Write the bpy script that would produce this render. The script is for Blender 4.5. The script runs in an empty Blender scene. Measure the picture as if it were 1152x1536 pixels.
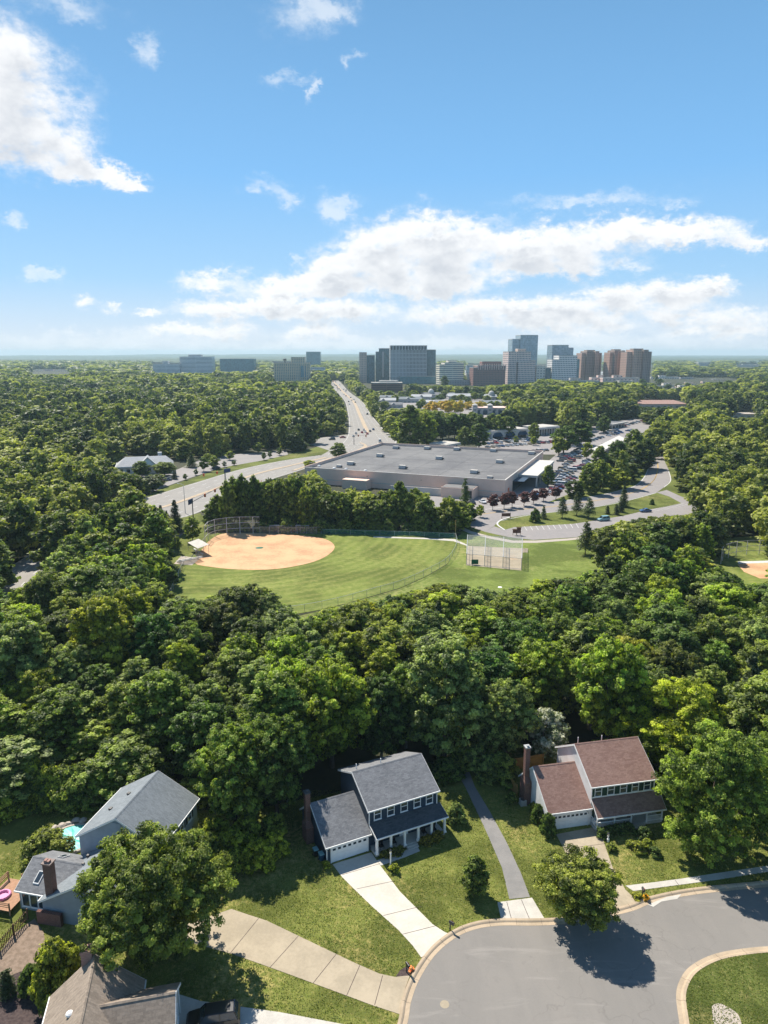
import bpy, math, random
import numpy as np
from mathutils import Vector, Matrix
R = math.radians
scene = bpy.context.scene
col = scene.collection
# ---------------------------------------------------------------- camera
F, H = 1066.0, 60.0
PITCH = math.atan(238 / F)
CP, SP = math.cos(PITCH), math.sin(PITCH)
def G(px, py, z=0.0):
    """the point at height z that lies on the sight line of a pixel of the survey photograph"""
    u = (px - 576) / F; v = (768 - py) / F
    t = (z - H) / (-SP + v * CP)
    return (u * t, (CP + v * SP) * t)
def G3(px, py, z=0.0):
    x, y = G(px, py, z); return (x, y, z)
def hgt(py, D):
    v = (768 - py) / F
    return H + D * (-SP + v * CP) / (CP + v * SP)
def proj(x, y, z):
    z = z - H; d = y * CP - z * SP; v = y * SP + z * CP
    return 576 + F * x / d, 768 - F * v / d
cam = bpy.data.objects.new('camera', bpy.data.cameras.new('camera'))
col.objects.link(cam)
cam.location = (0, 0, H); cam.rotation_euler = (math.pi / 2 - PITCH, 0, 0)
cam.data.sensor_fit = 'VERTICAL'; cam.data.sensor_height = 24; cam.data.lens = 24 * F / 1536
cam.data.clip_start = 0.5; cam.data.clip_end = 60000
scene.camera = cam

# ---------------------------------------------------------------- materials
def nodes_of(name):
    m = bpy.data.materials.new(name); m.use_nodes = True
    nt = m.node_tree; nt.nodes.clear()
    return m, nt, nt.nodes, nt.links
class NT:
    """small helper that wires nodes"""
    def __init__(s, nt): s.nt = nt
    def n(s, kind, **kw):
        nd = s.nt.nodes.new(kind)
        for k, v in kw.items(): setattr(nd, k, v)
        return nd
    def link(s, a, b): s.nt.links.new(a, b)
    def val(s, sock, v):
        if hasattr(v, 'is_linked') or isinstance(v, bpy.types.NodeSocket): s.link(v, sock)
        else: sock.default_value = v
    def math(s, op, a, b=0.0, c=None, clamp=False):
        nd = s.n('ShaderNodeMath', operation=op, use_clamp=clamp)
        s.val(nd.inputs[0], a); s.val(nd.inputs[1], b)
        if c is not None: s.val(nd.inputs[2], c)
        return nd.outputs[0]
    def mix(s, f, a, b, blend='MIX'):
        nd = s.n('ShaderNodeMix', data_type='RGBA', blend_type=blend)
        s.val(nd.inputs[0], f)
        for i, x in ((6, a), (7, b)):
            if isinstance(x, tuple): nd.inputs[i].default_value = (*x[:3], 1)
            else: s.link(x, nd.inputs[i])
        return nd.outputs[2]
    def noise(s, vec, scale, detail=3, rough=.55, dist=0.0):
        nd = s.n('ShaderNodeTexNoise')
        nd.inputs['Scale'].default_value = scale; nd.inputs['Detail'].default_value = detail
        nd.inputs['Roughness'].default_value = rough; nd.inputs['Distortion'].default_value = dist
        s.link(vec, nd.inputs['Vector'])
        return nd.outputs[0]
    def smooth(s, x, a, b):
        nd = s.n('ShaderNodeMapRange', interpolation_type='SMOOTHSTEP')
        s.val(nd.inputs[0], x); nd.inputs[1].default_value = a; nd.inputs[2].default_value = b
        return nd.outputs[0]
    def scaled(s, vec, sc):
        nd = s.n('ShaderNodeMapping'); nd.inputs['Scale'].default_value = sc
        s.link(vec, nd.inputs[0]); return nd.outputs[0]
    def pos(s): return s.n('ShaderNodeNewGeometry').outputs['Position']
    def obj(s): return s.n('ShaderNodeTexCoord').outputs['Object']
    def out(s, shader):
        o = s.n('ShaderNodeOutputMaterial'); s.link(shader, o.inputs[0]); return o
    def principled(s, color, rough=.8, metallic=0.0, normal=None, spec=.5):
        p = s.n('ShaderNodeBsdfPrincipled')
        if isinstance(color, tuple): p.inputs['Base Color'].default_value = (*color[:3], 1)
        else: s.link(color, p.inputs['Base Color'])
        s.val(p.inputs['Roughness'], rough); p.inputs['Metallic'].default_value = metallic
        p.inputs['Specular IOR Level'].default_value = spec
        if normal is not None: s.link(normal, p.inputs['Normal'])
        return p.outputs[0]
    def bump(s, h, strength=.3, dist=.05):
        b = s.n('ShaderNodeBump'); b.inputs['Strength'].default_value = strength; b.inputs['Distance'].default_value = dist
        s.link(h, b.inputs['Height']); return b.outputs[0]
def mat(name, c1, c2=None, scale=1.0, rough=.8, metallic=0.0, bump=0.0, world=False, spec=.4, lo=.35, hi=.65, detail=5):
    """plain surface whose colour wanders between two tones"""
    m, nt, _, _ = nodes_of(name); t = NT(nt)
    vec = t.pos() if world else t.obj()
    c2 = c2 or tuple(x * .82 for x in c1)
    n = t.noise(vec, scale, detail)
    nf = t.noise(vec, scale * 9, 3)
    f = t.smooth(t.math('ADD', t.math('MULTIPLY', n, .7), t.math('MULTIPLY', nf, .3)), lo, hi)
    c = t.mix(f, c1, c2)
    t.out(t.principled(c, rough, metallic, t.bump(nf, bump, .03) if bump else None, spec))
    return m
def flat(name, c, rough=.6, metallic=0.0, spec=.4): return mat(name, c, tuple(x * .9 for x in c), 2.0, rough, metallic, 0, False, spec)
M = {}
# houses and furniture
M['white_paint'] = mat('white_paint', (.84, .84, .82), (.76, .76, .75), 1.5, .55)
M['concrete'] = mat('concrete', (.58, .54, .47), (.49, .455, .39), .35, .9, bump=.15, world=True)
M['tan_concrete'] = mat('tan_concrete', (.47, .37, .26), (.36, .285, .2), .4, .9, bump=.2, world=True)
M['old_concrete'] = mat('old_concrete', (.41, .345, .25), (.32, .27, .195), .35, .9, bump=.2, world=True)
M['pale_concrete'] = mat('pale_concrete', (.53, .50, .45), (.43, .41, .37), .6, .9, world=True)
M['metal'] = mat('galvanised_metal', (.50, .51, .51), (.42, .43, .44), 2, .5, .25)
M['dark_metal'] = mat('dark_metal', (.035, .035, .038), (.05, .05, .05), 3, .45)
M['wood'] = mat('weathered_wood', (.20, .125, .07), (.13, .08, .045), 2.5, .85, bump=.2)
M['deck_wood'] = mat('deck_wood', (.42, .24, .15), (.33, .19, .11), 2.5, .85)
M['yellow_wood'] = mat('yellow_wood', (.42, .24, .06), (.32, .17, .05), 2.5, .85)
M['asphalt_new'] = mat('driveway_asphalt', (.235, .225, .215), (.19, .185, .18), .5, .9, bump=.2, world=True)
M['mulch'] = mat('mulch', (.045, .03, .03), (.09, .065, .06), 4, .95, bump=.6, world=True)
M['gravel'] = mat('gravel', (.27, .20, .15), (.17, .125, .09), 2.2, .95, bump=.6, world=True)
M['dirt'] = mat('infield_dirt', (.63, .38, .21), (.44, .255, .14), .13, .95, bump=.3, world=True, lo=.40, hi=.66, detail=9)
M['black_plastic'] = flat('black_plastic', (.02, .02, .022), .4)
M['blue_bin'] = flat('blue_bin', (.03, .10, .17), .5)
M['lid'] = flat('bin_lid', (.22, .42, .42), .5)
M['pool'] = mat('pool_cover', (.06, .50, .42), (.04, .42, .36), .8, .4)
M['stone'] = mat('stone', (.46, .40, .34), (.34, .30, .26), 3, .9)
M['green_panel'] = flat('green_panel', (.01, .12, .06), .6)
M['brown_sign'] = flat('brown_sign', (.13, .05, .035), .6)
M['sign_blue'] = flat('sign_blue', (.02, .05, .14), .45)
M['orange'] = flat('orange_plastic', (.75, .16, .05), .5)
M['pink'] = flat('pink_fabric', (.75, .30, .5), .7)
M['red'] = flat('red_paint', (.5, .05, .04), .5)
M['yellow_line'] = mat('yellow_line', (.50, .33, .10), (.4, .28, .12), 1, .8, world=True)
M['white_line'] = mat('white_line', (.62, .62, .60), (.5, .5, .48), 1, .8, world=True)
M['bark'] = mat('bark', (.15, .11, .08), (.085, .065, .05), 3, .95, bump=.5)
M['bark_grey'] = mat('pale_bark', (.27, .235, .19), (.16, .13, .11), 3, .95, bump=.4)
M['awning'] = flat('dark_blue_awning', (.02, .055, .10), .7)
M['tyre'] = flat('tyre', (.018, .018, .018), .8)
M['rubber_lamp'] = flat('lamp_glass', (.7, .65, .5), .2)

def glass(name, c=(.02, .03, .04), rough=.06):
    m, nt, _, _ = nodes_of(name); t = NT(nt)
    n = t.noise(t.obj(), .7, 2)
    t.out(t.principled(t.mix(n, c, tuple(x * 2.2 for x in c)), rough, 0, None, .8))
    return m
M['glass'] = glass('window_glass'); M['tower_glass'] = glass('tower_glass', (.05, .10, .13), .08)
M['blue_glass'] = glass('blue_glass', (.04, .14, .18), .12)

def shingles(name, c1, c2):
    m, nt, _, _ = nodes_of(name); t = NT(nt); o = t.obj()
    b = t.n('ShaderNodeTexBrick'); b.inputs['Scale'].default_value = 1.0
    b.inputs['Brick Width'].default_value = .42; b.inputs['Row Height'].default_value = .19; b.inputs['Mortar Size'].default_value = .012
    b.inputs['Color1'].default_value = (.15, .15, .15, 1); b.inputs['Color2'].default_value = (.95, .95, .95, 1); b.inputs['Mortar'].default_value = (.3, .3, .3, 1)
    mp = t.n('ShaderNodeMapping'); t.link(o, mp.inputs[0]); t.link(mp.outputs[0], b.inputs['Vector'])
    n1 = t.noise(o, .45, 5, .6); n2 = t.noise(o, 5.5, 4, .7)
    f = t.math('ADD', t.math('MULTIPLY', b.outputs[0], .34), t.math('MULTIPLY', n2, .66))
    f = t.math('ADD', t.math('MULTIPLY', f, .72), t.math('MULTIPLY', n1, .28))
    c = t.mix(t.smooth(f, .25, .75), c1, c2)
    t.out(t.principled(c, .88, 0, t.bump(f, .5, .03), .35))
    return m
M['roof_grey'] = shingles('grey_shingles', (.11, .115, .125), (.235, .24, .25))
M['roof_dark'] = shingles('dark_shingles', (.05, .055, .06), (.11, .115, .12))
M['roof_rose'] = shingles('rose_brown_shingles', (.19, .105, .085), (.325, .205, .165))
M['roof_tan'] = shingles('tan_shingles', (.18, .145, .115), (.33, .27, .215))
M['roof_bluegrey'] = shingles('blue_grey_shingles', (.135, .155, .17), (.235, .26, .28))
M['roof_pale'] = shingles('pale_shingles', (.30, .31, .32), (.45, .46, .47))

def siding(name, c, pitch=.2):
    m, nt, _, _ = nodes_of(name); t = NT(nt); o = t.obj()
    sp = t.n('ShaderNodeSeparateXYZ'); t.link(o, sp.inputs[0])
    fr = t.math('FRACT', t.math('DIVIDE', sp.outputs[2], pitch))
    n = t.noise(o, .8, 4)
    cc = t.mix(t.smooth(n, .35, .7), c, tuple(x * .85 for x in c))
    t.out(t.principled(cc, .6, 0, t.bump(fr, .6, .03), .35))
    return m
M['siding_navy'] = siding('navy_siding', (.028, .055, .09)); M['siding_white'] = siding('white_siding', (.83, .83, .82))
M['siding_grey'] = siding('blue_grey_siding', (.30, .36, .42)); M['siding_cream'] = siding('cream_siding', (.55, .55, .52))
M['shutter_green'] = flat('shutter_green', (.012, .05, .035), .55); M['shutter_navy'] = flat('shutter_black', (.012, .013, .016), .55)
def bricks(name, c1, c2):
    m, nt, _, _ = nodes_of(name); t = NT(nt)
    b = t.n('ShaderNodeTexBrick'); b.inputs['Scale'].default_value = 1
    b.inputs['Brick Width'].default_value = .24; b.inputs['Row Height'].default_value = .085; b.inputs['Mortar Size'].default_value = .008
    b.inputs['Color1'].default_value = (*c1, 1); b.inputs['Color2'].default_value = (*c2, 1); b.inputs['Mortar'].default_value = (.25, .2, .18, 1)
    mp = t.n('ShaderNodeMapping'); mp.inputs['Rotation'].default_value = (R(90), 0, 0)
    t.link(t.obj(), mp.inputs[0]); t.link(mp.outputs[0], b.inputs['Vector'])
    t.out(t.principled(b.outputs[0], .9)); return m
M['brick'] = bricks('red_brick', (.17, .07, .05), (.11, .045, .035)); M['brick_pink'] = bricks('pink_brick', (.38, .22, .18), (.28, .15, .12))

def netting(name, c, cover):
    m, nt, _, _ = nodes_of(name); t = NT(nt)
    tr = t.n('ShaderNodeBsdfTransparent'); p = t.principled(c, .5, .3)
    mx = t.n('ShaderNodeMixShader'); t.val(mx.inputs[0], cover); t.link(tr.outputs[0], mx.inputs[1]); t.link(p, mx.inputs[2])
    t.out(mx.outputs[0]); return m
M['chain_link'] = netting('chain_link', (.55, .57, .58), .17); M['green_link'] = netting('green_chain_link', (.05, .22, .20), .45)
M['backstop_net'] = netting('backstop_netting', (.42, .44, .45), .13); M['cage_net'] = netting('cage_netting', (.5, .54, .54), .16)

def lawn_mat(name, g1, g2, dry, dry_amt=.5, scale=.12, stripes=None):
    m, nt, _, _ = nodes_of(name); t = NT(nt); p = t.pos()
    n1 = t.noise(p, scale, 5, .6, .4); n2 = t.noise(p, scale * 14, 4, .65); n3 = t.noise(p, scale * .45, 4, .6, .6); n4 = t.noise(p, 5.0, 3, .7)
    c = t.mix(t.smooth(n2, .3, .7), g1, g2)
    c = t.mix(t.math('MULTIPLY', t.smooth(n1, .42, .60), .7), c, tuple(x * .5 for x in g1))
    st_ = t.noise(t.scaled(p, (.35, 1.5, 1)), .9, 5, .7, .8); c = t.mix(t.math('MULTIPLY', t.smooth(st_, .48, .72), .5), c, tuple(x * .55 for x in g1))
    if stripes:
        cx, cy, w = stripes
        sp = t.n('ShaderNodeSeparateXYZ'); t.link(p, sp.inputs[0])
        dx = t.math('SUBTRACT', sp.outputs[0], cx); dy = t.math('SUBTRACT', sp.outputs[1], cy)
        d = t.math('SQRT', t.math('ADD', t.math('MULTIPLY', dx, dx), t.math('MULTIPLY', dy, dy)))
        d = t.math('ADD', d, t.math('MULTIPLY', t.noise(p, .15, 3), 2.2))
        wv = t.math('SINE', t.math('MULTIPLY', d, 2 * math.pi / w))
        st = t.math('MULTIPLY', t.smooth(wv, -1.0, 1.0), .42)
        nn = t.noise(t.scaled(p, (1.0, 1.6, 1)), .55, 4, .7)
        c = t.mix(t.math('MULTIPLY', st, t.smooth(nn, .33, .72)), c, dry)
    nd = t.math('ADD', t.math('MULTIPLY', n3, .6), t.math('MULTIPLY', n2, .4))
    c = t.mix(t.math('MULTIPLY', t.smooth(nd, .5, .68), dry_amt), c, dry)
    c = t.mix(t.math('MULTIPLY', t.smooth(n4, .45, .75), .5), c, tuple(x * .45 for x in g1)); n5 = t.noise(p, 1.6, 4, .75); c = t.mix(t.math('MULTIPLY', t.smooth(n5, .60, .72), .55), c, dry)
    t.out(t.principled(c, .95, 0, t.bump(n4, .5, .05), .1)); return m
M['lawn'] = lawn_mat('lawn', (.145, .175, .038), (.22, .225, .06), (.45, .36, .14), .9)
M['verge'] = lawn_mat('verge_grass', (.12, .15, .035), (.17, .19, .05), (.36, .29, .12), .5, .08)
M['island_grass'] = lawn_mat('island_grass', (.085, .115, .025), (.13, .15, .04), (.34, .28, .12), .6, .25)
M['outfield'] = lawn_mat('outfield_grass', (.148, .195, .042), (.205, .24, .06), (.37, .355, .12), .35, .05, (-51.5, 235.0, 3.4))
M['meadow'] = lawn_mat('meadow_grass', (.145, .195, .042), (.205, .25, .065), (.44, .37, .17), .55, .06)
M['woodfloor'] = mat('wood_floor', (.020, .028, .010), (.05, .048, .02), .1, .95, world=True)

def road_mat(name, c, tint):
    m, nt, _, _ = nodes_of(name); t = NT(nt); p = t.pos()
    n1 = t.noise(p, .11, 4, .55, .5); n2 = t.noise(p, 7.0, 3, .7); n3 = t.noise(t.scaled(p, (.9, .18, 1)), .5, 4, .6, 1.0)
    f = t.math('ADD', t.math('MULTIPLY', n1, .55), t.math('MULTIPLY', n3, .45))
    cc = t.mix(t.smooth(f, .3, .7), c, tint)
    cc = t.mix(t.math('MULTIPLY', n2, .45), cc, tuple(x * .62 for x in c))
    vo = t.n('ShaderNodeTexVoronoi', feature='DISTANCE_TO_EDGE'); vo.inputs['Scale'].default_value = .13
    wp = t.n('ShaderNodeVectorMath', operation='ADD'); t.link(p, wp.inputs[0])
    nz = t.n('ShaderNodeTexNoise'); nz.inputs['Scale'].default_value = .35; nz.inputs['Detail'].default_value = 4; t.link(p, nz.inputs['Vector'])
    ms = t.n('ShaderNodeVectorMath', operation='SCALE'); ms.inputs['Scale'].default_value = 5.0; t.link(nz.outputs[1], ms.inputs[0]); t.link(ms.outputs[0], wp.inputs[1])
    t.link(wp.outputs[0], vo.inputs['Vector'])
    crack = t.math('SUBTRACT', 1.0, t.smooth(vo.outputs['Distance'], .0, .012))
    gate = t.smooth(t.noise(p, .06, 2), .42, .55)
    tr = t.noise(t.scaled(p, (.25, 1.3, 1)), .35, 5, .65, 1.5); cc = t.mix(t.math('MULTIPLY', t.smooth(tr, .55, .7), .35), cc, tuple(min(1, x * 1.3) for x in c)); sp_ = t.noise(p, .8, 6, .7, .5); cc = t.mix(t.math('MULTIPLY', t.smooth(sp_, .58, .68), .4), cc, tuple(x * .7 for x in c))
    cc = t.mix(t.math('MULTIPLY', t.math('MULTIPLY', crack, gate), .28), cc, tuple(x * .45 for x in c))
    t.out(t.principled(cc, .85, 0, t.bump(n2, .35, .02), .35)); return m
M['road'] = road_mat('street_asphalt', (.245, .228, .208), (.205, .194, .18))
M['highway'] = road_mat('highway_asphalt', (.31, .29, .265), (.25, .238, .222))
M['lot'] = road_mat('lot_asphalt', (.30, .275, .265), (.25, .235, .23))

def leaf_mat(name, dark, light, trans=.28):
    m, nt, _, _ = nodes_of(name); t = NT(nt)
    oi = t.n('ShaderNodeObjectInfo')
    at = t.n('ShaderNodeAttribute', attribute_name='tint')
    c = t.mix(t.smooth(at.outputs['Fac'], .0, 1.0), dark, light)
    c = t.mix(1.0, c, oi.outputs['Color'], 'MULTIPLY')
    p = t.principled(c, .55, 0, None, .35)
    tl = t.n('ShaderNodeBsdfTranslucent'); t.link(t.mix(1.0, c, (1.1, 1.18, .55), 'MULTIPLY'), tl.inputs[0])
    mx = t.n('ShaderNodeMixShader'); mx.inputs[0].default_value = trans
    t.link(p, mx.inputs[1]); t.link(tl.outputs[0], mx.inputs[2]); t.out(mx.outputs[0]); return m
M['leaf'] = leaf_mat('leaves', (.062, .096, .018), (.46, .54, .11), .48)
M['leaf_wood'] = leaf_mat('woodland_leaves', (.060, .098, .02), (.47, .49, .11), .45)
M['grass_blade'] = leaf_mat('grass_blades', (.145, .195, .036), (.46, .42, .15), .4)
M['needle'] = leaf_mat('needles', (.04, .062, .022), (.10, .135, .042), .3)
M['leaf_plum'] = leaf_mat('plum_leaves', (.09, .03, .035), (.28, .115, .11))
M['leaf_gold'] = leaf_mat('gold_leaves', (.42, .32, .05), (.70, .52, .10))
M['blossom'] = leaf_mat('blossom', (.13, .18, .06), (.74, .74, .60), .3)

# ---------------------------------------------------------------- meshes
class MB:
    def __init__(s): s.v = []; s.f = []; s.m = []
    def face(s, pts, mi=0):
        i = len(s.v); s.v += [tuple(p) for p in pts]; s.f.append(tuple(range(i, i + len(pts)))); s.m.append(mi); return s
    def box(s, x0, y0, z0, x1, y1, z1, mi=0):
        i = len(s.v)
        s.v += [(x0, y0, z0), (x1, y0, z0), (x1, y1, z0), (x0, y1, z0), (x0, y0, z1), (x1, y0, z1), (x1, y1, z1), (x0, y1, z1)]
        for q in ((0, 3, 2, 1), (4, 5, 6, 7), (0, 1, 5, 4), (1, 2, 6, 5), (2, 3, 7, 6), (3, 0, 4, 7)):
            s.f.append(tuple(i + k for k in q)); s.m.append(mi)
        return s
    def loft(s, a, b, mi=0, caps=True):
        """closed solid between two point loops of the same length"""
        i = len(s.v); n = len(a); s.v += [tuple(p) for p in a] + [tuple(p) for p in b]
        for k in range(n):
            j = (k + 1) % n; s.f.append((i + k, i + j, i + n + j, i + n + k)); s.m.append(mi)
        if caps:
            s.f.append(tuple(i + k for k in reversed(range(n)))); s.f.append(tuple(i + n + k for k in range(n))); s.m += [mi, mi]
        return s
    def prism(s, poly, z0, z1, mi=0):
        return s.loft([(x, y, z0) for x, y in poly], [(x, y, z1) for x, y in poly], mi)
    def prism_x(s, yz, x0, x1, mi=0):
        return s.loft([(x0, y, z) for y, z in yz], [(x1, y, z) for y, z in yz], mi)
    def tube(s, p, q, r0, r1=None, n=6, mi=0, caps=True):
        p, q = Vector(p), Vector(q); r1 = r0 if r1 is None else r1; d = (q - p)
        if d.length < 1e-6: return s
        d.normalize(); a = d.cross(Vector((0, 0, 1)) if abs(d.z) < .9 else Vector((1, 0, 0))).normalized(); b = d.cross(a)
        ca = [(math.cos(2 * math.pi * k / n), math.sin(2 * math.pi * k / n)) for k in range(n)]
        return s.loft([p + a * (c * r0) + b * (w * r0) for c, w in ca], [q + a * (c * r1) + b * (w * r1) for c, w in ca], mi, caps)
    def path(s, pts, r, n=6, mi=0):
        for i in range(len(pts) - 1):
            a, b = (r, r) if not isinstance(r, (list, tuple)) else (r[i], r[i + 1])
            s.tube(pts[i], pts[i + 1], a, b, n, mi)
        return s
    def bar(s, p, q, w, h, mi=0):
        """rectangular bar, width w sideways, height h upwards"""
        p, q = Vector(p), Vector(q); d = (q - p).normalized(); a = d.cross(Vector((0, 0, 1)))
        a = a.normalized() if a.length > 1e-5 else Vector((1, 0, 0)); b = a.cross(d)
        L = lambda o: [o + a * x + b * y for x, y in ((-w / 2, -h / 2), (w / 2, -h / 2), (w / 2, h / 2), (-w / 2, h / 2))]
        return s.loft(L(p), L(q), mi)
    def lathe(s, prof, n=12, c=(0, 0, 0), mi=0):
        rows = [[(c[0] + r * math.cos(2 * math.pi * k / n), c[1] + r * math.sin(2 * math.pi * k / n), c[2] + z) for k in range(n)] for r, z in prof]
        for a, b in zip(rows, rows[1:]): s.loft(a, b, mi, caps=False)
        s.face(list(reversed(rows[0])), mi); s.face(rows[-1], mi); return s
    def build(s, name, mats, parent=None, smooth=False, loc=None):
        me = bpy.data.meshes.new(name); me.from_pydata(s.v, [], s.f)
        mats = mats if isinstance(mats, (list, tuple)) else [mats]
        for k in mats: me.materials.append(M[k] if isinstance(k, str) else k)
        if len(mats) > 1: me.polygons.foreach_set('material_index', s.m)
        if smooth: me.polygons.foreach_set('use_smooth', [True] * len(me.polygons))
        me.update()
        o = bpy.data.objects.new(name, me); col.objects.link(o)
        if parent: o.parent = parent
        if loc: o.location = loc
        return o
def tag(o, label, cat, group=None, kind=None):
    o['label'] = label; o['category'] = cat
    if group: o['group'] = group
    if kind: o['kind'] = kind
    return o
def thing(name, label, cat, loc=(0, 0, 0), rz=0.0, group=None):
    o = bpy.data.objects.new(name, None); col.objects.link(o); o.empty_display_size = .2
    o.location = loc; o.rotation_euler = (0, 0, rz); return tag(o, label, cat, group)
def copy_tree(o, parent=None):
    c = o.copy(); col.objects.link(c)
    if parent: c.parent = parent
    for ch in list(o.children): copy_tree(ch, c)
    return c
def structure(o, kind='structure'): o['kind'] = kind; return o
PAVED = []
def sheet(name, pts, z, m, px=True):
    """flat ground sheet from an outline"""
    mb = MB(); mb.face([(*(G(*p) if px else p), z) for p in pts])
    if name in ('gravel', 'mulch', 'mailbox_bed'): PAVED.append([G(*p) for p in pts])
    o = mb.build(name, m); return structure(o)
def smooth_line(pts, n=6):
    """Catmull-Rom through 2-D points"""
    P = [Vector(p) for p in pts]; out = []
    for i in range(len(P) - 1):
        a, b, c, d = P[max(i - 1, 0)], P[i], P[i + 1], P[min(i + 2, len(P) - 1)]
        for k in range(n):
            t = k / n
            out.append(.5 * ((2 * b) + (c - a) * t + (2 * a - 5 * b + 4 * c - d) * t * t + (3 * b - a - 3 * c + d) * t ** 3))
    out.append(P[-1]); return [tuple(p) for p in out]
def offset_line(pts, d):
    P = [Vector(p) for p in pts]; out = []
    for i in range(len(P)):
        t = (P[min(i + 1, len(P) - 1)] - P[max(i - 1, 0)]).normalized(); out.append(tuple(P[i] + Vector((-t.y, t.x)) * d))
    return out
def strip(name, line, w0, w1, z, m, mb=None, mi=0):
    """ribbon between two sideways offsets of a line of world points"""
    a, b = offset_line(line, w0), offset_line(line, w1); own = mb is None; mb = mb or MB()
    for i in range(len(a) - 1): mb.face([(*b[i], z), (*b[i + 1], z), (*a[i + 1], z), (*a[i], z)], mi)
    return structure(mb.build(name, m)) if own else mb
def inside(x, y, poly):
    c = False; j = len(poly) - 1
    for i in range(len(poly)):
        xi, yi = poly[i]; xj, yj = poly[j]
        if (yi > y) != (yj > y) and x < (xj - xi) * (y - yi) / (yj - yi) + xi: c = not c
        j = i
    return c
# ---------------------------------------------------------------- foliage
def np_mesh(name, V, Q, tint, mats, mi=None):
    me = bpy.data.meshes.new(name); n, q = len(V), len(Q)
    me.vertices.add(n); me.vertices.foreach_set('co', V.astype(np.float32).ravel())
    me.loops.add(q * 4); me.loops.foreach_set('vertex_index', Q.astype(np.int32).ravel())
    me.polygons.add(q); me.polygons.foreach_set('loop_start', np.arange(q, dtype=np.int32) * 4)
    at = me.attributes.new('tint', 'FLOAT', 'FACE'); at.data.foreach_set('value', tint.astype(np.float32))
    for k in mats: me.materials.append(M[k])
    if mi is not None: me.polygons.foreach_set('material_index', mi.astype(np.int32))
    me.update(calc_edges=True); return me
def leaf_quads(P, N, size, rng, aspect=.66):
    """one pointed leaf spray per point P facing N"""
    n = len(P); N = N / (np.linalg.norm(N, axis=1, keepdims=True) + 1e-9)
    A = np.cross(N, rng.normal(size=(n, 3))); A /= np.linalg.norm(A, axis=1, keepdims=True) + 1e-9
    B = np.cross(N, A); s = (size * rng.uniform(.65, 1.35, n))[:, None]
    V = np.stack([P - A * s, P - B * s * aspect + N * s * .18, P + A * s, P + B * s * aspect + N * s * .18], 1).reshape(-1, 3)
    return V, np.arange(n * 4).reshape(n, 4)
def unit(rng, n):
    d = rng.normal(size=(n, 3)); return d / np.linalg.norm(d, axis=1, keepdims=True)
PROFILES = {
    'oak': lambda t: np.sqrt(np.clip(1 - (1.9 * t - .85) ** 2 / 1.15, .05, 1)),
    'tall': lambda t: np.sqrt(np.clip(1 - (2 * t - .8) ** 2 / 1.5, .05, 1)) * (1 - .25 * t),
    'round': lambda t: np.sqrt(np.clip(1 - (2 * t - 1) ** 2, .06, 1)),
    'spread': lambda t: np.clip(.45 + 1.1 * t, 0, 1) * np.sqrt(np.clip(1.04 - t ** 3, .05, 1)),
    'shrub': lambda t: np.sqrt(np.clip(1 - t ** 2, .05, 1)),
}
def crown(seed, shape, z0, z1, rad, lobes, clumps, per, leaf, spread=.55, fill=.2):
    rng = np.random.default_rng(seed); prof = PROFILES[shape]
    t = np.clip((np.arange(lobes) + rng.uniform(0, 1, lobes)) / lobes, .02, .97); a = np.arange(lobes) * 2.39996 + rng.uniform(-.5, .5, lobes)
    pr = prof(t) * rad; lr = rad * rng.uniform(.27, .46, lobes)
    rr = np.maximum(pr - lr * .85, 0) * rng.uniform(.75, 1.12, lobes)
    L = np.stack([rr * np.cos(a), rr * np.sin(a), z0 + t * (z1 - z0) * .93], 1); lz = lr * rng.uniform(.65, .9, lobes)
    L[:, 2] = np.clip(L[:, 2], z0 + lz * .6, z1 - lz * .95)
    k = rng.integers(0, lobes, clumps * 4); d = unit(rng, clumps * 4)
    C = L[k] + d * np.stack([lr[k], lr[k], lz[k]], 1) * rng.uniform(.72, 1.06, clumps * 4)[:, None]
    keep = rng.uniform(0, 1, len(C)) < np.clip(.95 + d[:, 2] * .9, .12, 1)
    for j in range(lobes):
        q = ((C - L[j]) / np.array([lr[j], lr[j], lz[j]])); keep &= ~((np.linalg.norm(q, axis=1) < .66) & (k != j))
    C, d = C[keep][:clumps], d[keep][:clumps]; n = len(C)
    cs = spread * rng.uniform(.6, 1.35, n); ct = rng.uniform(0, 1, n)
    idx = np.repeat(np.arange(n), per); g = unit(rng, n * per) * (rng.uniform(0, 1, n * per) ** .5)[:, None]
    g[:, 2] = g[:, 2] * .6
    P = C[idx] + g * cs[idx][:, None]
    N = d[idx] * .45 + g * .5 + np.array([0, 0, .6]) + rng.normal(size=(n * per, 3)) * .5
    tint = np.clip(.42 + (ct[idx] - .5) * .85 + rng.normal(size=n * per) * .16, 0, 1)
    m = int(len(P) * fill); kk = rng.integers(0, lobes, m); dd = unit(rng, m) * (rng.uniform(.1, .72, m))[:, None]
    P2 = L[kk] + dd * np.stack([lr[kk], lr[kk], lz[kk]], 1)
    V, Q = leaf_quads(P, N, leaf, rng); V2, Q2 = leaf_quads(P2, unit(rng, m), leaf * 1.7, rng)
    return np.concatenate([V, V2]), np.concatenate([Q, Q2 + len(V)]), np.concatenate([tint, rng.uniform(.1, .5, m)]), L
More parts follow.
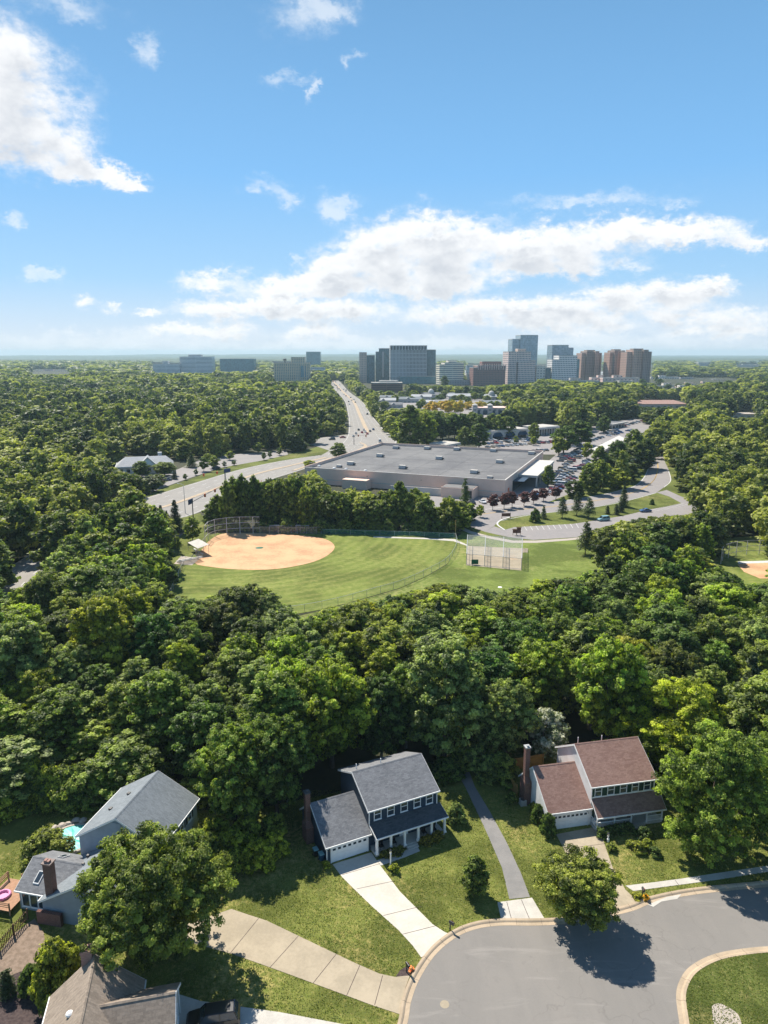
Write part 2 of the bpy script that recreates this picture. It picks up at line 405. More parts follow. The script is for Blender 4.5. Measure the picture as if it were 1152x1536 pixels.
def conifer(seed, h, rad, layers, per, leaf, bare=.1, taper=1.0):
    rng = np.random.default_rng(seed); P = []; N = []
    for i in range(layers):
        t = i / layers; z = h * (bare + (1 - bare) * t); r = rad * (1 - t) ** taper * rng.uniform(.8, 1.15) + .12
        nb = max(4, int(9 * (1 - t * .6)))
        for a in rng.uniform(0, 2 * np.pi, nb):
            rr = r * rng.uniform(.7, 1.1); u = rng.uniform(0, 1, per) ** .7
            w = rng.normal(size=(per, 3)) * (.12 * rad * (1 - t) + .05)
            P.append(np.stack([np.cos(a) * rr * u, np.sin(a) * rr * u, z + u * rr * (-.22 + .1 * u)], 1) + w)
            N.append(np.stack([np.cos(a) * u * .6, np.sin(a) * u * .6, np.ones(per)], 1) + rng.normal(size=(per, 3)) * .5)
    P = np.concatenate(P); N = np.concatenate(N); V, Q = leaf_quads(P, N, leaf, rng, .45)
    return V, Q, np.clip(rng.normal(.45, .22, len(P)), 0, 1), np.zeros((0, 3))
def trunk_mb(L, z0, h, r, seed, limbs=8):
    rnd = random.Random(seed); mb = MB(); j = lambda s: rnd.uniform(-s, s)
    pts = [(0, 0, -.3)] + [(j(.12), j(.12), z0 * k / 3) for k in (1, 2, 3)] + [(j(.5), j(.5), z0 + (h - z0) * .45), (j(.6), j(.6), z0 + (h - z0) * .78)]
    mb.path(pts, [r * 1.25, r, r * .9, r * .78, r * .42, r * .12], 7)
    for k in range(min(limbs, len(L))):
        p = L[k]; s = min(max(p[2] * .55, z0 * .8), h * .7)
        base = Vector((0, 0, s)); tip = Vector(p); mid = base.lerp(tip, .5) + Vector((j(.4), j(.4), -.25))
        mb.path([base, mid, tip], [r * .45, r * .3, r * .08], 5)
        for _ in range(2): mb.tube(mid.lerp(tip, rnd.uniform(.2, .7)), tip + Vector((j(1.3), j(1.3), j(.9))), r * .14, r * .04, 4)
    return mb
# crowns and trunks of each kind; meshes are shared by the copies
KIND = {}
def make_kind(key, leafm, barkm, h, rad, data, z0, tr, seed):
    V, Q, T, L = data
    cm = np_mesh('crown', V, Q, T, [leafm])
    tb = trunk_mb(L, z0, h, tr, seed); to = tb.build('trunk', barkm); tm = to.data; bpy.data.objects.remove(to)
    KIND[key] = (cm, tm, h, rad)
for i, (shape, h, rad, z0, lobes) in enumerate([('oak', 16, 6.2, 3.6, 24), ('tall', 18, 5.2, 3.8, 26), ('oak', 15, 5.6, 3.0, 20), ('spread', 14, 6.2, 3.6, 22), ('round', 15, 5.0, 2.6, 22)]):
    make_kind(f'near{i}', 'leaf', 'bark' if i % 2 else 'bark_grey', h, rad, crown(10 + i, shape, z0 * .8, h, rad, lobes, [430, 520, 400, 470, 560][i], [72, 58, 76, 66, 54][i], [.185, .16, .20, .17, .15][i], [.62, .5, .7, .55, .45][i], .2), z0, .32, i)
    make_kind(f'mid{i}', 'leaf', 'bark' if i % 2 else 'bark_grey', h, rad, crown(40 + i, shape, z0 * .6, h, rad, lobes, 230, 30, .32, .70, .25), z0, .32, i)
make_kind('hero', 'leaf', 'bark_grey', 12.5, 8.4, crown(91, 'spread', 2.2, 12.5, 8.4, 26, 760, 118, .122, .58, .10), 2.6, .36, 91)
make_kind('maple', 'leaf', 'bark', 16, 8.0, crown(92, 'oak', 1.6, 16, 8.0, 24, 720, 112, .132, .60, .14), 2.5, .4, 92)
make_kind('lowtree', 'leaf', 'bark_grey', 7.5, 5.2, crown(93, 'spread', 2.0, 7.5, 5.2, 20, 540, 90, .10, .48, .09), 2.0, .2, 93)
make_kind('young', 'leaf', 'bark', 4.4, 1.55, crown(94, 'tall', .7, 4.4, 1.55, 15, 230, 34, .10, .26, .25), 1.0, .09, 94)
make_kind('small', 'leaf', 'bark', 6.5, 2.5, crown(95, 'round', 1.3, 6.5, 2.5, 10, 120, 20, .26, .42, .25), 1.5, .12, 95)
make_kind('plum', 'leaf_plum', 'bark', 5.4, 2.5, crown(96, 'spread', 1.5, 5.4, 2.5, 9, 110, 20, .24, .42, .2), 1.5, .11, 96)
make_kind('myrtle', 'blossom', 'bark_grey', 6.5, 3.1, crown(97, 'oak', .8, 6.5, 3.1, 13, 240, 38, .15, .42, .2), 1.0, .12, 97)
make_kind('shrub', 'leaf', 'bark', 1.3, .95, crown(98, 'shrub', .0, 1.3, .95, 6, 80, 26, .085, .2, .3), .2, .05, 98)
make_kind('bush', 'leaf', 'bark', 3.6, 2.6, crown(99, 'shrub', .1, 3.6, 2.6, 12, 260, 50, .12, .40, .25), .5, .09, 99)
make_kind('gold', 'leaf_gold', 'bark', 7, 3.4, crown(100, 'round', 1.2, 7, 3.4, 9, 90, 16, .42, .55, .25), 1.2, .12, 100)
make_kind('fir', 'needle', 'bark', 12, 2.7, conifer(101, 12, 2.7, 30, 26, .24, .06, .8), 1.0, .17, 101)
make_kind('cedar', 'needle', 'bark', 9, 1.7, conifer(102, 9, 1.7, 26, 26, .2, .03, .6), .6, .13, 102)
make_kind('pine', 'needle', 'bark', 13, 3.2, conifer(103, 13, 3.2, 18, 26, .30, .24, .62), 2.5, .17, 103)
make_kind('dwarf', 'needle', 'bark', 2.6, .85, conifer(104, 2.6, .85, 18, 24, .10, .02, .5), .2, .05, 104)
for k, (shape, h, rad) in enumerate([('oak', 16, 6.0), ('tall', 17, 5.2)]): pass

def tree(name, kind, x, y, h, r, label, cat='tree', group=None, tone=(1, 1, 1), rz=None, rnd=random.Random(5), z=0.0):
    cm, tm, h0, r0 = KIND[kind]
    t = thing(name, label, cat, (x, y, z), rnd.uniform(0, 6.28) if rz is None else rz, group)
    s = (r / r0, r / r0, h / h0)
    for nm, me in (('trunk', tm), ('crown', cm)):
        o = bpy.data.objects.new(nm, me); col.objects.link(o); o.parent = t; o.scale = s
        o.color = (*tone, 1) if nm == 'crown' else (1, 1, 1, 1)
    return t

# ---------------------------------------------------------------- which parts of the place are open (not hidden by woods)
OPEN = [
 # gardens, houses and street
 [(0,1228),(60,1218),(120,1212),(150,1200),(185,1172),(232,1144),(268,1160),(296,1200),(304,1235),(345,1300),(400,1318),(432,1296),(436,1190),(462,1172),(508,1148),(630,1124),(652,1150),(676,1185),(700,1176),(745,1192),(768,1150),(790,1118),(806,1138),(834,1110),(962,1098),(986,1140),(992,1172),(1060,1230),(1152,1270),(1152,1536),(0,1536)],
 # ball field
 [(262,890),(258,878),(272,850),(250,832),(262,806),(286,800),(300,805),(309,780),(330,775),(392,772),(398,786),(466,786),(480,795),(640,800),(686,803),(692,786),(720,796),(760,806),(800,811),(868,812),(880,826),(905,838),(896,850),(850,866),(806,872),(790,880),(750,884),(714,878),(650,876),(610,886),(560,893),(530,902),(505,908),(488,900),(476,914),(450,924),(434,910),(425,890),(398,868),(372,866),(350,870),(325,880),(310,892),(290,886),(278,897)],
 # highway, restaurant and its car parks
 [(224,748),(256,738),(262,716),(256,703),(206,712),(172,700),(176,690),(206,682),(244,684),(262,694),(275,690),(330,684),(375,676),(420,674),(440,680),(478,680),(498,672),(470,664),(452,655),(518,652),(523,640),(520,612),(512,596),(500,581),(494,572),(512,567),(520,582),(545,598),(560,625),(572,645),(592,655),(586,668),(640,662),(690,664),(736,668),(738,643),(780,640),(838,636),(840,652),(838,668),(846,678),(842,690),(838,700),(846,722),(840,750),(800,742),(770,742),(742,744),(702,752),(690,750),(672,742),(626,735),(590,734),(560,732),(520,728),(496,730),(500,716),(466,702),(440,708),(405,716),(365,728),(330,750),(296,772),(282,778),(262,770),(236,770)],
 # road round the park and its car park
 [(698,790),(716,768),(760,762),(830,752),(900,742),(940,731),(964,716),(972,700),(976,692),(998,690),(1009,706),(1008,724),(1000,734),(1040,742),(1080,762),(1066,770),(1040,764),(1000,772),(940,778),(905,782),(866,806),(800,811),(760,804),(716,794)],
 [(886,700),(902,684),(930,672),(938,660),(928,656),(892,674),(880,686)],
 [(848,652),(900,640),(925,646),(900,668),(870,676),(846,670)],
 [(838,692),(848,660),(900,640),(960,627),(978,638),(938,668),(892,694),(862,716)],
 # second ball field
 [(1070,816),(1085,807),(1152,805),(1152,874),(1125,870),(1105,858),(1090,852),(1070,850)],
 # street on the west side
 [(0,866),(30,848),(62,818),(84,812),(80,826),(60,846),(34,868),(20,880),(0,896)],
 [(150,783),(164,776),(166,790),(152,794)],
 # shopping village
 [(566,596),(640,590),(700,596),(748,598),(756,616),(740,622),(708,624),(690,620),(640,612),(606,612),(570,612)],
 # towers and long roofs
 [(538,527),(563,522),(584,520),(584,516),(642,516),(656,524),(656,574),(700,571),(700,538),(654,540),(700,540),(708,540),(712,538),(760,536),(762,526),(766,500),(808,500),(810,545),(824,545),(824,516),(860,516),(868,535),(868,568),(872,568),(872,524),(905,524),(905,568),(912,568),(914,524),(938,522),(980,522),(980,574),(880,574),(808,568),(804,574),(762,577),(708,580),(660,578),(606,576),(606,586),(556,586),(538,572)],
 [(229,544),(270,534),(320,534),(320,561),(229,561)], [(330,537),(382,537),(382,559),(330,559)], [(411,541),(440,536),(464,540),(464,573),(411,573)], [(459,526),(481,526),(481,546),(459,546)],
 [(984,566),(1090,566),(1120,571),(1120,575),(1060,575),(1040,578),(1000,584),(985,582)],
 [(955,600),(1028,601),(1036,611),(960,610)], [(1090,619),(1130,616),(1140,626),(1095,626)],
 [(44,555),(106,555),(106,562),(44,563)],[(1047,543),(1066,543),(1066,551),(1047,551)],[(1105,547),(1142,547),(1142,552),(1105,552)],
]
GW, GH = 576, 768
_yy, _xx = np.mgrid[0:GH, 0:GW]; _px = _xx * 2 + 1.0; _py = _yy * 2 + 1.0
openmask = np.zeros((GH, GW), bool)
for poly in OPEN:
    c = np.zeros((GH, GW), bool); j = len(poly) - 1
    for i in range(len(poly)):
        xi, yi = poly[i]; xj, yj = poly[j]
        if yi != yj:
            c ^= ((yi > _py) != (yj > _py)) & (_px < (xj - xi) * (_py - yi) / (yj - yi) + xi)
        j = i
    openmask |= c
def is_open(px, py):
    ix = np.clip((px / 2).astype(int), 0, GW - 1); iy = np.clip((py / 2).astype(int), 0, GH - 1)
    return openmask[iy, ix] & (px > 0) & (px < 1152) & (py > 0) & (py < 1536)
def nproj(x, y, z):
    z = z - H; d = y * CP - z * SP; v = y * SP + z * CP
    return 576 + F * x / d, 768 - F * v / d
def blocks(x, y, h, r, low=.25):
    """share of a crown's outline that would hide open places (arrays)"""
    cnt = np.zeros(len(x)); n = 0
    for fx, fz in ((0, 1), (-.45, .93), (.45, .93), (-.8, .72), (.8, .72), (-1, .5), (1, .5), (0, .6), (-.5, .6), (.5, .6), (-.7, .3), (.7, .3), (0, .3)):
        p = nproj(x + fx * r, y, h * (low + (1 - low) * fz)); cnt += is_open(*p); n += 1
    return cnt / n
# plan of what stands on the ground where no tree may grow
NOGROW = []
def nogrow_px(pts, z=0): NOGROW.append([G(*p, z) for p in pts])
def nogrow_mask(x, y):
    c = np.zeros(len(x), bool)
    for poly in NOGROW:
        k = np.zeros(len(x), bool); j = len(poly) - 1
        for i in range(len(poly)):
            xi, yi = poly[i]; xj, yj = poly[j]
            if yi != yj: k ^= ((yi > y) != (yj > y)) & (x < (xj - xi) * (y - yi) / (yj - yi) + xi)
            j = i
        c |= k
    return c
# ---------------------------------------------------------------- sky, sun, air
SUN_EL, SUN_AZ = 51.0, -35.0            # azimuth from straight ahead (+Y), negative = to the west of the view
w = bpy.data.worlds.new('World'); scene.world = w; w.use_nodes = True
nt = w.node_tree; nt.nodes.clear(); t = NT(nt)
sky = t.n('ShaderNodeTexSky', sky_type='NISHITA'); sky.sun_disc = False
sky.sun_elevation = R(SUN_EL); sky.sun_rotation = R(SUN_AZ); sky.altitude = 100; sky.air_density = 1.0; sky.dust_density = .35; sky.ozone_density = 1.5
tc = t.n('ShaderNodeTexCoord'); sp = t.n('ShaderNodeSeparateXYZ'); t.link(tc.outputs['Generated'], sp.inputs[0])
az = t.math('ARCTAN2', sp.outputs[0], sp.outputs[1]); el = t.math('ARCSINE', sp.outputs[2])
cmb = t.n('ShaderNodeCombineXYZ'); t.link(az, cmb.inputs[0]); t.link(el, cmb.inputs[1])
def azel(px, py):
    u = (px - 576) / F; v = (768 - py) / F; d = Vector((u, CP + v * SP, -SP + v * CP)).normalized()
    return math.atan2(d.x, d.y), math.asin(d.z)
# clouds in three layers: centre and half size of each billow
HIGH = [(0,90,88,66),(40,165,82,52),(-20,200,70,50),(92,232,48,30),(130,262,56,20),(188,272,30,14),
 (545,375,46,30),(620,352,52,34),(600,400,95,44),(680,350,60,26),(700,395,90,30),(770,380,80,28),(640,430,70,18),(470,425,60,22),(415,432,48,18),(520,415,40,26),
 (310,424,44,19),(880,352,90,24),(960,352,90,22),(1050,350,70,18),(1115,368,40,14),(905,400,58,16),(830,390,40,18)]
BAND = [(300,465,46,14),(370,462,50,15),(440,462,62,17),(520,466,70,20),(680,472,80,18),(760,462,70,18),(830,468,60,16),(890,458,56,22),(960,448,66,20),(1030,438,52,18),(1075,430,30,12),(1010,470,50,13),(1100,474,80,14),(850,490,90,11),(1080,498,90,9),
 (128,456,17,11),(171,463,13,9),(222,468,20,7),(345,498,32,13),(470,500,56,10),(270,497,70,9)]
THIN = [(505,312,36,22),(505,312,30,18),(65,412,34,15),(65,412,26,11),(450,22,58,44),(490,5,50,20),(215,78,24,24),(430,126,32,14),(473,140,9,24),(95,4,90,26),(15,326,26,11),(760,328,34,8),(388,280,34,14),(428,300,20,16),(530,90,16,12),(90,506,120,9),(260,498,120,13),(560,512,240,11),(950,512,300,14),(200,520,200,9),(880,300,150,14),(1000,305,60,10),(447,386,14,8),(650,520,300,8)]
def cloud_group(name, BL, nscale, warp, fine, sharp, finegain, grow=1.0):
    g = bpy.data.node_groups.new(name, 'ShaderNodeTree')
    g.interface.new_socket('Dir', in_out='INPUT', socket_type='NodeSocketVector'); g.interface.new_socket('Density', in_out='OUTPUT', socket_type='NodeSocketFloat')
    q = NT(g); gi = q.n('NodeGroupInput'); go = q.n('NodeGroupOutput')
    nz = q.n('ShaderNodeTexNoise'); nz.inputs['Scale'].default_value = nscale; nz.inputs['Detail'].default_value = 5; nz.inputs['Roughness'].default_value = .66
    q.link(q.scaled(gi.outputs[0], (1, 1.7, 1)), nz.inputs['Vector'])
    off = q.n('ShaderNodeVectorMath', operation='SUBTRACT'); q.link(nz.outputs[1], off.inputs[0]); off.inputs[1].default_value = (.5, .5, .5)
    of2 = q.n('ShaderNodeVectorMath', operation='MULTIPLY'); q.link(off.outputs[0], of2.inputs[0]); of2.inputs[1].default_value = (warp, warp * .6, 0)
    ad = q.n('ShaderNodeVectorMath', operation='ADD'); q.link(gi.outputs[0], ad.inputs[0]); q.link(of2.outputs[0], ad.inputs[1])
    nw = q.n('ShaderNodeTexNoise'); nw.inputs['Scale'].default_value = nscale * 3.2; nw.inputs['Detail'].default_value = 4; nw.inputs['Roughness'].default_value = .7; q.link(q.scaled(gi.outputs[0], (1, 1.4, 1)), nw.inputs['Vector'])
    o3 = q.n('ShaderNodeVectorMath', operation='SUBTRACT'); q.link(nw.outputs[1], o3.inputs[0]); o3.inputs[1].default_value = (.5, .5, .5)
    o4 = q.n('ShaderNodeVectorMath', operation='MULTIPLY'); q.link(o3.outputs[0], o4.inputs[0]); o4.inputs[1].default_value = (warp * .5, warp * .42, 0)
    a2 = q.n('ShaderNodeVectorMath', operation='ADD'); q.link(ad.outputs[0], a2.inputs[0]); q.link(o4.outputs[0], a2.inputs[1]); ad = a2
    tot = None
    for cx, cy, rx, ry in BL:
        rx *= grow; ry *= grow
        a0, e0 = azel(cx, cy); a1, _ = azel(cx + rx, cy); _, e1 = azel(cx, cy - ry)
        s = q.n('ShaderNodeVectorMath', operation='SUBTRACT'); q.link(ad.outputs[0], s.inputs[0]); s.inputs[1].default_value = (a0, e0, 0)
        m = q.n('ShaderNodeVectorMath', operation='MULTIPLY'); q.link(s.outputs[0], m.inputs[0]); m.inputs[1].default_value = (1 / abs(a1 - a0), 1 / abs(e1 - e0), 0)
        d = q.n('ShaderNodeVectorMath', operation='DOT_PRODUCT'); q.link(m.outputs[0], d.inputs[0]); q.link(m.outputs[0], d.inputs[1])
        f = q.math('EXPONENT', q.math('MULTIPLY', d.outputs['Value'], -sharp)); tot = f if tot is None else q.math('ADD', tot, f)
    n2 = q.noise(q.scaled(gi.outputs[0], (1, 1.6, 1)), fine, 7, .68)
    n1 = q.noise(q.scaled(gi.outputs[0], (1, 1.7, 1)), nscale * 1.15, 3, .5)
    v = q.math('MULTIPLY', q.math('MINIMUM', tot, 1.2), q.math('ADD', -.15, q.math('MULTIPLY', n1, 2.3)))
    v = q.math('ADD', v, q.math('MULTIPLY', q.math('SUBTRACT', n2, .5), q.math('ADD', .15, q.math('MULTIPLY', q.math('MINIMUM', tot, 1.0), finegain))))
    q.link(v, go.inputs[0]); return g
def dens(g, shift):
    a = t.n('ShaderNodeVectorMath', operation='ADD'); t.link(cmb.outputs[0], a.inputs[0]); a.inputs[1].default_value = shift
    n_ = t.n('ShaderNodeGroup'); n_.node_tree = g; t.link(a.outputs[0], n_.inputs[0]); return n_.outputs[0]
ramp = t.n('ShaderNodeValToRGB'); t.link(t.math('DIVIDE', el, R(90)), ramp.inputs[0])
RP = [(0.0, (6.3, 7.1, 8.2)), (.02, (5.2, 6.6, 8.4)), (.06, (3.2, 5.7, 8.5)), (.14, (1.95, 4.7, 8.3)), (.26, (1.42, 3.5, 6.3)), (.40, (1.1, 2.4, 4.6)), (.6, (.8, 1.6, 3.2)), (1.0, (.7, 1.4, 2.8))]
while len(ramp.color_ramp.elements) < len(RP): ramp.color_ramp.elements.new(.5)
for e_, (q_, c_) in zip(ramp.color_ramp.elements, RP): e_.position = q_
for e_, (q_, c_) in zip(ramp.color_ramp.elements, RP): e_.color = (*[x / 10 for x in c_], 1)
rs_ = t.n('ShaderNodeVectorMath', operation='SCALE'); rs_.inputs['Scale'].default_value = 10; t.link(ramp.outputs[0], rs_.inputs[0])
skyc = t.mix(.86, sky.outputs[0], rs_.outputs[0])
c = skyc
GT = cloud_group('thin cloud', THIN, 16, .08, 40, 1.2, 1.6); c = t.mix(t.math('MULTIPLY', t.smooth(dens(GT, (0, 0, 0)), .12, 1.6), .6), c, (8.3, 8.7, 9.1))
for nm, BL, ns, wp, fn, up, sh in (('cloud band', BAND, 24, .05, 64, .011, 1.3), ('high cumulus', HIGH, 16, .085, 44, .021, 1.3)):
    g_ = cloud_group(nm, BL, ns, wp, fn, sh, 1.15, 1.16); d0 = dens(g_, (0, 0, 0)); d1 = dens(g_, (-up * .5, up, 0))
    mot = t.noise(t.scaled(cmb.outputs[0], (1, 1.5, 1)), ns * 1.2, 4, .55)
    sh_ = t.math('MULTIPLY', t.smooth(t.math('ADD', t.math('MULTIPLY', d1, .75), t.math('MULTIPLY', d0, .25)), .45, 1.5), t.smooth(mot, .15, .75))
    c = t.mix(t.math('MULTIPLY', t.smooth(d0, .10, 1.12), .96), c, t.mix(sh_, (8.95, 9.0, 9.05), (5.7, 6.0, 6.5)))
# the clouds stand low over the town; elsewhere the sky is clear
zone_ = t.math('MULTIPLY', t.math('LESS_THAN', t.math('ABSOLUTE', az), R(36)), t.math('LESS_THAN', t.math('ABSOLUTE', t.math('SUBTRACT', el, R(16))), R(16.2)))
bg = t.n('ShaderNodeBackground'); t.link(c, bg.inputs[0]); bg.inputs[1].default_value = .0745
bg0 = t.n('ShaderNodeBackground'); t.link(skyc, bg0.inputs[0]); bg0.inputs[1].default_value = .0745
mxw = t.n('ShaderNodeMixShader'); t.link(zone_, mxw.inputs[0]); t.link(bg0.outputs[0], mxw.inputs[1]); t.link(bg.outputs[0], mxw.inputs[2])
wo = t.n('ShaderNodeOutputWorld'); t.link(mxw.outputs[0], wo.inputs[0])
w.cycles.sampling_method = 'MANUAL'; w.cycles.sample_map_resolution = 512
sl = bpy.data.lights.new('sun', 'SUN'); so = bpy.data.objects.new('sun', sl); col.objects.link(so)
sl.energy = 5.0; sl.angle = R(.53); sl.color = (1, .93, .82)
a, e = R(SUN_AZ), R(SUN_EL)
so.rotation_euler = Vector((math.sin(a) * math.cos(e), math.cos(a) * math.cos(e), math.sin(e))).to_track_quat('Z', 'Y').to_euler()
so.location = (-30, 60, 150)
# air: far things fade to blue
m, nt2, _, _ = nodes_of('haze'); q = NT(nt2)
pv = q.n('ShaderNodeVolumePrincipled'); pv.inputs['Color'].default_value = (.66, .90, 1.0, 1); pv.inputs['Density'].default_value = .000085; pv.inputs['Anisotropy'].default_value = .1
ho = q.n('ShaderNodeOutputMaterial'); q.link(pv.outputs[0], ho.inputs['Volume'])
try: m.cycles.homogeneous_volume = True
except Exception: pass
M['haze'] = m
hb = MB().box(-14000, -300, -2, 14000, 16000, 112).build('haze', 'haze'); structure(hb, 'stuff')
tag(hb, 'pale blue haze that fades the far woods and towers', 'haze', None, 'stuff')
scene.view_settings.view_transform = 'Standard'; scene.view_settings.look = 'None'; scene.view_settings.exposure = .66; scene.view_settings.gamma = 1
scene.cycles.use_denoising = True; scene.cycles.max_bounces = 6; scene.cycles.diffuse_bounces = 3; scene.cycles.transmission_bounces = 3
scene.cycles.transparent_max_bounces = 12; scene.cycles.volume_bounces = 0; scene.cycles.caustics_reflective = False; scene.cycles.caustics_refractive = False
# ---------------------------------------------------------------- ground, street, drives
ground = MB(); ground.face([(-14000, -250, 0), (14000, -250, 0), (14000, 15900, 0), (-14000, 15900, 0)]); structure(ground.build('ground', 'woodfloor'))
sheet('lawn', [(-75, 20), (80, 20), (80, 90), (46, 96), (16, 102), (8, 96), (-8, 88), (-20, 84), (-34, 86), (-44, 85), (-75, 85)], .02, 'lawn', px=False)
ROAD_EDGE = smooth_line([G(*p) for p in [(560,1760),(592,1600),(611,1536),(617,1502),(630,1468),(654,1432),(684,1407),(715,1394),(752,1389),(800,1389),(845,1387),(890,1381),(925,1373),(952,1366),(974,1357),(1005,1349),(1045,1342),(1100,1336),(1152,1331),(1260,1318)]], 10)
rp = ROAD_EDGE + [(90, 66), (90, 20), (4, 20)]
rb = MB(); rb.face([(x, y, .045) for x, y in rp]); structure(rb.build('road', 'road'))
def kerb(name, line, side, m):
    """gutter pan and rolled kerb swept along the edge of the road"""
    prof = [(0.0, .056), (.42, .05), (.52, .13), (.62, .18), (.86, .185), (.9, .0)]
    mb = MB(); rows = [[(*p, z) for p in offset_line(line, side * w)] for w, z in prof]
    for k in range(len(prof) - 1):
        A, B = rows[k], rows[k + 1]
        for i in range(len(line) - 1): mb.face([(A[i][0], A[i][1], prof[k][1]), (A[i + 1][0], A[i + 1][1], prof[k][1]), (B[i + 1][0], B[i + 1][1], prof[k + 1][1]), (B[i][0], B[i][1], prof[k + 1][1])])
    jb = MB(); L = [Vector(p) for p in line]; run = 0.0
    for i in range(1, len(line) - 1):
        run += (L[i] - L[i - 1]).length
        if run > 2.6:
            run = 0; tv = (L[i + 1] - L[i]).normalized() * .012; P_ = [Vector((*rows[k][i][:2], prof[k][1] + .004)) for k in range(len(prof) - 1)]
            for a_, b_ in zip(P_, P_[1:]): jb.face([a_ - tv.to_3d(), a_ + tv.to_3d(), b_ + tv.to_3d(), b_ - tv.to_3d()])
    structure(jb.build('kerb_joint', 'mulch')); return structure(mb.build(name, m))
kerb('kerb', ROAD_EDGE, 1, 'tan_concrete')
ISLAND = smooth_line([G(*p) for p in [(1034,1640),(1024,1580),(1019,1536),(1014,1494),(1020,1470),(1034,1451),(1062,1435),(1097,1426),(1152,1420),(1240,1418)]], 6)
kerb('island_kerb', ISLAND, -1, 'tan_concrete')
ig = offset_line(ISLAND, -.84) + [(60, 57), (60, 30), (24, 30)]
ib = MB(); ib.face([(x, y, .16) for x, y in ig]); structure(ib.build('island_grass', 'island_grass'))
mb = MB(); cx, cy = G(1090, 1532); mb.face([(cx + 1.25 * math.cos(k * .3142) * (1 + .12 * math.sin(k * 1.3)), cy + 1.7 * math.sin(k * .3142), .17) for k in range(20)]); structure(mb.build('gravel_patch', 'stone'))
# manhole in the street
mh = MB(); c0 = G(667, 1507); mh.lathe([(.0, .046), (.34, .049), (.36, .052), (.42, .052), (.44, .046)], 20, (c0[0], c0[1], 0)); tag(mh.build('manhole_cover', 'old_concrete'), 'round manhole cover set in the grey street asphalt', 'manhole cover')
# pale patch of the gutter beside the sidewalk
sheet('gutter_patch', [(972,1357.5),(1000,1346),(1022,1342),(1016,1349),(992,1353),(980,1361)], .062, 'pale_concrete')

def slab(name, pts, z, m, joints=()):
    """drive or path: a thin slab with sawn joints"""
    W = [G(*p) for p in pts]; PAVED.append(W); mb = MB(); mb.prism(W, -.02, z); o = structure(mb.build(name, [m]))
    if joints:
        jb = MB()
        for a, b in joints:
            p, q = Vector(G(*a)), Vector(G(*b)); t_ = (q - p).normalized(); n_ = Vector((-t_.y, t_.x)) * .03
            jb.face([(*(p - n_), z + .004), (*(q - n_), z + .004), (*(q + n_), z + .004), (*(p + n_), z + .004)])
        structure(jb.build('joint', 'mulch'))
    return o
slab('driveway', [(499,1297),(557,1279),(569,1297),(600,1338),(649,1387),(666,1398),(677,1403),(655,1418),(632,1437),(619,1419),(598,1396),(559,1361),(535,1338),(513,1316)], .06, 'concrete', [((535,1334),(592,1322)),((575,1374),(632,1360)),((604,1402),(655,1389)),((513,1313),(570,1296))])
slab('old_driveway', [(255,1395),(300,1380),(347,1364),(400,1381.5),(420,1391),(470,1415),(528,1443),(569,1461),(592,1466),(615,1463.5),(609,1480),(603,1500),(600,1522),(560,1509),(482,1480),(420,1457),(350,1432),(296,1417),(262,1410)], .055, 'old_concrete', [((388,1378),(345,1431)),((448,1404),(405,1452)),((505,1431),(470,1475)),((540,1448),(520,1494)),((574,1464),(562,1508))])
slab('side_drive', [(686,1160),(698,1181),(729,1247),(753,1302),(764,1349),(795,1346),(781,1309),(760,1264),(735,1218),(712,1180),(704,1158)], .05, 'asphalt_new')
slab('drive_apron', [(746,1354),(798,1347),(817,1379),(790,1382),(752,1382)], .058, 'pale_concrete', [((760,1353),(768,1382)),((782,1350),(795,1381))])
slab('brown_driveway', [(834,1252),(892,1241),(905,1262),(919,1302),(938,1335),(960,1356),(930,1368),(902,1371),(880,1340),(856,1297),(845,1272)], .06, 'old_concrete', [((846,1274),(908,1266)),((866,1312),(924,1304))])
slab('sidewalk', [(938,1329),(980,1324),(1025,1318),(1070,1311),(1152,1299),(1200,1292),(1200,1302),(1152,1308),(1075,1320),(1040,1325),(950,1337)], .055, 'pale_concrete', [((1012,1320),(1018,1328))])
slab('garden_path', [(565,1291),(600,1280),(625,1268),(630,1277),(600,1289),(571,1299)], .055, 'pale_concrete')
slab('white_driveway', [(262,1490),(300,1502),(363,1511),(420,1519),(520,1538),(560,1560),(540,1640),(220,1640)], .06, 'pale_concrete')
sheet('gravel', [(-30,1445),(0,1428),(22,1400),(52,1378),(66,1400),(70,1440),(45,1452),(0,1470),(-30,1480)], .035, 'gravel')
sheet('mulch', [(-40,1480),(0,1464),(42,1450),(80,1450),(95,1480),(66,1540),(60,1640),(-60,1640)], .03, 'mulch')
sheet('mailbox_bed', [(594,1465),(600,1456),(610,1450),(619,1449),(621,1456),(615,1464)], .06, 'mulch')

# ---------------------------------------------------------------- houses
def slope_roof(parent, path, x0, x1, m, th=.16, trim='white_paint', gut=True, name='roof'):
    """roof slab over a (y, z) profile, with rake and eave boards as its trim"""
    top = list(path); bot = [(y, z - th) for y, z in reversed(path)]
    o = MB().prism_x(top + bot, x0, x1).build(name, m, parent)
    tb = MB()
    for xa, xb in ((x0 - .05, x0 - .003), (x1 + .003, x1 + .05)):
        tb.prism_x([(y, z - .03) for y, z in path] + [(y, z - th - .14) for y, z in reversed(path)], xa, xb)
    y, z = path[0]
    if gut: tb.box(x0 - .05, y - .11, z - .19, x1 + .05, y - .003, z - .03)
    tb.build('trim', trim, o)
    rb_ = MB()
    k = max(range(len(path)), key=lambda i: path[i][1]); y, z = path[k]
    rb_.prism_x([(y - .16, z - .06), (y, z + .035), (y + .16, z - .06)], x0 + .02, x1 - .02); rb_.build('ridge_cap', m, o)
    return o
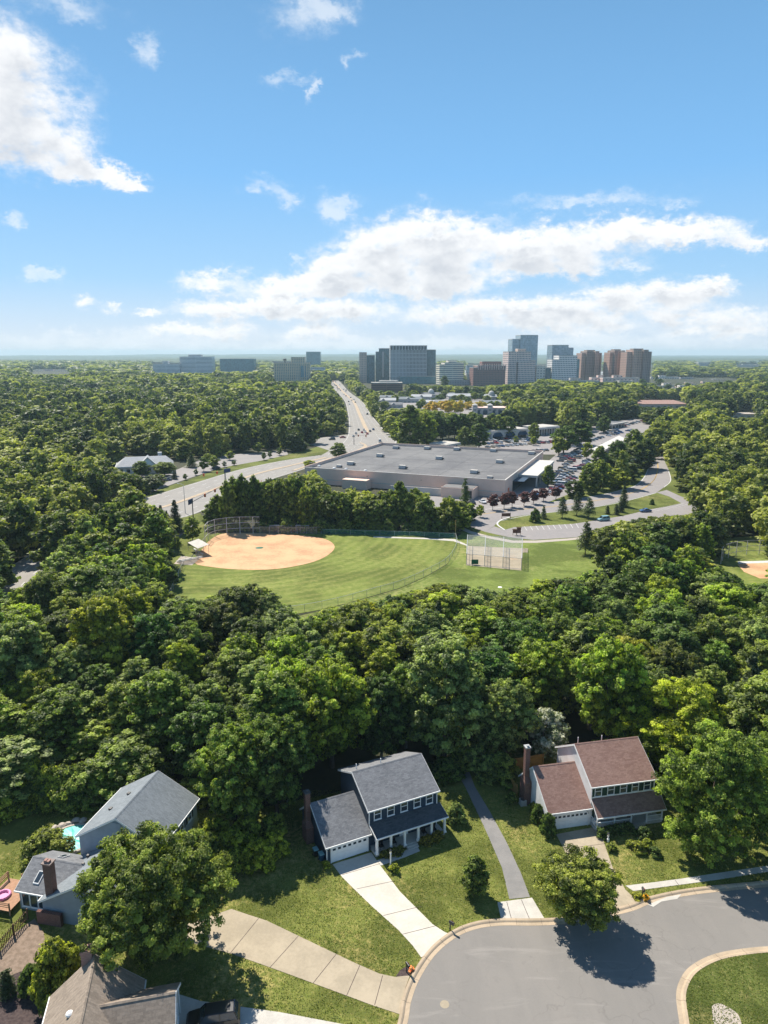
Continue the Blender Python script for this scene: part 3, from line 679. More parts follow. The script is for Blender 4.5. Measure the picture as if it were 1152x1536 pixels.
def window(parent, x, y, z0, z1, wd, frame='white_paint', sash=True, shutter=None, axis='x'):
    """window set in a wall that faces -y (axis x) or +x (axis y)"""
    def bx(mb, a, b, c0, c1, d0, d1):
        if axis == 'x': mb.box(a, y - d1, c0, b, y - d0, c1)
        else: mb.box(y + d0, a, c0, y + d1, b, c1)
    f = .09; mb = MB(); a, b = x - wd / 2, x + wd / 2
    bx(mb, a - f, a, z0 - f, z1 + f, .0, .07); bx(mb, b, b + f, z0 - f, z1 + f, .0, .07); bx(mb, a, b, z1, z1 + f, .0, .07); bx(mb, a, b, z0 - f, z0, .0, .07)
    if sash: bx(mb, a, b, (z0 + z1) / 2 - .035, (z0 + z1) / 2 + .035, .012, .05)
    o = mb.build('window', frame, parent); pb = MB(); bx(pb, a, b, z0, z1, -.02, .008); pb.build('pane', 'glass', o)
    sb = MB(); bx(sb, a - f - .04, b + f + .04, z0 - f - .05, z0 - f, .0, .11); sb.build('sill', frame, o)
    if shutter:
        for s in (-1, 1):
            q = MB(); xa = x + s * (wd / 2 + f + .02); xb = xa + s * .36; lo, hi = min(xa, xb), max(xa, xb)
            bx(q, lo, hi, z0 - .05, z1 + .05, .0, .05)
            for k in range(7): bx(q, lo + .05, hi - .05, z0 + (z1 - z0) * k / 7 + .02, z0 + (z1 - z0) * k / 7 + .1, .05, .066)
            q.build('shutter', shutter, parent)
def colonial(p, st):
    """two-storey house with a one-storey garage wing and a front porch"""
    x0, y0, ang, Wg, dg, hg, rg, Wm, dm, hm, rm, off, pd, pe, pt, gf, mf, ghb, mhb = p
    h = thing(st['name'], st['label'], 'house', (x0, y0, 0), ang)
    gy = dg * gf; gback = dg + (ghb - 1.9) * .9; bh = 2.7
    wb = MB(); wb.prism_x([(0, -.3), (0, hg - .08), (gy, rg - .16), (gback, 2.0), (gback, -.3)], 0, Wg - .003)
    my = off + dm * mf; mb_ = off + dm
    wb.prism_x([(off, -.3), (off, hm - .1), (my, rm - .18), (mb_, mhb - .12), (mb_, -.3)], Wg, Wg + Wm)
    wb.build('wall', st['wall'], h)
    sg = (rg - hg) / gy; sm = (rm - hm) / (my - off)
    slope_roof(h, [(-.3, hg - .3 * sg), (gy, rg), (gback + .3, 1.9)], -.22, Wg - .006, st['roof'])
    slope_roof(h, [(off - .3, hm - .3 * sm), (my, rm), (mb_ + .3, mhb - .15)], Wg - .24, Wg + Wm + .24, st['roof'])
    # porch
    pw = Wm + st.get('porch_extra', .25); py = off - pd; spz = (pt - pe) / pd
    slope_roof(h, [(py - .25, pe - .25 * spz), (off - .004, pt)], Wg + .02, Wg + pw + .2, st['roof_porch'], .13)
    MB().box(Wg + .05, py + .12, -.2, Wg + pw, off - .004, .38).build('porch_floor', st['floor'], h)
    MB().box(Wg + .06, py + .02, pe - .42, Wg + pw + .1, py + .2, pe - .16).build('porch_beam', 'white_paint', h)
    for f in st['columns']:
        cb = MB(); cx = Wg + .2 + f * (pw - .3); s = st['colw']
        cb.box(cx - s, py + .11 - s, .383, cx + s, py + .11 + s, pe - .421); cb.box(cx - s * 1.5, py + .11 - s * 1.5, .384, cx + s * 1.5, py + .11 + s * 1.5, .62); cb.box(cx - s * 1.4, py + .11 - s * 1.4, pe - .56, cx + s * 1.4, py + .11 + s * 1.4, pe - .424)
        cb.build('porch_column', 'white_paint', h)
    for f0, f1 in st.get('rails', ()):
        rb_ = MB(); a, b = Wg + .2 + f0 * (pw - .3) + s, Wg + .2 + f1 * (pw - .3) - s
        rb_.box(a, py + .07, 1.2, b, py + .15, 1.28); rb_.box(a, py + .07, .5, b, py + .15, .57)
        n = int((b - a) / .15)
        for k in range(n): xx = a + (b - a) * (k + .5) / n; rb_.box(xx - .025, py + .09, .57, xx + .025, py + .13, 1.2)
        rb_.build('porch_railing', 'white_paint', h)
    if st.get('side_rail'):
        rb_ = MB(); rb_.box(Wg + .12, py + .3, 1.2, Wg + .2, off - .1, 1.28); rb_.box(Wg + .12, py + .3, .5, Wg + .2, off - .1, .57)
        for k in range(9): yy = py + .4 + k * (pd - .6) / 9; rb_.box(Wg + .14, yy, .57, Wg + .18, yy + .05, 1.2)
        rb_.build('porch_railing', 'white_paint', h)
    sx = Wg + .2 + st['steps'] * (pw - .3); sb = MB()
    for k in range(2): sb.box(sx - .75, py + .1 - .32 * (k + 1), 0, sx + .75, py + .1 - .32 * k - .003, .30 - .14 * k)
    sb.build('porch_step', 'pale_concrete', h)
    for f in st['upper']: window(h, Wg + f * Wm, off, hm - 1.75, hm - .42, .84, shutter=st.get('shutter'))
    for f in st['lower']: window(h, Wg + f * Wm, off, .95, 2.35, .95, shutter=st.get('shutter'))
    dx = Wg + st['door'] * Wm
    d = MB().box(dx - .46, off - .06, .384, dx + .46, off - .003, 2.4).build('front_door', st['doorm'], h)
    db = MB(); db.box(dx - .6, off - .09, .384, dx - .462, off - .004, 2.55); db.box(dx + .462, off - .09, .384, dx + .6, off - .004, 2.55); db.box(dx - .462, off - .09, 2.402, dx + .462, off - .004, 2.55); db.build('door_frame', 'white_paint', d)
    MB().box(dx + .33, off - .11, 1.3, dx + .39, off - .062, 1.42).build('handle', 'dark_metal', d)
    # garage door
    gx0, gx1, gz = .62, Wg - .45, 2.15; g = MB()
    for k in range(4): g.box(gx0, -.045, .07 + k * .52, gx1, -.004, .07 + k * .52 + .505)
    go = g.build('garage_door', 'white_paint', h); 
    for k in range(st['panes']):
        a = gx0 + (gx1 - gx0) * (k + .5) / st['panes']; MB().box(a - .19, -.056, 1.62, a + .19, -.046, 1.92).build('pane', 'glass', go)
    fb = MB(); fb.box(gx0 - .16, -.07, 0, gx0 - .003, -.003, gz + .16); fb.box(gx1 + .003, -.07, 0, gx1 + .16, -.003, gz + .16); fb.box(gx0 - .003, -.07, gz, gx1 + .003, -.003, gz + .16); fb.build('frame', 'white_paint', go)
    if st.get('arch'):
        ab = MB()
        for k in range(12):
            a0, a1 = math.pi * k / 12, math.pi * (k + 1) / 12; c_ = (gx0 + gx1) / 2; r_ = (gx1 - gx0) / 2 + .1
            ab.bar((c_ - r_ * math.cos(a0), -.075, 1.7 + .78 * math.sin(a0) ** .6), (c_ - r_ * math.cos(a1), -.075, 1.7 + .78 * math.sin(a1) ** .6), .04, .08)
        ab.build('arch_trim', 'pale_concrete', go)
    # corner boards and downspouts
    for xx, yy, zz in ((0, 0, hg - .2), (Wg + .0, off, hm - .25), (Wg + Wm, off, hm - .25)):
        MB().box(xx - .06, yy - .05, 0 if xx < Wg or xx > Wg + 1 else pt + .02, xx + .06, yy - .004, zz).build('corner_trim', 'white_paint', h)
    MB().box(-.06, dg - .06, 0, -.004, dg + .06, ghb - .3).build('corner_trim', 'white_paint', h)
    # chimney on the garage gable
    cy_ = st['chim'][0]; ct = st['chim'][1]
    cm_ = MB().box(-1.0, cy_ - .85, -.2, -.064, cy_ + .85, st['chim'][2]).loft([(-1.0, cy_ - .85, st['chim'][2] + .002), (-.064, cy_ - .85, st['chim'][2] + .002), (-.064, cy_ + .85, st['chim'][2] + .002), (-1.0, cy_ + .85, st['chim'][2] + .002)], [(-.85, cy_ - .36, st['chim'][2] + .7), (-.23, cy_ - .36, st['chim'][2] + .7), (-.23, cy_ + .36, st['chim'][2] + .7), (-.85, cy_ + .36, st['chim'][2] + .7)])
    cm_.box(-.85, cy_ - .36, st['chim'][2] + .703, -.23, cy_ + .36, ct); co = cm_.build('chimney', 'brick', h)
    cc = MB().box(-.92, cy_ - .43, ct + .003, -.16, cy_ + .43, ct + .16); cc.box(-.7, cy_ - .3, ct + .163, -.38, cy_ - .02, ct + .4); cc.build('chimney_cap', st.get('cap', 'metal'), co)
    for k, (vx, vy) in enumerate(((Wg + .8, my + 1.0), (Wg + 4.2, my + .8))):
        MB().tube((vx, vy, rm - .75), (vx, vy, rm + .28), .06, .06, 8).build('vent_pipe', 'white_paint', h)
    lb = MB(); lb.box(.26, -.16, 1.75, .4, -.004, 2.05); lb.build('wall_lamp', 'dark_metal', h)
    return h
h1 = colonial((-6.857, 74.179, .448, 5.76, 6.286, 2.70, 5.262, 9.546, 9.185, 5.593, 7.959, .377, 1.922, 2.9, 3.45, .792, .514, 4.719, 5.784),
    dict(name='house', label='navy blue house with grey shingle roof, white garage door and white porch columns', wall='siding_navy', roof='roof_grey', roof_porch='roof_dark', floor='pale_concrete',
         columns=(0, .2, .4, .6, .8, 1.0), colw=.13, steps=.5, upper=(.12, .31, .505, .70, .885), lower=(.14, .33, .70, .88), door=.5, doorm='white_paint', panes=7, cap='roof_dark', chim=(5.2, 6.7, 2.2)))
h2 = colonial((21.132, 80.402, .202, 5.844, 6.204, 2.848, 6.105, 8.878, 10.248, 5.81, 8.753, .084, 1.62, 2.42, 3.75, .819, .488, 5.376, 5.294),
    dict(name='house', label='white house with rose brown roof, green shutters and brick chimney', wall='siding_white', roof='roof_rose', roof_porch='roof_rose', floor='pale_concrete', porch_extra=.6,
         columns=(0, .26, .52, .76, 1.0), colw=.075, rails=((0, .26), (.26, .52), (.76, 1.0)), side_rail=True, steps=.64, upper=(.10, .30, .50, .69, .885), lower=(.13, .36, .87), door=.64, doorm='brown_sign', panes=8, shutter='shutter_green', arch=True, chim=(6.4, 8.2, 3.3)))

def gable_y(parent, x0, x1, y0, y1, ze, zr, m, oh=.3, name='roof'):
    """gable roof whose ridge runs along local y"""
    xm = (x0 + x1) / 2; s = (zr - ze) / (xm - x0); o_ = oh
    prof = [(x0 - o_, ze - o_ * s), (xm, zr), (x1 + o_, ze - o_ * s)]
    loop = prof + [(x, z - .16) for x, z in reversed(prof)]
    o = MB().loft([(x, y1 + .2, z) for x, z in loop], [(x, y0 - .2, z) for x, z in loop]).build(name, m, parent)
    tb = MB()
    for ya, yb in ((y0 - .25, y0 - .203), (y1 + .203, y1 + .25)):
        l2 = [(x, z - .03) for x, z in prof] + [(x, z - .3) for x, z in reversed(prof)]
        tb.loft([(x, yb, z) for x, z in l2], [(x, ya, z) for x, z in l2])
    for xx in (x0 - o_ - .1, x1 + o_ + .003): tb.box(xx, y0 - .2, ze - o_ * s - .2, xx + .1, y1 + .2, ze - o_ * s - .04)
    tb.build('trim', 'white_paint', o)
    MB().loft([(xm - .16, y1 + .2, zr - .07), (xm, y1 + .2, zr + .03), (xm + .16, y1 + .2, zr - .07)], [(xm - .16, y0 - .2, zr - .07), (xm, y0 - .2, zr + .03), (xm + .16, y0 - .2, zr - .07)]).build('ridge_cap', m, o)
    return o
def gwall(mb, x0, x1, y0, y1, ze, zr):
    xm = (x0 + x1) / 2; l = [(x0, -.3), (x1, -.3), (x1, ze - .1), (xm, zr - .2), (x0, ze - .1)]
    mb.loft([(x, y1, z) for x, z in l], [(x, y0, z) for x, z in l]); return mb
# grey-blue house behind the leaning tree
h3 = thing('house', 'blue grey house with pale shingle roof, low wing and skylights beside the pool', 'house', (-35.5, 72.5, 0), R(-12))
wb = MB(); gwall(wb, 0, 10.2, 0, 9.2, 5.5, 8.5); gwall(wb, .1, 10.1, -7, -.004, 2.7, 5.5)
wb.prism_x([(-6.1, -.3), (-6.1, 2.6), (-3.1, 4.1), (-.2, 2.65), (-.2, -.3)], -3.5, 1.2); wb.build('wall', 'siding_grey', h3)
gable_y(h3, 0, 10.2, 0, 9.2, 5.5, 8.5, 'roof_bluegrey'); gable_y(h3, .1, 10.1, -7, -.25, 2.7, 5.5, 'roof_bluegrey')
r3 = slope_roof(h3, [(-6.4, 2.55), (-3.1, 4.28), (.05, 2.62)], -3.75, 2.6, 'roof_grey')
for xs, ys in ((-1.7, -5.0), (-1.0, -1.6)):
    zs = 4.28 - abs(ys + 3.1) * .525; s = .525 if ys < -3.1 else -.525
    kb = MB(); kb.loft([(xs - .35, ys - .6, zs - .6 * s), (xs + .35, ys - .6, zs - .6 * s), (xs + .35, ys + .6, zs + .6 * s), (xs - .35, ys + .6, zs + .6 * s)], [(xs - .35, ys - .6, zs - .6 * s + .14), (xs + .35, ys - .6, zs - .6 * s + .14), (xs + .35, ys + .6, zs + .6 * s + .14), (xs - .35, ys + .6, zs + .6 * s + .14)])
    ko = kb.build('skylight', 'white_paint', r3)
    MB().loft([(xs - .28, ys - .52, zs - .52 * s + .143), (xs + .28, ys - .52, zs - .52 * s + .143), (xs + .28, ys + .52, zs + .52 * s + .143), (xs - .28, ys + .52, zs + .52 * s + .143)], [(xs - .28, ys - .52, zs - .52 * s + .155), (xs + .28, ys - .52, zs - .52 * s + .155), (xs + .28, ys + .52, zs + .52 * s + .155), (xs - .28, ys + .52, zs + .52 * s + .155)]).build('skylight_pane', 'glass', r3)
for k in range(3): window(h3, -2.7 + k * 1.0, -6.1, .5, 2.1, .86, sash=False)
for yy in (1.2, 3.2, 5.2, 7.2): window(h3, yy, 10.2, 3.7, 5.0, .85, shutter='shutter_navy', axis='y')
for yy in (1.6, 4.4, 7.0): window(h3, yy, 10.2, .9, 2.3, .85, shutter='shutter_navy', axis='y')
vt = MB()
for x_, y_ in ((2.2, 3.2), (3.2, 5.6)): vt.box(x_ - .18, y_ - .2, 5.5 + x_ * .588, x_ + .18, y_ + .2, 5.72 + x_ * .588)
for x_, y_ in ((1.3, -2.2), (2.0, -1.4), (2.5, -3.0)): vt.box(x_ - .13, y_ - .13, 2.7 + x_ * .56, x_ + .13, y_ + .13, 2.98 + x_ * .56)
vt.build('roof_vent', 'dark_metal', h3)
lv = MB().box(4.6, -.09, 7.0, 5.6, -.004, 7.7); lv.build('gable_vent', 'siding_grey', h3)
c3 = MB(); c3.box(.55, -6.9, -.2, 1.45, -6.11, 6.9).build('chimney', 'brick', h3); cc = h3.children[-1]
MB().box(.45, -7.0, 6.903, 1.55, -6.01, 7.05).box(.7, -6.8, 7.053, 1.0, -6.4, 7.35).box(1.05, -6.8, 7.053, 1.3, -6.4, 7.3).build('chimney_cap', 'brick_pink', cc)
MB().box(-.3, -7.6, -.1, 2.6, -7.2, 1.5).build('garden_wall', 'brick', h3)
MB().box(9.2, -7.06, .05, 4.6, -7.004, 2.2).build('garage_door', 'white_paint', h3)
# deck, pool
def to_h3(x, y, z=0): a = R(-12); return (-35.5 + x * math.cos(a) - y * math.sin(a), 72.5 + x * math.sin(a) + y * math.cos(a), z)
dk = thing('deck', 'small wooden garden deck with rail outside the low grey wing', 'deck', to_h3(-5.6, -5.2), R(-12))
fb = MB()
for k in range(22): fb.box(-1.9, -2.2 + k * .2, .62, 1.75, -2.2 + k * .2 + .185, .68)
fb.build('deck_floor', 'deck_wood', dk)
for (x_, y_) in ((-1.85, -2.1), (-1.85, 0), (-1.85, 2.1), (0, -2.1), (1.7, -2.1), (0, 2.1), (1.7, 2.1)): MB().box(x_ - .06, y_ - .06, -.1, x_ + .06, y_ + .06, 1.62).build('post', 'deck_wood', dk)
rl = MB()
for z_ in (1.05, 1.3, 1.52): rl.box(-1.9, -2.17, z_, 1.72, -2.11, z_ + .1); rl.box(-1.92, -2.1, z_, -1.86, 2.1, z_ + .1)
rl.build('railing', 'deck_wood', dk)
st_ = thing('inflatable_tub', 'round pink inflatable tub lying on the wooden deck', 'paddling pool', to_h3(-6.1, -5.6, .68))
tb = MB()
for k in range(14): a0, a1 = k * math.pi / 7, (k + 1) * math.pi / 7; tb.tube((.7 * math.cos(a0), .7 * math.sin(a0), .16), (.7 * math.cos(a1), .7 * math.sin(a1), .16), .16, .16, 6)
tb.build('rim', 'pink', st_); MB().lathe([(.01, .02), (.7, .02), (.7, .05)], 14).build('floor', 'pink', st_)
pl = thing('swimming_pool', 'teal covered swimming pool with pale stone coping behind the blue grey house', 'pool', (-39.4, 78.6, 0))
pb = MB(); pb.lathe([(2.95, .0), (2.95, .26), (2.6, .28), (2.6, .0)], 22); pb.build('coping', 'stone', pl)
wv = MB()
for k in range(22):
    a0, a1 = k * math.pi / 11, (k + 1) * math.pi / 11
    wv.face([(0, 0, .20), (1.3 * math.cos(a0), 1.3 * math.sin(a0), .23 + .03 * math.sin(k * 2)), (1.3 * math.cos(a1), 1.3 * math.sin(a1), .23 + .03 * math.sin(k * 2 + 2))]); wv.face([(1.3 * math.cos(a0), 1.3 * math.sin(a0), .23 + .03 * math.sin(k * 2)), (2.6 * math.cos(a0), 2.6 * math.sin(a0), .22), (2.6 * math.cos(a1), 2.6 * math.sin(a1), .22), (1.3 * math.cos(a1), 1.3 * math.sin(a1), .23 + .03 * math.sin(k * 2 + 2))])
wv.build('pool_cover', 'pool', pl)
for k in range(7):
    a_ = 1.6 + k * .24; rr = 3.6 + .25 * math.sin(k * 2.1); o = MB().lathe([(.0, -.1), (.45, -.05), (.5, .25), (.3, .5), (.0, .55)], 7).build('boulder', 'stone', None, True, (-39.4 + rr * math.cos(a_), 78.6 + rr * math.sin(a_), 0))
    o.scale = (1 + .3 * math.sin(k), 1 + .3 * math.cos(k * 1.7), .8); tag(o, 'rounded tan boulder in the row around the teal pool', 'boulder', 'boulders round the pool')
# tan-roofed house
h4 = thing('house', 'house with tan shingle hip roof, round roof vent and brick chimney below the leaning tree', 'house', (-26.1, 53.8, 0), R(12.5))
wb = MB(); gwall(wb, -3.8, 3.8, -16, 0, 3.6, 7.0)
wb.prism_x([(-8.3, -.3), (-8.3, 3.1), (-4.5, 6.0), (-.8, 3.15), (-.8, -.3)], 2.0, 7.0); wb.build('wall', 'siding_cream', h4)
r4 = gable_y(h4, -3.8, 3.8, -16, 0, 3.6, 7.0, 'roof_tan')
slope_roof(h4, [(-8.6, 2.98), (-4.5, 6.1), (-.5, 3.06)], .2, 7.25, 'roof_tan')
o = MB().lathe([(.30, .0), (.34, .10), (.30, .2), (.17, .3), (.02, .34)], 12).build('roof_vent', 'white_paint', h4, True, (-1.3, -4.6, 5.8))
c4 = MB().box(-1.15, -.05, -.2, -.2, .8, 7.35).build('chimney', 'brick_pink', h4)
ct = MB()
for a in ((-1.2, -.1, -.95, .85), (-.4, -.1, -.15, .85), (-.95, -.1, -.4, .12), (-.95, .63, -.4, .85)): ct.box(a[0], a[1], 7.353, a[2], a[3], 7.6)
ct.build('chimney_cap', 'brick_pink', c4)
dp = MB()
for x_, y_ in ((7.03, -.95), (7.03, -8.0)): dp.tube((x_ + .06, y_, .1), (x_ + .06, y_, 3.0), .05, .05, 6)
dp.build('downspout', 'white_paint', h4)
window(h4, -2.6, 7.0, 1.0, 2.3, .9, axis='y'); window(h4, -6.0, 7.0, 1.0, 2.3, .9, axis='y')
# sheds and small things of the gardens
def wheelie(x, y, rz, body, label):
    b = thing('wheelie_bin', label, 'bin', (x, y, .02), rz)
    MB().loft([(-.22, -.25, .12), (.22, -.25, .12), (.22, .25, .12), (-.22, .25, .12)], [(-.29, -.35, 1.0), (.29, -.35, 1.0), (.29, .35, 1.0), (-.29, .35, 1.0)]).build('body', body, b)
    MB().loft([(-.31, -.4, 1.003), (.31, -.4, 1.003), (.31, .38, 1.003), (-.31, .38, 1.003)], [(-.27, -.33, 1.1), (.27, -.33, 1.1), (.27, .34, 1.1), (-.27, .34, 1.1)]).build('lid', 'lid', b)
    for s in (-1, 1): MB().tube((s * .27, .27, .12), (s * .33, .27, .12), .12, .12, 12).build('wheel', 'tyre', b)
    MB().tube((-.22, .45, .95), (.22, .45, .95), .02, .02, 6).build('handle', 'black_plastic', b)
bx_, by_ = G(482, 1291)
wheelie(bx_, by_, .45, 'blue_bin', 'blue wheelie bin with pale lid, front one beside the navy garage'); wheelie(bx_ - .75, by_ + .8, .45, 'black_plastic', 'dark wheelie bin with pale lid, behind the blue bin by the navy garage')
def mailbox(px, py, rz, label):
    m_ = thing('mailbox', label, 'mailbox', G3(px, py), rz)
    MB().box(-.055, -.055, -.2, .055, .055, 1.12).build('post', 'dark_metal', m_)
    MB().box(-.05, -.45, .86, .05, -.057, .95).build('arm', 'dark_metal', m_)
    pr = [(.11, 1.0)] + [(.11 * math.cos(k * math.pi / 8), 1.15 + .11 * math.sin(k * math.pi / 8)) for k in range(9)] + [(-.11, 1.0)]
    MB().loft([(x_, .1, z_ - .12 + .124) for x_, z_ in pr], [(x_, -.48, z_ - .12 + .124) for x_, z_ in pr]).build('box', 'black_plastic', m_)
    MB().box(.112, -.3, 1.16, .125, -.1, 1.26).build('flag', 'red', m_)
mailbox(675, 1396, .9, 'dark mailbox on a post at the kerb beside the clean white driveway'); mailbox(610, 1459, .5, 'dark mailbox with pink flowers at its foot by the old tan driveway'); mailbox(963, 1345, 0, 'dark mailbox among orange flowers at the kerb near the sidewalk')
def lamp_post(px, py, h, label):
    l = thing('lamp_post', label, 'lamp post', G3(px, py))
    MB().lathe([(.16, 0), (.16, .45), (.09, .5), (.08, h - .5), (.12, h - .48), (.12, h - .42)], 10).build('post', 'white_paint', l)
    MB().lathe([(.08, h - .41), (.14, h - .1), (.14, h - .08)], 6).build('lantern', 'rubber_lamp', l); MB().lathe([(.18, h - .077), (.02, h + .08)], 6).build('cap', 'dark_metal', l)
lamp_post(586, 1302, 2.5, 'tall white lamp post beside the path to the navy house'); lamp_post(912, 1263, 1.3, 'short white lamp post beside the white house driveway')
ac = thing('air_conditioner', 'grey outdoor air conditioner unit at the foot of the brick chimney', 'air conditioner', G3(784, 1207), .2)
MB().box(-.45, -.45, .03, .45, .45, .12).build('base', 'pale_concrete', ac)
ab = MB(); ab.box(-.4, -.4, .123, .4, .4, .82)
for k in range(8): ab.box(-.41, -.36 + k * .095, .18, -.402, -.33 + k * .095, .78); ab.box(-.36 + k * .095, -.41, .18, -.33 + k * .095, -.402, .78)
ab.build('body', 'metal', ac); MB().lathe([(.34, .823), (.34, .87), (.3, .88), (.05, .88)], 16).build('fan_guard', 'dark_metal', ac)
def rail_fence(name, pts, h, m, label, gap=.32, bw=.09, post=2.2, group=None):
    f = thing(name, label, 'fence', (*pts[0], 0), 0, group); P = [Vector(p) - Vector(pts[0]) for p in pts]
    for a, b in zip(P, P[1:]):
        L = (b - a).length; n = max(1, round(L / post)); d = (b - a) / L; pk = MB()
        for k in range(n + (1 if b is P[-1] else 0)):
            q = a + (b - a) * k / n; MB().box(q.x - .06, q.y - .06, -.2, q.x + .06, q.y + .06, h + .1).build('post', m, f)
        for z_ in (h * .25, h * .85): pk.bar((*a, z_), (*b, z_), .05, .09)
        m_ = int(L / gap)
        off_ = Vector((-d.y, d.x)) * .045
        for k in range(m_):
            q = a + d * (k + .5) * gap + off_; pk.bar((q.x, q.y, .08), (q.x, q.y, h), bw, .02) if False else pk.loft([(q.x - d.x * bw / 2, q.y - d.y * bw / 2, .08), (q.x + d.x * bw / 2, q.y + d.y * bw / 2, .08), (q.x + d.x * bw / 2 + off_.x * .4, q.y + d.y * bw / 2 + off_.y * .4, .08), (q.x - d.x * bw / 2 + off_.x * .4, q.y - d.y * bw / 2 + off_.y * .4, .08)], [(q.x - d.x * bw / 2, q.y - d.y * bw / 2, h), (q.x + d.x * bw / 2, q.y + d.y * bw / 2, h), (q.x + d.x * bw / 2 + off_.x * .4, q.y + d.y * bw / 2 + off_.y * .4, h), (q.x - d.x * bw / 2 + off_.x * .4, q.y - d.y * bw / 2 + off_.y * .4, h)])
        pk.build('pickets', m, f)
    return f
rail_fence('picket_fence', [G(-20, 1450), G(0, 1428), G(42, 1380)], 1.35, 'wood', 'brown wooden picket fence along the gravel below the deck', .24, .1)
def h2w(x, y): a = .202; return (21.132 + x * math.cos(a) - y * math.sin(a), 80.402 + x * math.sin(a) + y * math.cos(a))
rail_fence('yellow_fence', [h2w(-1.3, 7.4), h2w(-1.5, 13.5), h2w(5.5, 14.0)], 1.9, 'yellow_wood', 'yellow timber fence behind the brick chimney of the white house', .15, .145)
# rocking chairs on the navy porch
def h1w(x, y, z=0): a = .448; return (-6.857 + x * math.cos(a) - y * math.sin(a), 74.179 + x * math.sin(a) + y * math.cos(a), z)
for k, fx in enumerate((6.9, 8.6, 12.9, 14.3)):
    c_ = thing('porch_chair', 'black chair on the porch of the navy house', 'chair', h1w(fx, -.75, .38), .448, 'black porch chairs')
    MB().box(-.28, -.25, .38, .28, .25, .44).build('seat', 'black_plastic', c_); MB().box(-.28, .22, .443, .28, .28, 1.1).build('backrest', 'black_plastic', c_)
    for sx_ in (-.25, .21):
        for sy_ in (-.24, .2): MB().box(sx_, sy_, 0, sx_ + .04, sy_ + .04, .377).build('leg', 'black_plastic', c_)
# ---------------------------------------------------------------- vehicles
def car_data(kind):
    L, W, hb, hr = dict(sedan=(4.6, 1.8, .92, 1.42), suv=(4.8, 1.9, 1.05, 1.75), van=(5.2, 2.0, 1.2, 2.1))[kind]; a, b = -L / 2, L / 2
    def sect(x, w, z0, z1, in_=.06): return [(x, -w, z0), (x, w, z0), (x, w, (z0 + z1) * .52), (x, w - in_, z1), (x, -w + in_, z1), (x, -w, (z0 + z1) * .52)]
    w = W / 2; body = MB()
    st = [(a, w * .82, .38, hb * .72), (a + .18, w * .95, .26, hb * .84), (a + 1.0, w, .24, hb * .98), (b - 1.0, w, .24, hb), (b - .15, w * .95, .26, hb * (.98 if kind != 'sedan' else .92)), (b, w * .86, .36, hb * .78)]
    S = [sect(*s) for s in st]
    for p, q in zip(S, S[1:]): body.loft(p, q, 0, caps=False)
    body.face(list(reversed(S[0]))); body.face(S[-1])
    # glasshouse: x of windscreen foot, roof front, roof back, rear foot
    f0, f1, r1, r0 = dict(sedan=(a + 1.25, a + 1.95, b - 1.5, b - .75), suv=(a + 1.2, a + 1.75, b - .45, b - .15), van=(a + .75, a + 1.4, b - .25, b - .12))[kind]
    lo = [(f0, -w + .1, hb - .02), (r0, -w + .1, hb - .02), (r0, w - .1, hb - .02), (f0, w - .1, hb - .02)]; hi = [(f1, -w + .27, hr - .05), (r1, -w + .27, hr - .05), (r1, w - .27, hr - .05), (f1, w - .27, hr - .05)]
    win = MB().loft(lo, hi)
    roof = MB().loft([(f1 - .03, -w + .25, hr - .049), (r1 + .03, -w + .25, hr - .049), (r1 + .03, w - .25, hr - .049), (f1 - .03, w - .25, hr - .049)], [(f1 + .1, -w + .36, hr), (r1 - .1, -w + .36, hr), (r1 - .1, w - .36, hr), (f1 + .1, w - .36, hr)])
    for s in (-1, 1):
        for p_, q_ in ((lo[0], hi[0]), (lo[1], hi[1])): roof.bar((p_[0], p_[1] * s * -1 if False else abs(p_[1]) * s, p_[2]), (q_[0], abs(q_[1]) * s, q_[2]), .07, .07)
        xm = (f1 + r1) / 2; roof.bar((xm, (w - .09) * s, hb), (xm, (w - .26) * s, hr - .05), .08, .05)
    wheel = MB().tube((0, -.1, 0), (0, .1, 0), .33, .33, 14); rim = MB().tube((0, -.108, 0), (0, .108, 0), .19, .19, 10)
    return body, win, roof, wheel, rim, (a + .85, b - .9, w - .09), L, w, hb
PAINT = {}
for n_, c_ in dict(white=(.72, .72, .72), silver=(.42, .44, .46), grey=(.14, .145, .15), black=(.012, .012, .014), red=(.35, .025, .025), blue=(.03, .09, .24), teal=(.25, .45, .48), tan=(.35, .29, .2)).items():
    m, nt_, _, _ = nodes_of(n_ + '_car_paint'); q = NT(nt_); s_ = q.principled(q.mix(q.smooth(q.noise(q.obj(), .8, 2), .35, .7), c_, tuple(x * .9 for x in c_)), .3, 0, None, .5); q.out(s_); s_.node.inputs['Coat Weight'].default_value = .6; M['paint_' + n_] = m
M['head_lamp'] = flat('head_lamp', (.7, .7, .68), .15); M['tail_lamp'] = flat('tail_lamp', (.4, .02, .02), .2)
CARMESH = {}
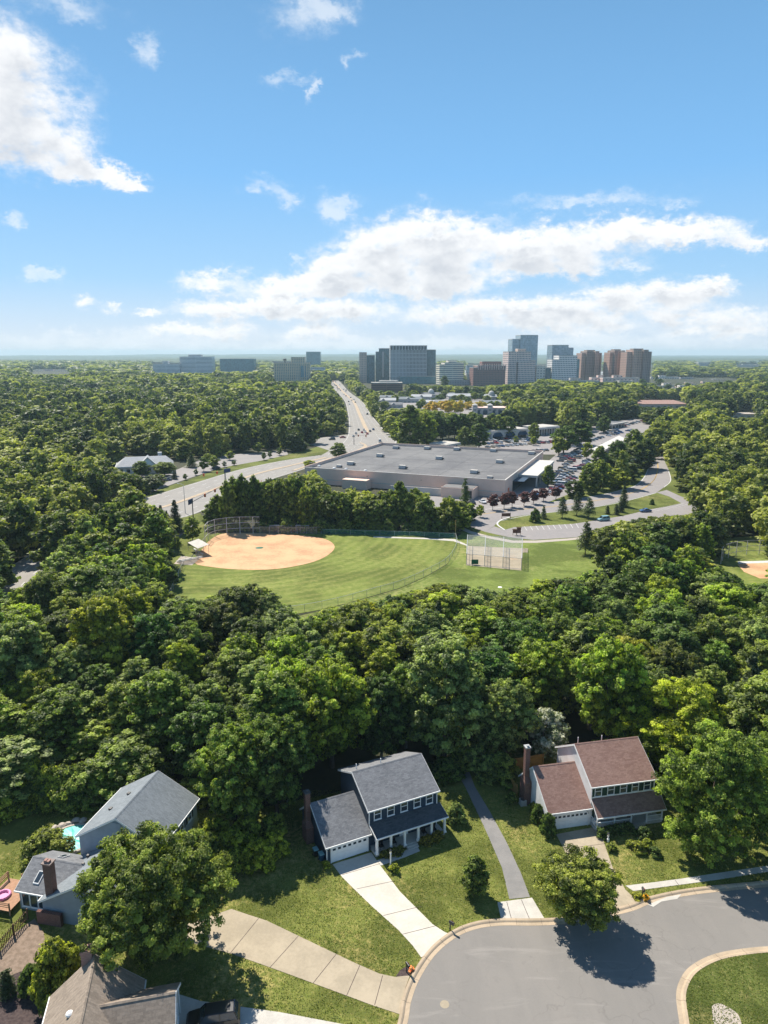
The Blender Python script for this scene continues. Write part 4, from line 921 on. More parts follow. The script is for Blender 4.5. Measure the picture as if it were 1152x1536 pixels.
def car(kind, paint, x, y, rz, label, group=None, detail=True, z=.07, cat='car'):
    key = (kind, paint)
    if key not in CARMESH:
        b, wn, rf, wh, rm, pos_, L, w, hb = car_data(kind)
        def me(mb, n_, m_): o = mb.build(n_, m_); d = o.data; bpy.data.objects.remove(o); return d
        one = MB()
        for src, mi in ((b, 0), (rf, 0), (wn, 1)):
            i = len(one.v); one.v += src.v; one.f += [tuple(k + i for k in f) for f in src.f]; one.m += [mi] * len(src.f)
        for sx in pos_[:2]:
            for sy in (-1, 1):
                i = len(one.v); one.v += [(v[0] + sx, v[1] + sy * pos_[2], v[2] + .33) for v in wh.v]; one.f += [tuple(k + i for k in f) for f in wh.f]; one.m += [2] * len(wh.f)
        hl = lambda s, xx, n_, m_: me(MB().box(xx - .03, s * w * .62 - .17, hb * .56, xx + .03, s * w * .62 + .17, hb * .72), n_, m_)
        CARMESH[key] = dict(body=me(b, 'body', 'paint_' + paint), window=me(wn, 'window', 'glass'), roof=me(rf, 'roof', 'paint_' + paint), wheel=me(wh, 'wheel', 'tyre'), rim=me(rm, 'rim', 'metal'), one=me(one, 'car', ['paint_' + paint, 'glass', 'tyre']), pos=pos_,
            lamps=[(hl(s, -L / 2 + .06, 'headlight', 'head_lamp'), 'headlight') for s in (-1, 1)] + [(hl(s, L / 2 - .02, 'tail_light', 'tail_lamp'), 'tail_light') for s in (-1, 1)])
    c = CARMESH[key]; nm = {'sedan': 'car', 'suv': 'suv', 'van': 'van'}[kind]
    if not detail:
        o = bpy.data.objects.new('car', c['one']); col.objects.link(o); o.location = (x, y, z); o.rotation_euler = (0, 0, rz); return tag(o, label, cat, group)
    t_ = thing('car', label, cat, (x, y, z), rz, group)
    def put(me_, n_, loc=(0, 0, 0), par=t_): o = bpy.data.objects.new(n_, me_); col.objects.link(o); o.parent = par; o.location = loc; return o
    put(c['body'], 'body'); put(c['window'], 'window'); put(c['roof'], 'roof')
    for sx in c['pos'][:2]:
        for sy in (-1, 1): w_ = put(c['wheel'], 'wheel', (sx, sy * c['pos'][2], .33)); put(c['rim'], 'rim', (0, 0, 0), w_)
    for me_, n_ in c['lamps']: put(me_, n_)
    return t_
car('suv', 'black', -15.6, 53.3, .17, 'black car parked in tree shade beside the tan roofed house', cat='car')
# ---------------------------------------------------------------- garden trees and shrubs
YG, DK, MID, GG, LT = (1.4, 1.3, .8), (.62, .74, .8), (1, 1, 1), (1.2, 1.18, 1.7), (1.25, 1.18, .95)
tree('broadleaf_tree', 'hero', -23.2, 61.0, 13.6, 8.1, 'broad leaning tree with pale trunk between the blue grey house and the tan roofed house', tone=(.95, .95, .88), rz=.6)
tree('broadleaf_tree', 'lowtree', 20.9, 65.3, 7.6, 5.4, 'low spreading olive green tree overhanging the kerb of the street', tone=(1.15, 1.05, .9), rz=1.2)
tree('broadleaf_tree', 'maple', 40.2, 76.5, 16.5, 6.9, 'big bright green maple beside the porch of the white house', tone=(1.15, 1.22, .95), rz=2.0)
tree('broadleaf_tree', 'maple', 52.0, 78.5, 16.0, 7.5, 'big maple shading the street beyond the first maple', tone=(1.0, 1.1, .95), rz=4.0)
tree('broadleaf_tree', 'maple', 42.0, 93.0, 14.6, 7.8, 'bright yellow green maple behind the white house, above its roof ridge', tone=(1.75, 1.6, .7), rz=3.1)
tree('broadleaf_tree', 'near2', 55.0, 92.0, 15.5, 6.5, 'mid green tree behind the two big maples', tone=MID)
tree('broadleaf_tree', 'near3', -14.2, 83.5, 14.5, 5.3, 'tall dark tree shading the chimney side of the navy house', tone=(.75, .85, .85), rz=1.0)
tree('young_tree', 'young', *G(712, 1342), 4.9, 1.75, 'small young tree alone on the lawn between the white driveway and the dark drive', tone=(.8, .85, .8))
tree('flowering_tree', 'myrtle', 24.5, 97.5, 8.0, 3.7, 'crape myrtle with pinkish white blossom behind the yellow fence', tone=(1, 1, 1))
tree('shrub', 'bush', *G(90, 1496), 6.2, 2.6, 'tall feathery yellow green shrub next to the tan roofed house', 'shrub', tone=(1.35, 1.2, .8), rz=.2)
tree('shrub', 'bush', *G(50, 1488), 3.0, 1.3, 'dark green shrub at the edge of the mulch bed', 'shrub', tone=DK)
tree('conifer', 'dwarf', *G(12, 1492), 2.8, .9, 'small dark conifer standing alone in the mulch bed', 'conifer')
tree('shrub', 'bush', *G(72, 1287), 3.6, 3.0, 'wide olive green bush between the pool and the low grey wing', 'shrub', tone=(1.15, 1.05, .95))
for k, (px, py, h, r, tn) in enumerate([(322,1268,3.8,2.2,YG),(352,1290,4.0,2.3,YG),(388,1300,3.6,2.2,(1.7,1.5,.8)),(412,1285,3.4,1.9,(1.7,1.5,.8)),(372,1262,3.6,2.2,YG),(410,1255,3.2,1.9,LT),(338,1322,3.6,1.9,LT),(312,1302,4.4,2.2,MID)]):
    tree('shrub', 'bush', *G(px, py), h, r, 'yellow green rounded shrub in the thicket between the blue grey house and the navy house', 'shrub', 'thicket between the two houses', tone=tn)
tree('shrub', 'bush', *G(684, 1232), 2.6, 1.5, 'grey green bush at the porch end of the navy house', 'shrub', tone=GG)
tree('shrub', 'bush', *G(806, 1232), 2.5, .95, 'upright evergreen bush by the white gable, nearer the chimney', 'shrub', tone=DK)
tree('shrub', 'bush', *G(821, 1252), 3.0, 1.15, 'larger upright evergreen bush at the corner of the white garage', 'shrub', tone=DK)
for px, py in ((576,1287),(584,1284.5),(592,1282),(600,1279.5)): tree('shrub', 'shrub', *G(px, py), 1.0, .75, 'dark clipped shrub in front of the navy porch, garage side of its steps', 'shrub', 'clipped shrubs garage side of the porch steps', tone=(.9, .75, .7))
for px, py in ((636,1267),(643,1264.5),(651,1261.5),(658,1258)): tree('shrub', 'shrub', *G(px, py), 1.1, .85, 'brownish clipped shrub in front of the navy porch, far side of its steps', 'shrub', 'clipped shrubs far side of the porch steps', tone=(1.4, .95, .7))
tree('shrub', 'shrub', *G(591, 1307), .95, .8, 'yellow green shrub at the foot of the tall white lamp post', 'shrub', tone=(2.0, 1.7, .8))
tree('shrub', 'shrub', *G(489, 1301), .9, .6, 'yellow green shrub at the corner of the navy garage', 'shrub', tone=(1.9, 1.6, .8))
tree('shrub', 'shrub', *G(902, 1255), 1.3, .9, 'dark round shrub between the white garage and porch', 'shrub', tone=DK)
for px, py in ((912,1252),(922,1250),(932,1248),(942,1246)): tree('shrub', 'shrub', *G(px, py), 1.2, .95, 'dark clipped shrub in the bed along the white porch', 'shrub', 'clipped shrubs along the white porch', tone=DK)
for px, py, r, tn in ((917,1276,.8,LT),(956,1277,1.1,(1.5,1.3,1.0)),(972,1273,1.0,YG),(965,1256,1.2,DK),(945,1270,.7,YG),(982,1283,.9,DK)): tree('shrub', 'shrub', *G(px, py), r * 1.25, r, 'low shrub in the front garden bed of the white house', 'shrub', 'front bed of the white house', tone=tn)
tree('flower_clump', 'shrub', *G(968, 1349), .55, .55, 'orange and yellow flowers round the mailbox near the sidewalk', 'flowers', tone=(4.2, 2.0, .4))
tree('flower_clump', 'shrub', *G(955, 1347), .6, .8, 'low green plants beside the brown driveway apron', 'flowers', tone=(1.7, 1.4, .7))
tree('flower_clump', 'shrub', *G(617, 1456), .5, .4, 'pink flowers at the mailbox by the old tan driveway', 'flowers', tone=(5, 2.2, 5))
for px, py, h, r in ((800,1216,1.2,.8),(768,1205,1.5,1.1)): tree('shrub', 'shrub', *G(px, py), h, r, 'green shrub against the white gable by the brick chimney', 'shrub', 'shrubs by the brick chimney', tone=MID)

# ---------------------------------------------------------------- woods
for pts in ([(0,858),(60,822),(110,795),(165,765),(225,745),(300,722),(365,703),(430,690),(480,683),(500,676),(518,660),(523,650),(522,625),(517,602),(500,581),(494,574),(510,570),(517,585),(533,594),(550,608),(560,627),(583,650),(594,664),(575,672),(540,680),(498,688),(446,706),(400,722),(335,752),(280,775),(200,790),(130,820),(60,870),(0,940)],
            [(258,890),(275,850),(290,830),(309,800),(331,790),(690,800),(683,830),(640,862),(600,880),(520,903),(445,919),(380,925),(300,912)]): nogrow_px(pts)
NOGROW.append([(-11, 72), (11, 80), (5, 95), (-15, 88)]); NOGROW.append([G(*p) for p in [(700,1165),(740,1218),(800,1345),(764,1350),(722,1247),(685,1170)]]); NOGROW.append([(-60, 20), (60, 20), (60, 72), (9, 80), (-20, 80), (-60, 70)]); NOGROW.append([(9, 55), (64, 55), (64, 84), (46, 86), (9, 84)]); NOGROW.append([(8, 78), (18, 78), (18, 93), (6, 95)]); NOGROW.append([(17, 79), (40, 82), (36, 96), (14, 94)]); NOGROW.append([(-40, 64), (-22, 66), (-22, 84), (-40, 86)])
NOGROW.append([(-80, 70), (-32, 70), (-32, 84), (-80, 84)])
NOGROW.append([G(*p) for p in [(470,760),(600,790),(770,775),(860,690),(720,640),(560,655)]])
rng = np.random.default_rng(77)
cand = []
placed = [(-14.2, 83.5, 4.5), (-23.2, 61, 6.5), (20.9, 65.3, 4), (38, 76.5, 6), (50, 78.5, 6), (42, 93, 7), (38, 88, 6), (46, 87, 6), (55, 92, 5.5), (24.5, 97.5, 3), (22.5, 92.5, 4), (26.5, 92.5, 4)]
def try_tree(x, y, hs, r):
    """the tallest of some heights that hides nothing open"""
    for s in hs:
        rr = r * (.55 + .45 * s / hs[0])
        if blocks(np.array([x]), y, s, rr, .5 if y < 106 else .25)[0] <= (.16 if y < 106 else .04): return s, rr
    return None
N_TRY = 11000; u = rng.uniform(0, 1, N_TRY); D = 79 + (300 - 79) * u ** .85; X = rng.uniform(-.62, .62, N_TRY) * D
ng = nogrow_mask(X, D); base_open = is_open(*nproj(X, D, 0))
cell = {}
for p in placed: cell.setdefault((int(p[0] // 10), int(p[1] // 10)), []).append(p)
for i in range(N_TRY):
    x, y = X[i], D[i]
    if ng[i] or (base_open[i] and (y > 106 or y < 87)): continue
    r = rng.uniform(4.3, 7.6) * (1 if y < 190 else .95); h = min(20, 6 + r * rng.uniform(1.15, 1.95)) * (1.05 if x < -40 else 1)
    if 100 < y < 150 and -40 < x < 70: h = min(h, 14.5)
    if x < -33: h = min(h, 8.5 if y < 94 else 12 if y < 104 else h)
    ok = True
    ci, cj = int(x // 10), int(y // 10)
    for a in (-1, 0, 1):
        for b in (-1, 0, 1):
            for q in cell.get((ci + a, cj + b), ()):
                if (q[0] - x) ** 2 + (q[1] - y) ** 2 < (.56 * (r + q[2])) ** 2: ok = False; break
            if not ok: break
        if not ok: break
    if not ok: continue
    res = try_tree(x, y, (h, h * .85, h * .7, h * .55, h * .42), r)
    if not res: continue
    h, r = res
    if h < 3.2: continue
    cell.setdefault((ci, cj), []).append((x, y, r)); cand.append((x, y, h, r))
cand.sort(key=lambda c: c[1]); N_THINGS = 225
WOOD_NEAR = cand[:N_THINGS]; WOOD_REST = cand[N_THINGS:]
print('wood trees', len(cand), 'reach', WOOD_NEAR[-1][1])
def zone(x, y):
    if y < 112:
        if x < -24: return 'behind the blue grey house and its pool'
        if x < 9: return 'directly behind the navy house'
        if x < 20: return 'in the gap between the navy house and the white house'
        if x < 42: return 'directly behind the white house'
        return 'behind the two big maples'
    if y < 150:
        if x < -45: return 'in the wood near the street west of the houses'
        if x < -15: return 'in the wood between the pool and the left foul line'
        if x < 15: return 'in the wood between the navy house and the outfield fence'
        if x < 45: return 'in the wood between the white house and the batting cages'
        return 'in the wood toward the second ball field'
    if x < -40: return 'beside the tree lined street west of the ball field'
    if x < 15: return 'at the edge of the outfield grass'
    if x < 60: return 'at the edge of the grass near the batting cages'
    return 'between the park car lot and the second ball field'
rnd = random.Random(11); seen = {}
for i, (x, y, h, r) in enumerate(WOOD_NEAR):
    u = rnd.random(); n = .5 + .5 * math.sin(x * .11 + 1.3) * math.cos(y * .09 + .4)
    if -14 < x < 46 and u > .25 and u < .34: u = .7
    if u < .27: look, tone = 'dark green', (rnd.uniform(.5, .72), rnd.uniform(.6, .8), .75)
    elif u < .56: look, tone = 'mid green', (rnd.uniform(.9, 1.1), rnd.uniform(.95, 1.1), .95)
    elif u < .84: look, tone = 'yellow green', (rnd.uniform(1.2, 1.5), rnd.uniform(1.2, 1.4), .8)
    else: look, tone = 'grey green', (1.15, 1.15, 1.7)
    size = 'tall' if h > 14 else 'medium' if h > 9.5 else 'low'
    wd = 'broad' if r > 6.1 else 'narrow' if r < 4.9 else 'round'
    lab = f'{size} {wd} {look} tree {zone(x, y)}'
    k = rnd.randrange(5); kind = ('near' if y < 150 else 'mid') + str(k)
    if rnd.random() < .035 and h > 7 and y > 100:
        tree('conifer', 'fir', x, y, h * 1.05, r * .55, f'{size} dark pointed conifer {zone(x, y)}', 'conifer', f'conifers {zone(x, y)}', tone=(1, 1, 1)); continue
    tree('broadleaf_tree', kind, x, y, h, r, lab, 'tree', f'trees {zone(x, y)}', tone=tone)

for px, py in ((668,1168),(690,1150),(712,1156),(735,1168),(752,1172),(722,1140)):
    tree('shrub', 'bush', *G(px, py), rnd.uniform(2.5, 4.5), rnd.uniform(2.0, 2.8), 'dark bush at the shaded upper end of the dark side drive', 'shrub', 'bushes at the end of the side drive', tone=rnd.choice([DK, GG, MID]))
# undergrowth bushes along the wood edge behind the gardens
for k in range(30):
    px = 8 + k * 38.5 + rnd.uniform(-14, 14); 
    if 640 < px < 745: continue
    x, y = G(px, float(np.interp(px, [0, 150, 240, 300, 440, 640, 745, 830, 960, 1000, 1152], [1224, 1212, 1190, 1205, 1196, 1176, 1182, 1158, 1130, 1140, 1240])) + rnd.uniform(-8, 2))
    if nogrow_mask(np.array([x]), np.array([y]))[0]: continue
    tree('shrub', 'bush', x, y, rnd.uniform(2.2, 4.2), rnd.uniform(1.8, 3.0), 'leafy bush in the undergrowth along the wood edge behind the gardens', 'shrub', 'undergrowth along the wood edge', tone=rnd.choice([DK, MID, MID, YG]))
for k in range(16):
    px = 4 + k * 13 + rnd.uniform(-5, 5); x, y = G(px, float(np.interp(px, [0, 150, 215], [1222, 1206, 1172])) - rnd.uniform(0, 16))
    tree('shrub', 'bush', x, y, rnd.uniform(3.5, 6.5), rnd.uniform(2.4, 3.6), 'tall leafy bush in the undergrowth behind the pool', 'shrub', 'tall undergrowth behind the pool', tone=rnd.choice([DK, MID, MID, YG]))
# trees between the west street and the ball field
for px, py, pt, rp_, tn in ((116,886,800,28,MID),(140,866,786,36,YG),(112,846,798,26,GG),(176,846,752,31,MID),(206,832,733,33,LT),(236,822,760,22,DK),(150,826,772,22,DK),(190,862,800,30,MID),(235,850,800,24,YG)):
    x, y = G(px, py); zo = y * CP + H * SP; tree('broadleaf_tree', 'mid' + str(rnd.randrange(5)), x, y, hgt(pt, y), rp_ / F * zo, ('tall' if pt < 770 else 'rounded') + ' ' + {MID: 'mid green', YG: 'yellow green', GG: 'grey green', LT: 'light green', DK: 'dark green'}[tn] + ' tree on the strip between the west street and the bleachers', 'tree', 'trees between the street and the bleachers', tone=tn)

# ---- the rest of the woods is one mass
LOD = {}
for lv, (ncl, per, leaf, lob, fill, sp_) in enumerate([(190, 9, .55, 15, .25, .85), (120, 7, .85, 13, .25, 1.05), (60, 5, 1.35, 11, .3, 1.3), (18, 3, 2.7, 7, .3, 1.2)]):
    for s, (shape, h, rad) in enumerate([('oak', 16, 6.0), ('tall', 17, 5.2), ('round', 15, 5.4), ('spread', 15, 6.0)]):
        V, Q, T, _ = crown(300 + lv * 10 + s, shape, 1.0, h, rad, lob, ncl, per, leaf, sp_, fill)
        V = V.copy(); V[:, 0:2] /= rad; V[:, 2] /= h; LOD[lv, s] = (V, T)
def jitter_grid(d0, d1, step, amt=.46):
    n = int((d1 - d0) / step) + 1; out = []
    for k in range(n):
        d = d0 + (k + .5) * step; wdt = .60 * d + 20; m = int(2 * wdt / step)
        x = -wdt + (np.arange(m) + .5 + (k % 2) * .5) * step + rng.uniform(-amt, amt, m) * step; y = d + rng.uniform(-amt, amt, m) * step
        out.append(np.stack([x, y], 1))
    return np.concatenate(out)
far = [[], [], [], []]
for c in WOOD_REST: far[0].append(c)
occ = cell
def fill_band(d0, d1, step, lv, h0, r0, minh=.4):
    P = jitter_grid(d0, d1, step); n = len(P); x, y = P[:, 0], P[:, 1]
    h = h0 * rng.uniform(.68, 1.25, n) * (1 + .12 * np.sin(x * .021 + 2) * np.cos(y * .017)); r = r0 * rng.choice([.62, .8, 1.0, 1.12, 1.35], n)
    keep = ~nogrow_mask(x, y)
    keep &= ~is_open(*nproj(x, y, 0.0))
    done = np.zeros(n, bool); hh = h.copy(); rr = r.copy()
    for f in (1, .8, .62, minh):
        b = blocks(x, y, h * f, r * (.5 + .5 * f), .1) <= (.04 if lv < 2 else .08)
        new = b & ~done & keep; hh[new] = h[new] * f; rr[new] = r[new] * (.5 + .5 * f); done |= new
    for i in np.nonzero(done)[0]:
        if d0 < 305:
            ci, cj = int(x[i] // 10), int(y[i] // 10)
            if any((q[0] - x[i]) ** 2 + (q[1] - y[i]) ** 2 < (.58 * (rr[i] + q[2])) ** 2 for a in (-1, 0, 1) for b_ in (-1, 0, 1) for q in occ.get((ci + a, cj + b_), ())): continue
        far[lv].append((x[i], y[i], hh[i], rr[i]))
fill_band(300, 480, 9.6, 0, 16, 6.6); fill_band(480, 820, 11.8, 1, 17, 7.6); fill_band(820, 1650, 15, 2, 17, 9.4); fill_band(1650, 4200, 22, 3, 16, 14, .6)
def wood_mesh(name, lvs, matk):
    Vs, Ts = [], []
    for lv in lvs:
        for (x, y, h, r) in far[lv]:
            V, T = LOD[lv, int(rng.integers(0, 4))]; a = rng.uniform(0, 6.28); c, s = math.cos(a), math.sin(a)
            W = np.empty(V.shape, np.float32); W[:, 0] = x + r * (V[:, 0] * c - V[:, 1] * s); W[:, 1] = y + r * (V[:, 0] * s + V[:, 1] * c); W[:, 2] = h * V[:, 2]
            tone = np.clip(.34 + .16 * math.sin(x * .013 + 1.1) * math.sin(y * .011) + .14 * math.sin(x * .047 + y * .031) + rng.normal() * .26, .0, .9)
            Vs.append(W); Ts.append(np.clip(T * .55 + tone - .18, 0, 1))
    V = np.concatenate(Vs); T = np.concatenate(Ts); print(name, len(T), 'faces')
    o = bpy.data.objects.new(name, np_mesh(name, V, np.arange(len(V)).reshape(-1, 4), T, [matk])); col.objects.link(o); return o
tag(wood_mesh('woodland', (0, 1, 2), 'leaf_wood'), 'green broadleaf woodland around the highway and the shopping area', 'woodland', None, 'stuff')
tag(wood_mesh('far_off_woodland', (3,), 'leaf_wood'), 'hazy far off woodland reaching to the horizon behind the towers', 'woodland', None, 'stuff')
# grass of the gardens: short blades, thin where the turf is dry
ng_ = 330000; gx = rng.uniform(-46, 56, ng_); gy = rng.uniform(50, 89, ng_)
bad = np.zeros(ng_, bool)
def in_poly(poly):
    k = np.zeros(ng_, bool); j = len(poly) - 1
    for i in range(len(poly)):
        xi, yi = poly[i]; xj, yj = poly[j]
        if yi != yj: k ^= ((yi > gy) != (yj > gy)) & (gx < (xj - xi) * (gy - yi) / (yj - yi) + xi)
        j = i
    return k
for poly in PAVED: bad |= in_poly(poly)
bad |= in_poly(rp) | in_poly(offset_line(ROAD_EDGE, .95) + rp[len(ROAD_EDGE):])
for poly in ([h1w(-1, -.1)[:2], h1w(5.8, -.1)[:2], h1w(5.8, -1.7)[:2], h1w(15.8, -1.7)[:2], h1w(15.8, 10)[:2], h1w(-1, 10)[:2]], [h2w(-1, -.1), h2w(5.9, -.1), h2w(5.9, -1.7), h2w(15.6, -1.7), h2w(15.6, 11), h2w(-1, 11)], [to_h3(-7.6, -8)[:2], to_h3(10.5, -8)[:2], to_h3(10.5, 9.5)[:2], to_h3(-.3, 9.5)[:2], to_h3(-7.6, 0)[:2]], [(-36, 40), (-17, 40), (-17, 54.5), (-31, 55)], [(-43, 75), (-36, 75), (-36, 82.5), (-43, 82.5)]): bad |= in_poly(poly)
island = in_poly(ig); bad &= ~island
patch = np.sin(gx * .9 + 1.7 * np.sin(gy * .35)) * np.sin(gy * .75 + 1.3 * np.sin(gx * .4)) + .6 * np.sin(gx * 2.3 + gy * 1.9) * np.sin(gx * 1.1 - gy * 2.7)
bad |= rng.uniform(-1.7, 1.5, ng_) > patch + .55
gx, gy, patch = gx[~bad], gy[~bad], patch[~bad]; island = island[~bad]; n_ = len(gx)
gp = np.stack([gx, gy, np.where(island, .20, .065)], 1); gn = rng.normal(size=(n_, 3)) * np.array([1, 1, .7]) + np.array([0, 0, .5])
gv, gq = leaf_quads(gp, gn, .075, rng, .4)
go_ = bpy.data.objects.new('grass', np_mesh('grass', gv, gq, np.clip(.28 - patch * .13 + rng.normal(size=n_) * .2, 0, 1), ['grass_blade'])); col.objects.link(go_)
tag(go_, 'short olive green grass of the lawns around the houses and the street island', 'grass', None, 'stuff')
# low wooded ridges on the horizon
nx, ny = 150, 46; hv = []; hf = []
for j in range(ny):
    y = 4000 + (13500 - 4000) * (j / (ny - 1)) ** 1.3
    for i in range(nx):
        x = (i / (nx - 1) - .5) * 1.5 * y
        z = 9 + 9 * math.sin(x * .0011 + y * .0007) * math.cos(y * .0013) + 5 * math.sin(x * .0031 + 1 + y * .002) + max(0, y - 7000) / 6500 * 34 * (.6 + .4 * math.sin(x * .00042 + 1.9)) + rnd.uniform(-2, 5)
        hv.append((x, y, z))
for j in range(ny - 1):
    for i in range(nx - 1): a = j * nx + i; hf.append((a, a + 1, a + nx + 1, a + nx))
hm = MB(); hm.v = hv; hm.f = hf; hm.m = [0] * len(hf)
M['hill'] = mat('wooded_hills', (.035, .06, .03), (.075, .10, .045), .012, .95, world=True, detail=8)
structure(hm.build('hills', 'hill', None, False))
# ---------------------------------------------------------------- ball field
HOME = Vector((-51.5, 235.0))
sheet('outfield', [(258,893),(275,850),(291,832),(300,815),(312,803),(330,799),(392,799),(480,799),(560,801),(640,803),(684,806),(686,818),(672,845),(640,864),(600,882),(555,895),(520,905),(480,915),(445,921),(380,932),(300,935),(250,925)], .035, 'outfield')
sheet('meadow', [(684,806),(700,796),(740,806),(770,812),(850,810),(880,806),(960,840),(960,880),(860,900),(700,930),(560,950),(445,925),(520,906),(555,896),(600,883),(640,865),(672,846),(686,819)], .03, 'meadow')
sheet('verge', [(240,800),(262,775),(300,770),(320,795),(300,818),(275,850),(255,900),(225,900)], .028, 'verge')
bd = smooth_line([G(*p) for p in [(292,842),(296,847),(320,851),(350,854),(380,855),(410,854),(440,850),(470,843),(490,834),(501,824),(500,816),(488,809),(465,804.5),(430,802),(390,800),(340,800),(318,808),(303,824),(292,842)]], 5)
db = MB(); db.face([(x, y, .06) for x, y in bd[:-1]]); structure(db.build('infield_dirt', 'dirt'))
pm = MB(); px_, py_ = G(389, 822); pm.lathe([(1.3, .065), (.5, .16), (.05, .17)], 14, (px_, py_, 0)); tag(pm.build('pitching_mat', 'green_panel'), 'green mat in the middle of the dirt infield', 'pitching mat')
def fence_link(name, pts, h, link, label, step=3.0, post='metal', cat='fence', group=None, rails=(1.0,), z0=0.0):
    f = thing(name, label, cat, (*pts[0], 0), 0, group); o = Vector(pts[0]); P = [Vector(p) - o for p in pts]
    fm = MB(); rl = MB(); d = 0.0; nextp = 0.0
    for a, b in zip(P, P[1:]):
        L = (b - a).length; fm.face([(*a, z0 + .05), (*b, z0 + .05), (*b, h), (*a, h)])
        for q in rails: rl.tube((*a, h * q), (*b, h * q), .04 if h < 4 else .08, .04 if h < 4 else .08, 5)
        while nextp <= d + L + 1e-6:
            q = a + (b - a) * ((nextp - d) / L); MB().tube((*q, -.2), (*q, h + .05), .05 if h < 4 else .11, .05 if h < 4 else .11, 6).build('post', post, f); nextp += step
        d += L
    rl.build('rail', post, f); fm.build('mesh', link, f); return f
arc = smooth_line([G(*p) for p in [(683,807),(685,822),(671,845),(640,863),(600,881),(555,894),(520,904),(480,913.5),(445,919.5)]], 3)
cx_, cy_ = arc[-1]; R_ = (Vector(arc[-1]) - HOME).length; a0 = math.atan2(cy_ - HOME.y, cx_ - HOME.x)
arc += [(HOME.x + R_ * math.cos(a0 - k * .09), HOME.y + R_ * math.sin(a0 - k * .09)) for k in range(1, 7)]
fence_link('outfield_fence', arc, 1.9, 'chain_link', 'chain link fence curving round the outfield grass', 4.5)
fence_link('foul_line_fence', [G(276, 849), G(267, 868), G(258, 889), G(250, 905)], 1.7, 'chain_link', 'chain link fence along the left foul line by the bleachers', 3.5)
fence_link('back_fence', [G(482, 801), G(560, 803), G(640, 805.5), G(683, 807.5)], 1.7, 'green_link', 'green fence along the far side of the outfield under the trees', 5)
slab('warning_path', [(560,804.5),(640,807),(682,809),(700,817),(703,820),(680,812),(640,809),(560,806.5)], .07, 'pale_concrete')
fp = MB(); fx, fy = G(683, 807); fp.tube((fx, fy, 0), (fx, fy, 6.0), .09, .09, 8); tag(fp.build('foul_pole', 'yellow_line'), 'tall yellow foul pole at the corner of the outfield fence', 'foul pole')
bs_pts = [G(*p) for p in [(308,815),(313,809),(324,804.5),(341,802),(354,801),(367,800.5),(380,800.5),(390,800.5)]]
fence_link('backstop', bs_pts, 5.9, 'backstop_net', 'tall curved backstop with three rails behind the dirt infield', 4.4, 'white_line', 'backstop', None, (1.0, .66, .34))
fence_link('side_fence', [G(308, 815), G(300, 827), G(293, 838)], 2.2, 'chain_link', 'low wire fence in front of the tented players bench', 3)
fence_link('side_fence', [G(390, 800.5), G(440, 801), G(482, 801)], 2.4, 'chain_link', 'low wire fence in front of the long players shelter', 3.2)
def shelter(px0, px1, py, h, dpt, label):
    (x0, y0), (x1, y1) = G(px0, py), G(px1, py); L = x1 - x0
    s = thing('players_shelter', label, 'shelter', (x0, y0, 0), math.atan2(y1 - y0, x1 - x0))
    MB().loft([(-.2, -.2, h), (L + .2, -.2, h), (L + .2, dpt, h - .25), (-.2, dpt, h - .25)], [(-.2, -.2, h + .12), (L + .2, -.2, h + .12), (L + .2, dpt, h - .13), (-.2, dpt, h - .13)]).build('roof', 'metal', s)
    n = 4
    for k in range(n):
        for yy in (0, dpt - .2): MB().tube((L * k / (n - 1), yy, 0), (L * k / (n - 1), yy, h - (.0 if yy == 0 else .25)), .06, .06, 6).build('post', 'metal', s)
    b = MB().box(.3, dpt - .7, .42, L - .3, dpt - .3, .48)
    for k in range(4): b.box(.4 + k * (L - .9) / 3, dpt - .55, 0, .48 + k * (L - .9) / 3, dpt - .45, .418)
    b.build('bench', 'metal', s); MB().box(0, dpt - .12, .9, L, dpt - .08, 1.9).build('back_panel', 'chain_link', s)
shelter(405, 437, 799.5, 2.5, 2.6, 'long flat roofed players shelter beside the tall backstop'); shelter(444, 463, 799.5, 2.5, 2.6, 'short flat roofed players shelter beside the green fence')
tn = thing('players_shelter', 'players bench under a pale blue tent roof by the bleachers', 'shelter', G3(298, 829), -.95)
MB().loft([(-4.2, -1.8, 2.5), (4.2, -1.8, 2.5), (4.2, 1.8, 3.2), (-4.2, 1.8, 3.2)], [(-4.2, -1.8, 2.58), (4.2, -1.8, 2.58), (4.2, 1.8, 3.28), (-4.2, 1.8, 3.28)]).build('roof', 'pale_concrete', tn)
for x_ in (-4, 0, 4):
    for y_ in (-1.7, 1.7): MB().tube((x_, y_, 0), (x_, y_, 2.5 if y_ < 0 else 3.2), .06, .06, 6).build('post', 'metal', tn)
MB().box(-3.8, -.25, .42, 3.8, .2, .5).box(-3.6, -.1, 0, -3.5, .0, .418).box(3.5, -.1, 0, 3.6, .0, .418).build('bench', 'metal', tn)
slab('bleacher_pad', [(261,846),(272,834),(300,838),(288,848)], .07, 'stone')
bl = thing('bleachers', 'small aluminium bleachers with five seat rows at the left foul line', 'bleachers', G3(281, 840.5), -2.5)
for k in range(5):
    MB().box(-3.4, k * .72, .42 + k * .24, 3.4, k * .72 + .3, .48 + k * .24).build('seat', 'white_line', bl); MB().box(-3.4, k * .72 + .32, .2 + k * .24, 3.4, k * .72 + .66, .25 + k * .24).build('foot_board', 'metal', bl)
for x_ in (-3, 0, 3):
    f_ = MB(); f_.bar((x_, 0, .15), (x_, 3.3, 1.36), .06, .1)
    for k in range(5): f_.box(x_ - .03, k * .72 + .1, 0, x_ + .03, k * .72 + .16, .41 + k * .24)
    f_.build('frame', 'metal', bl)
gr = MB(); gr.tube((-3.4, 3.35, 2.3), (3.4, 3.35, 2.3), .03); gr.tube((-3.4, 3.35, 1.9), (3.4, 3.35, 1.9), .03)
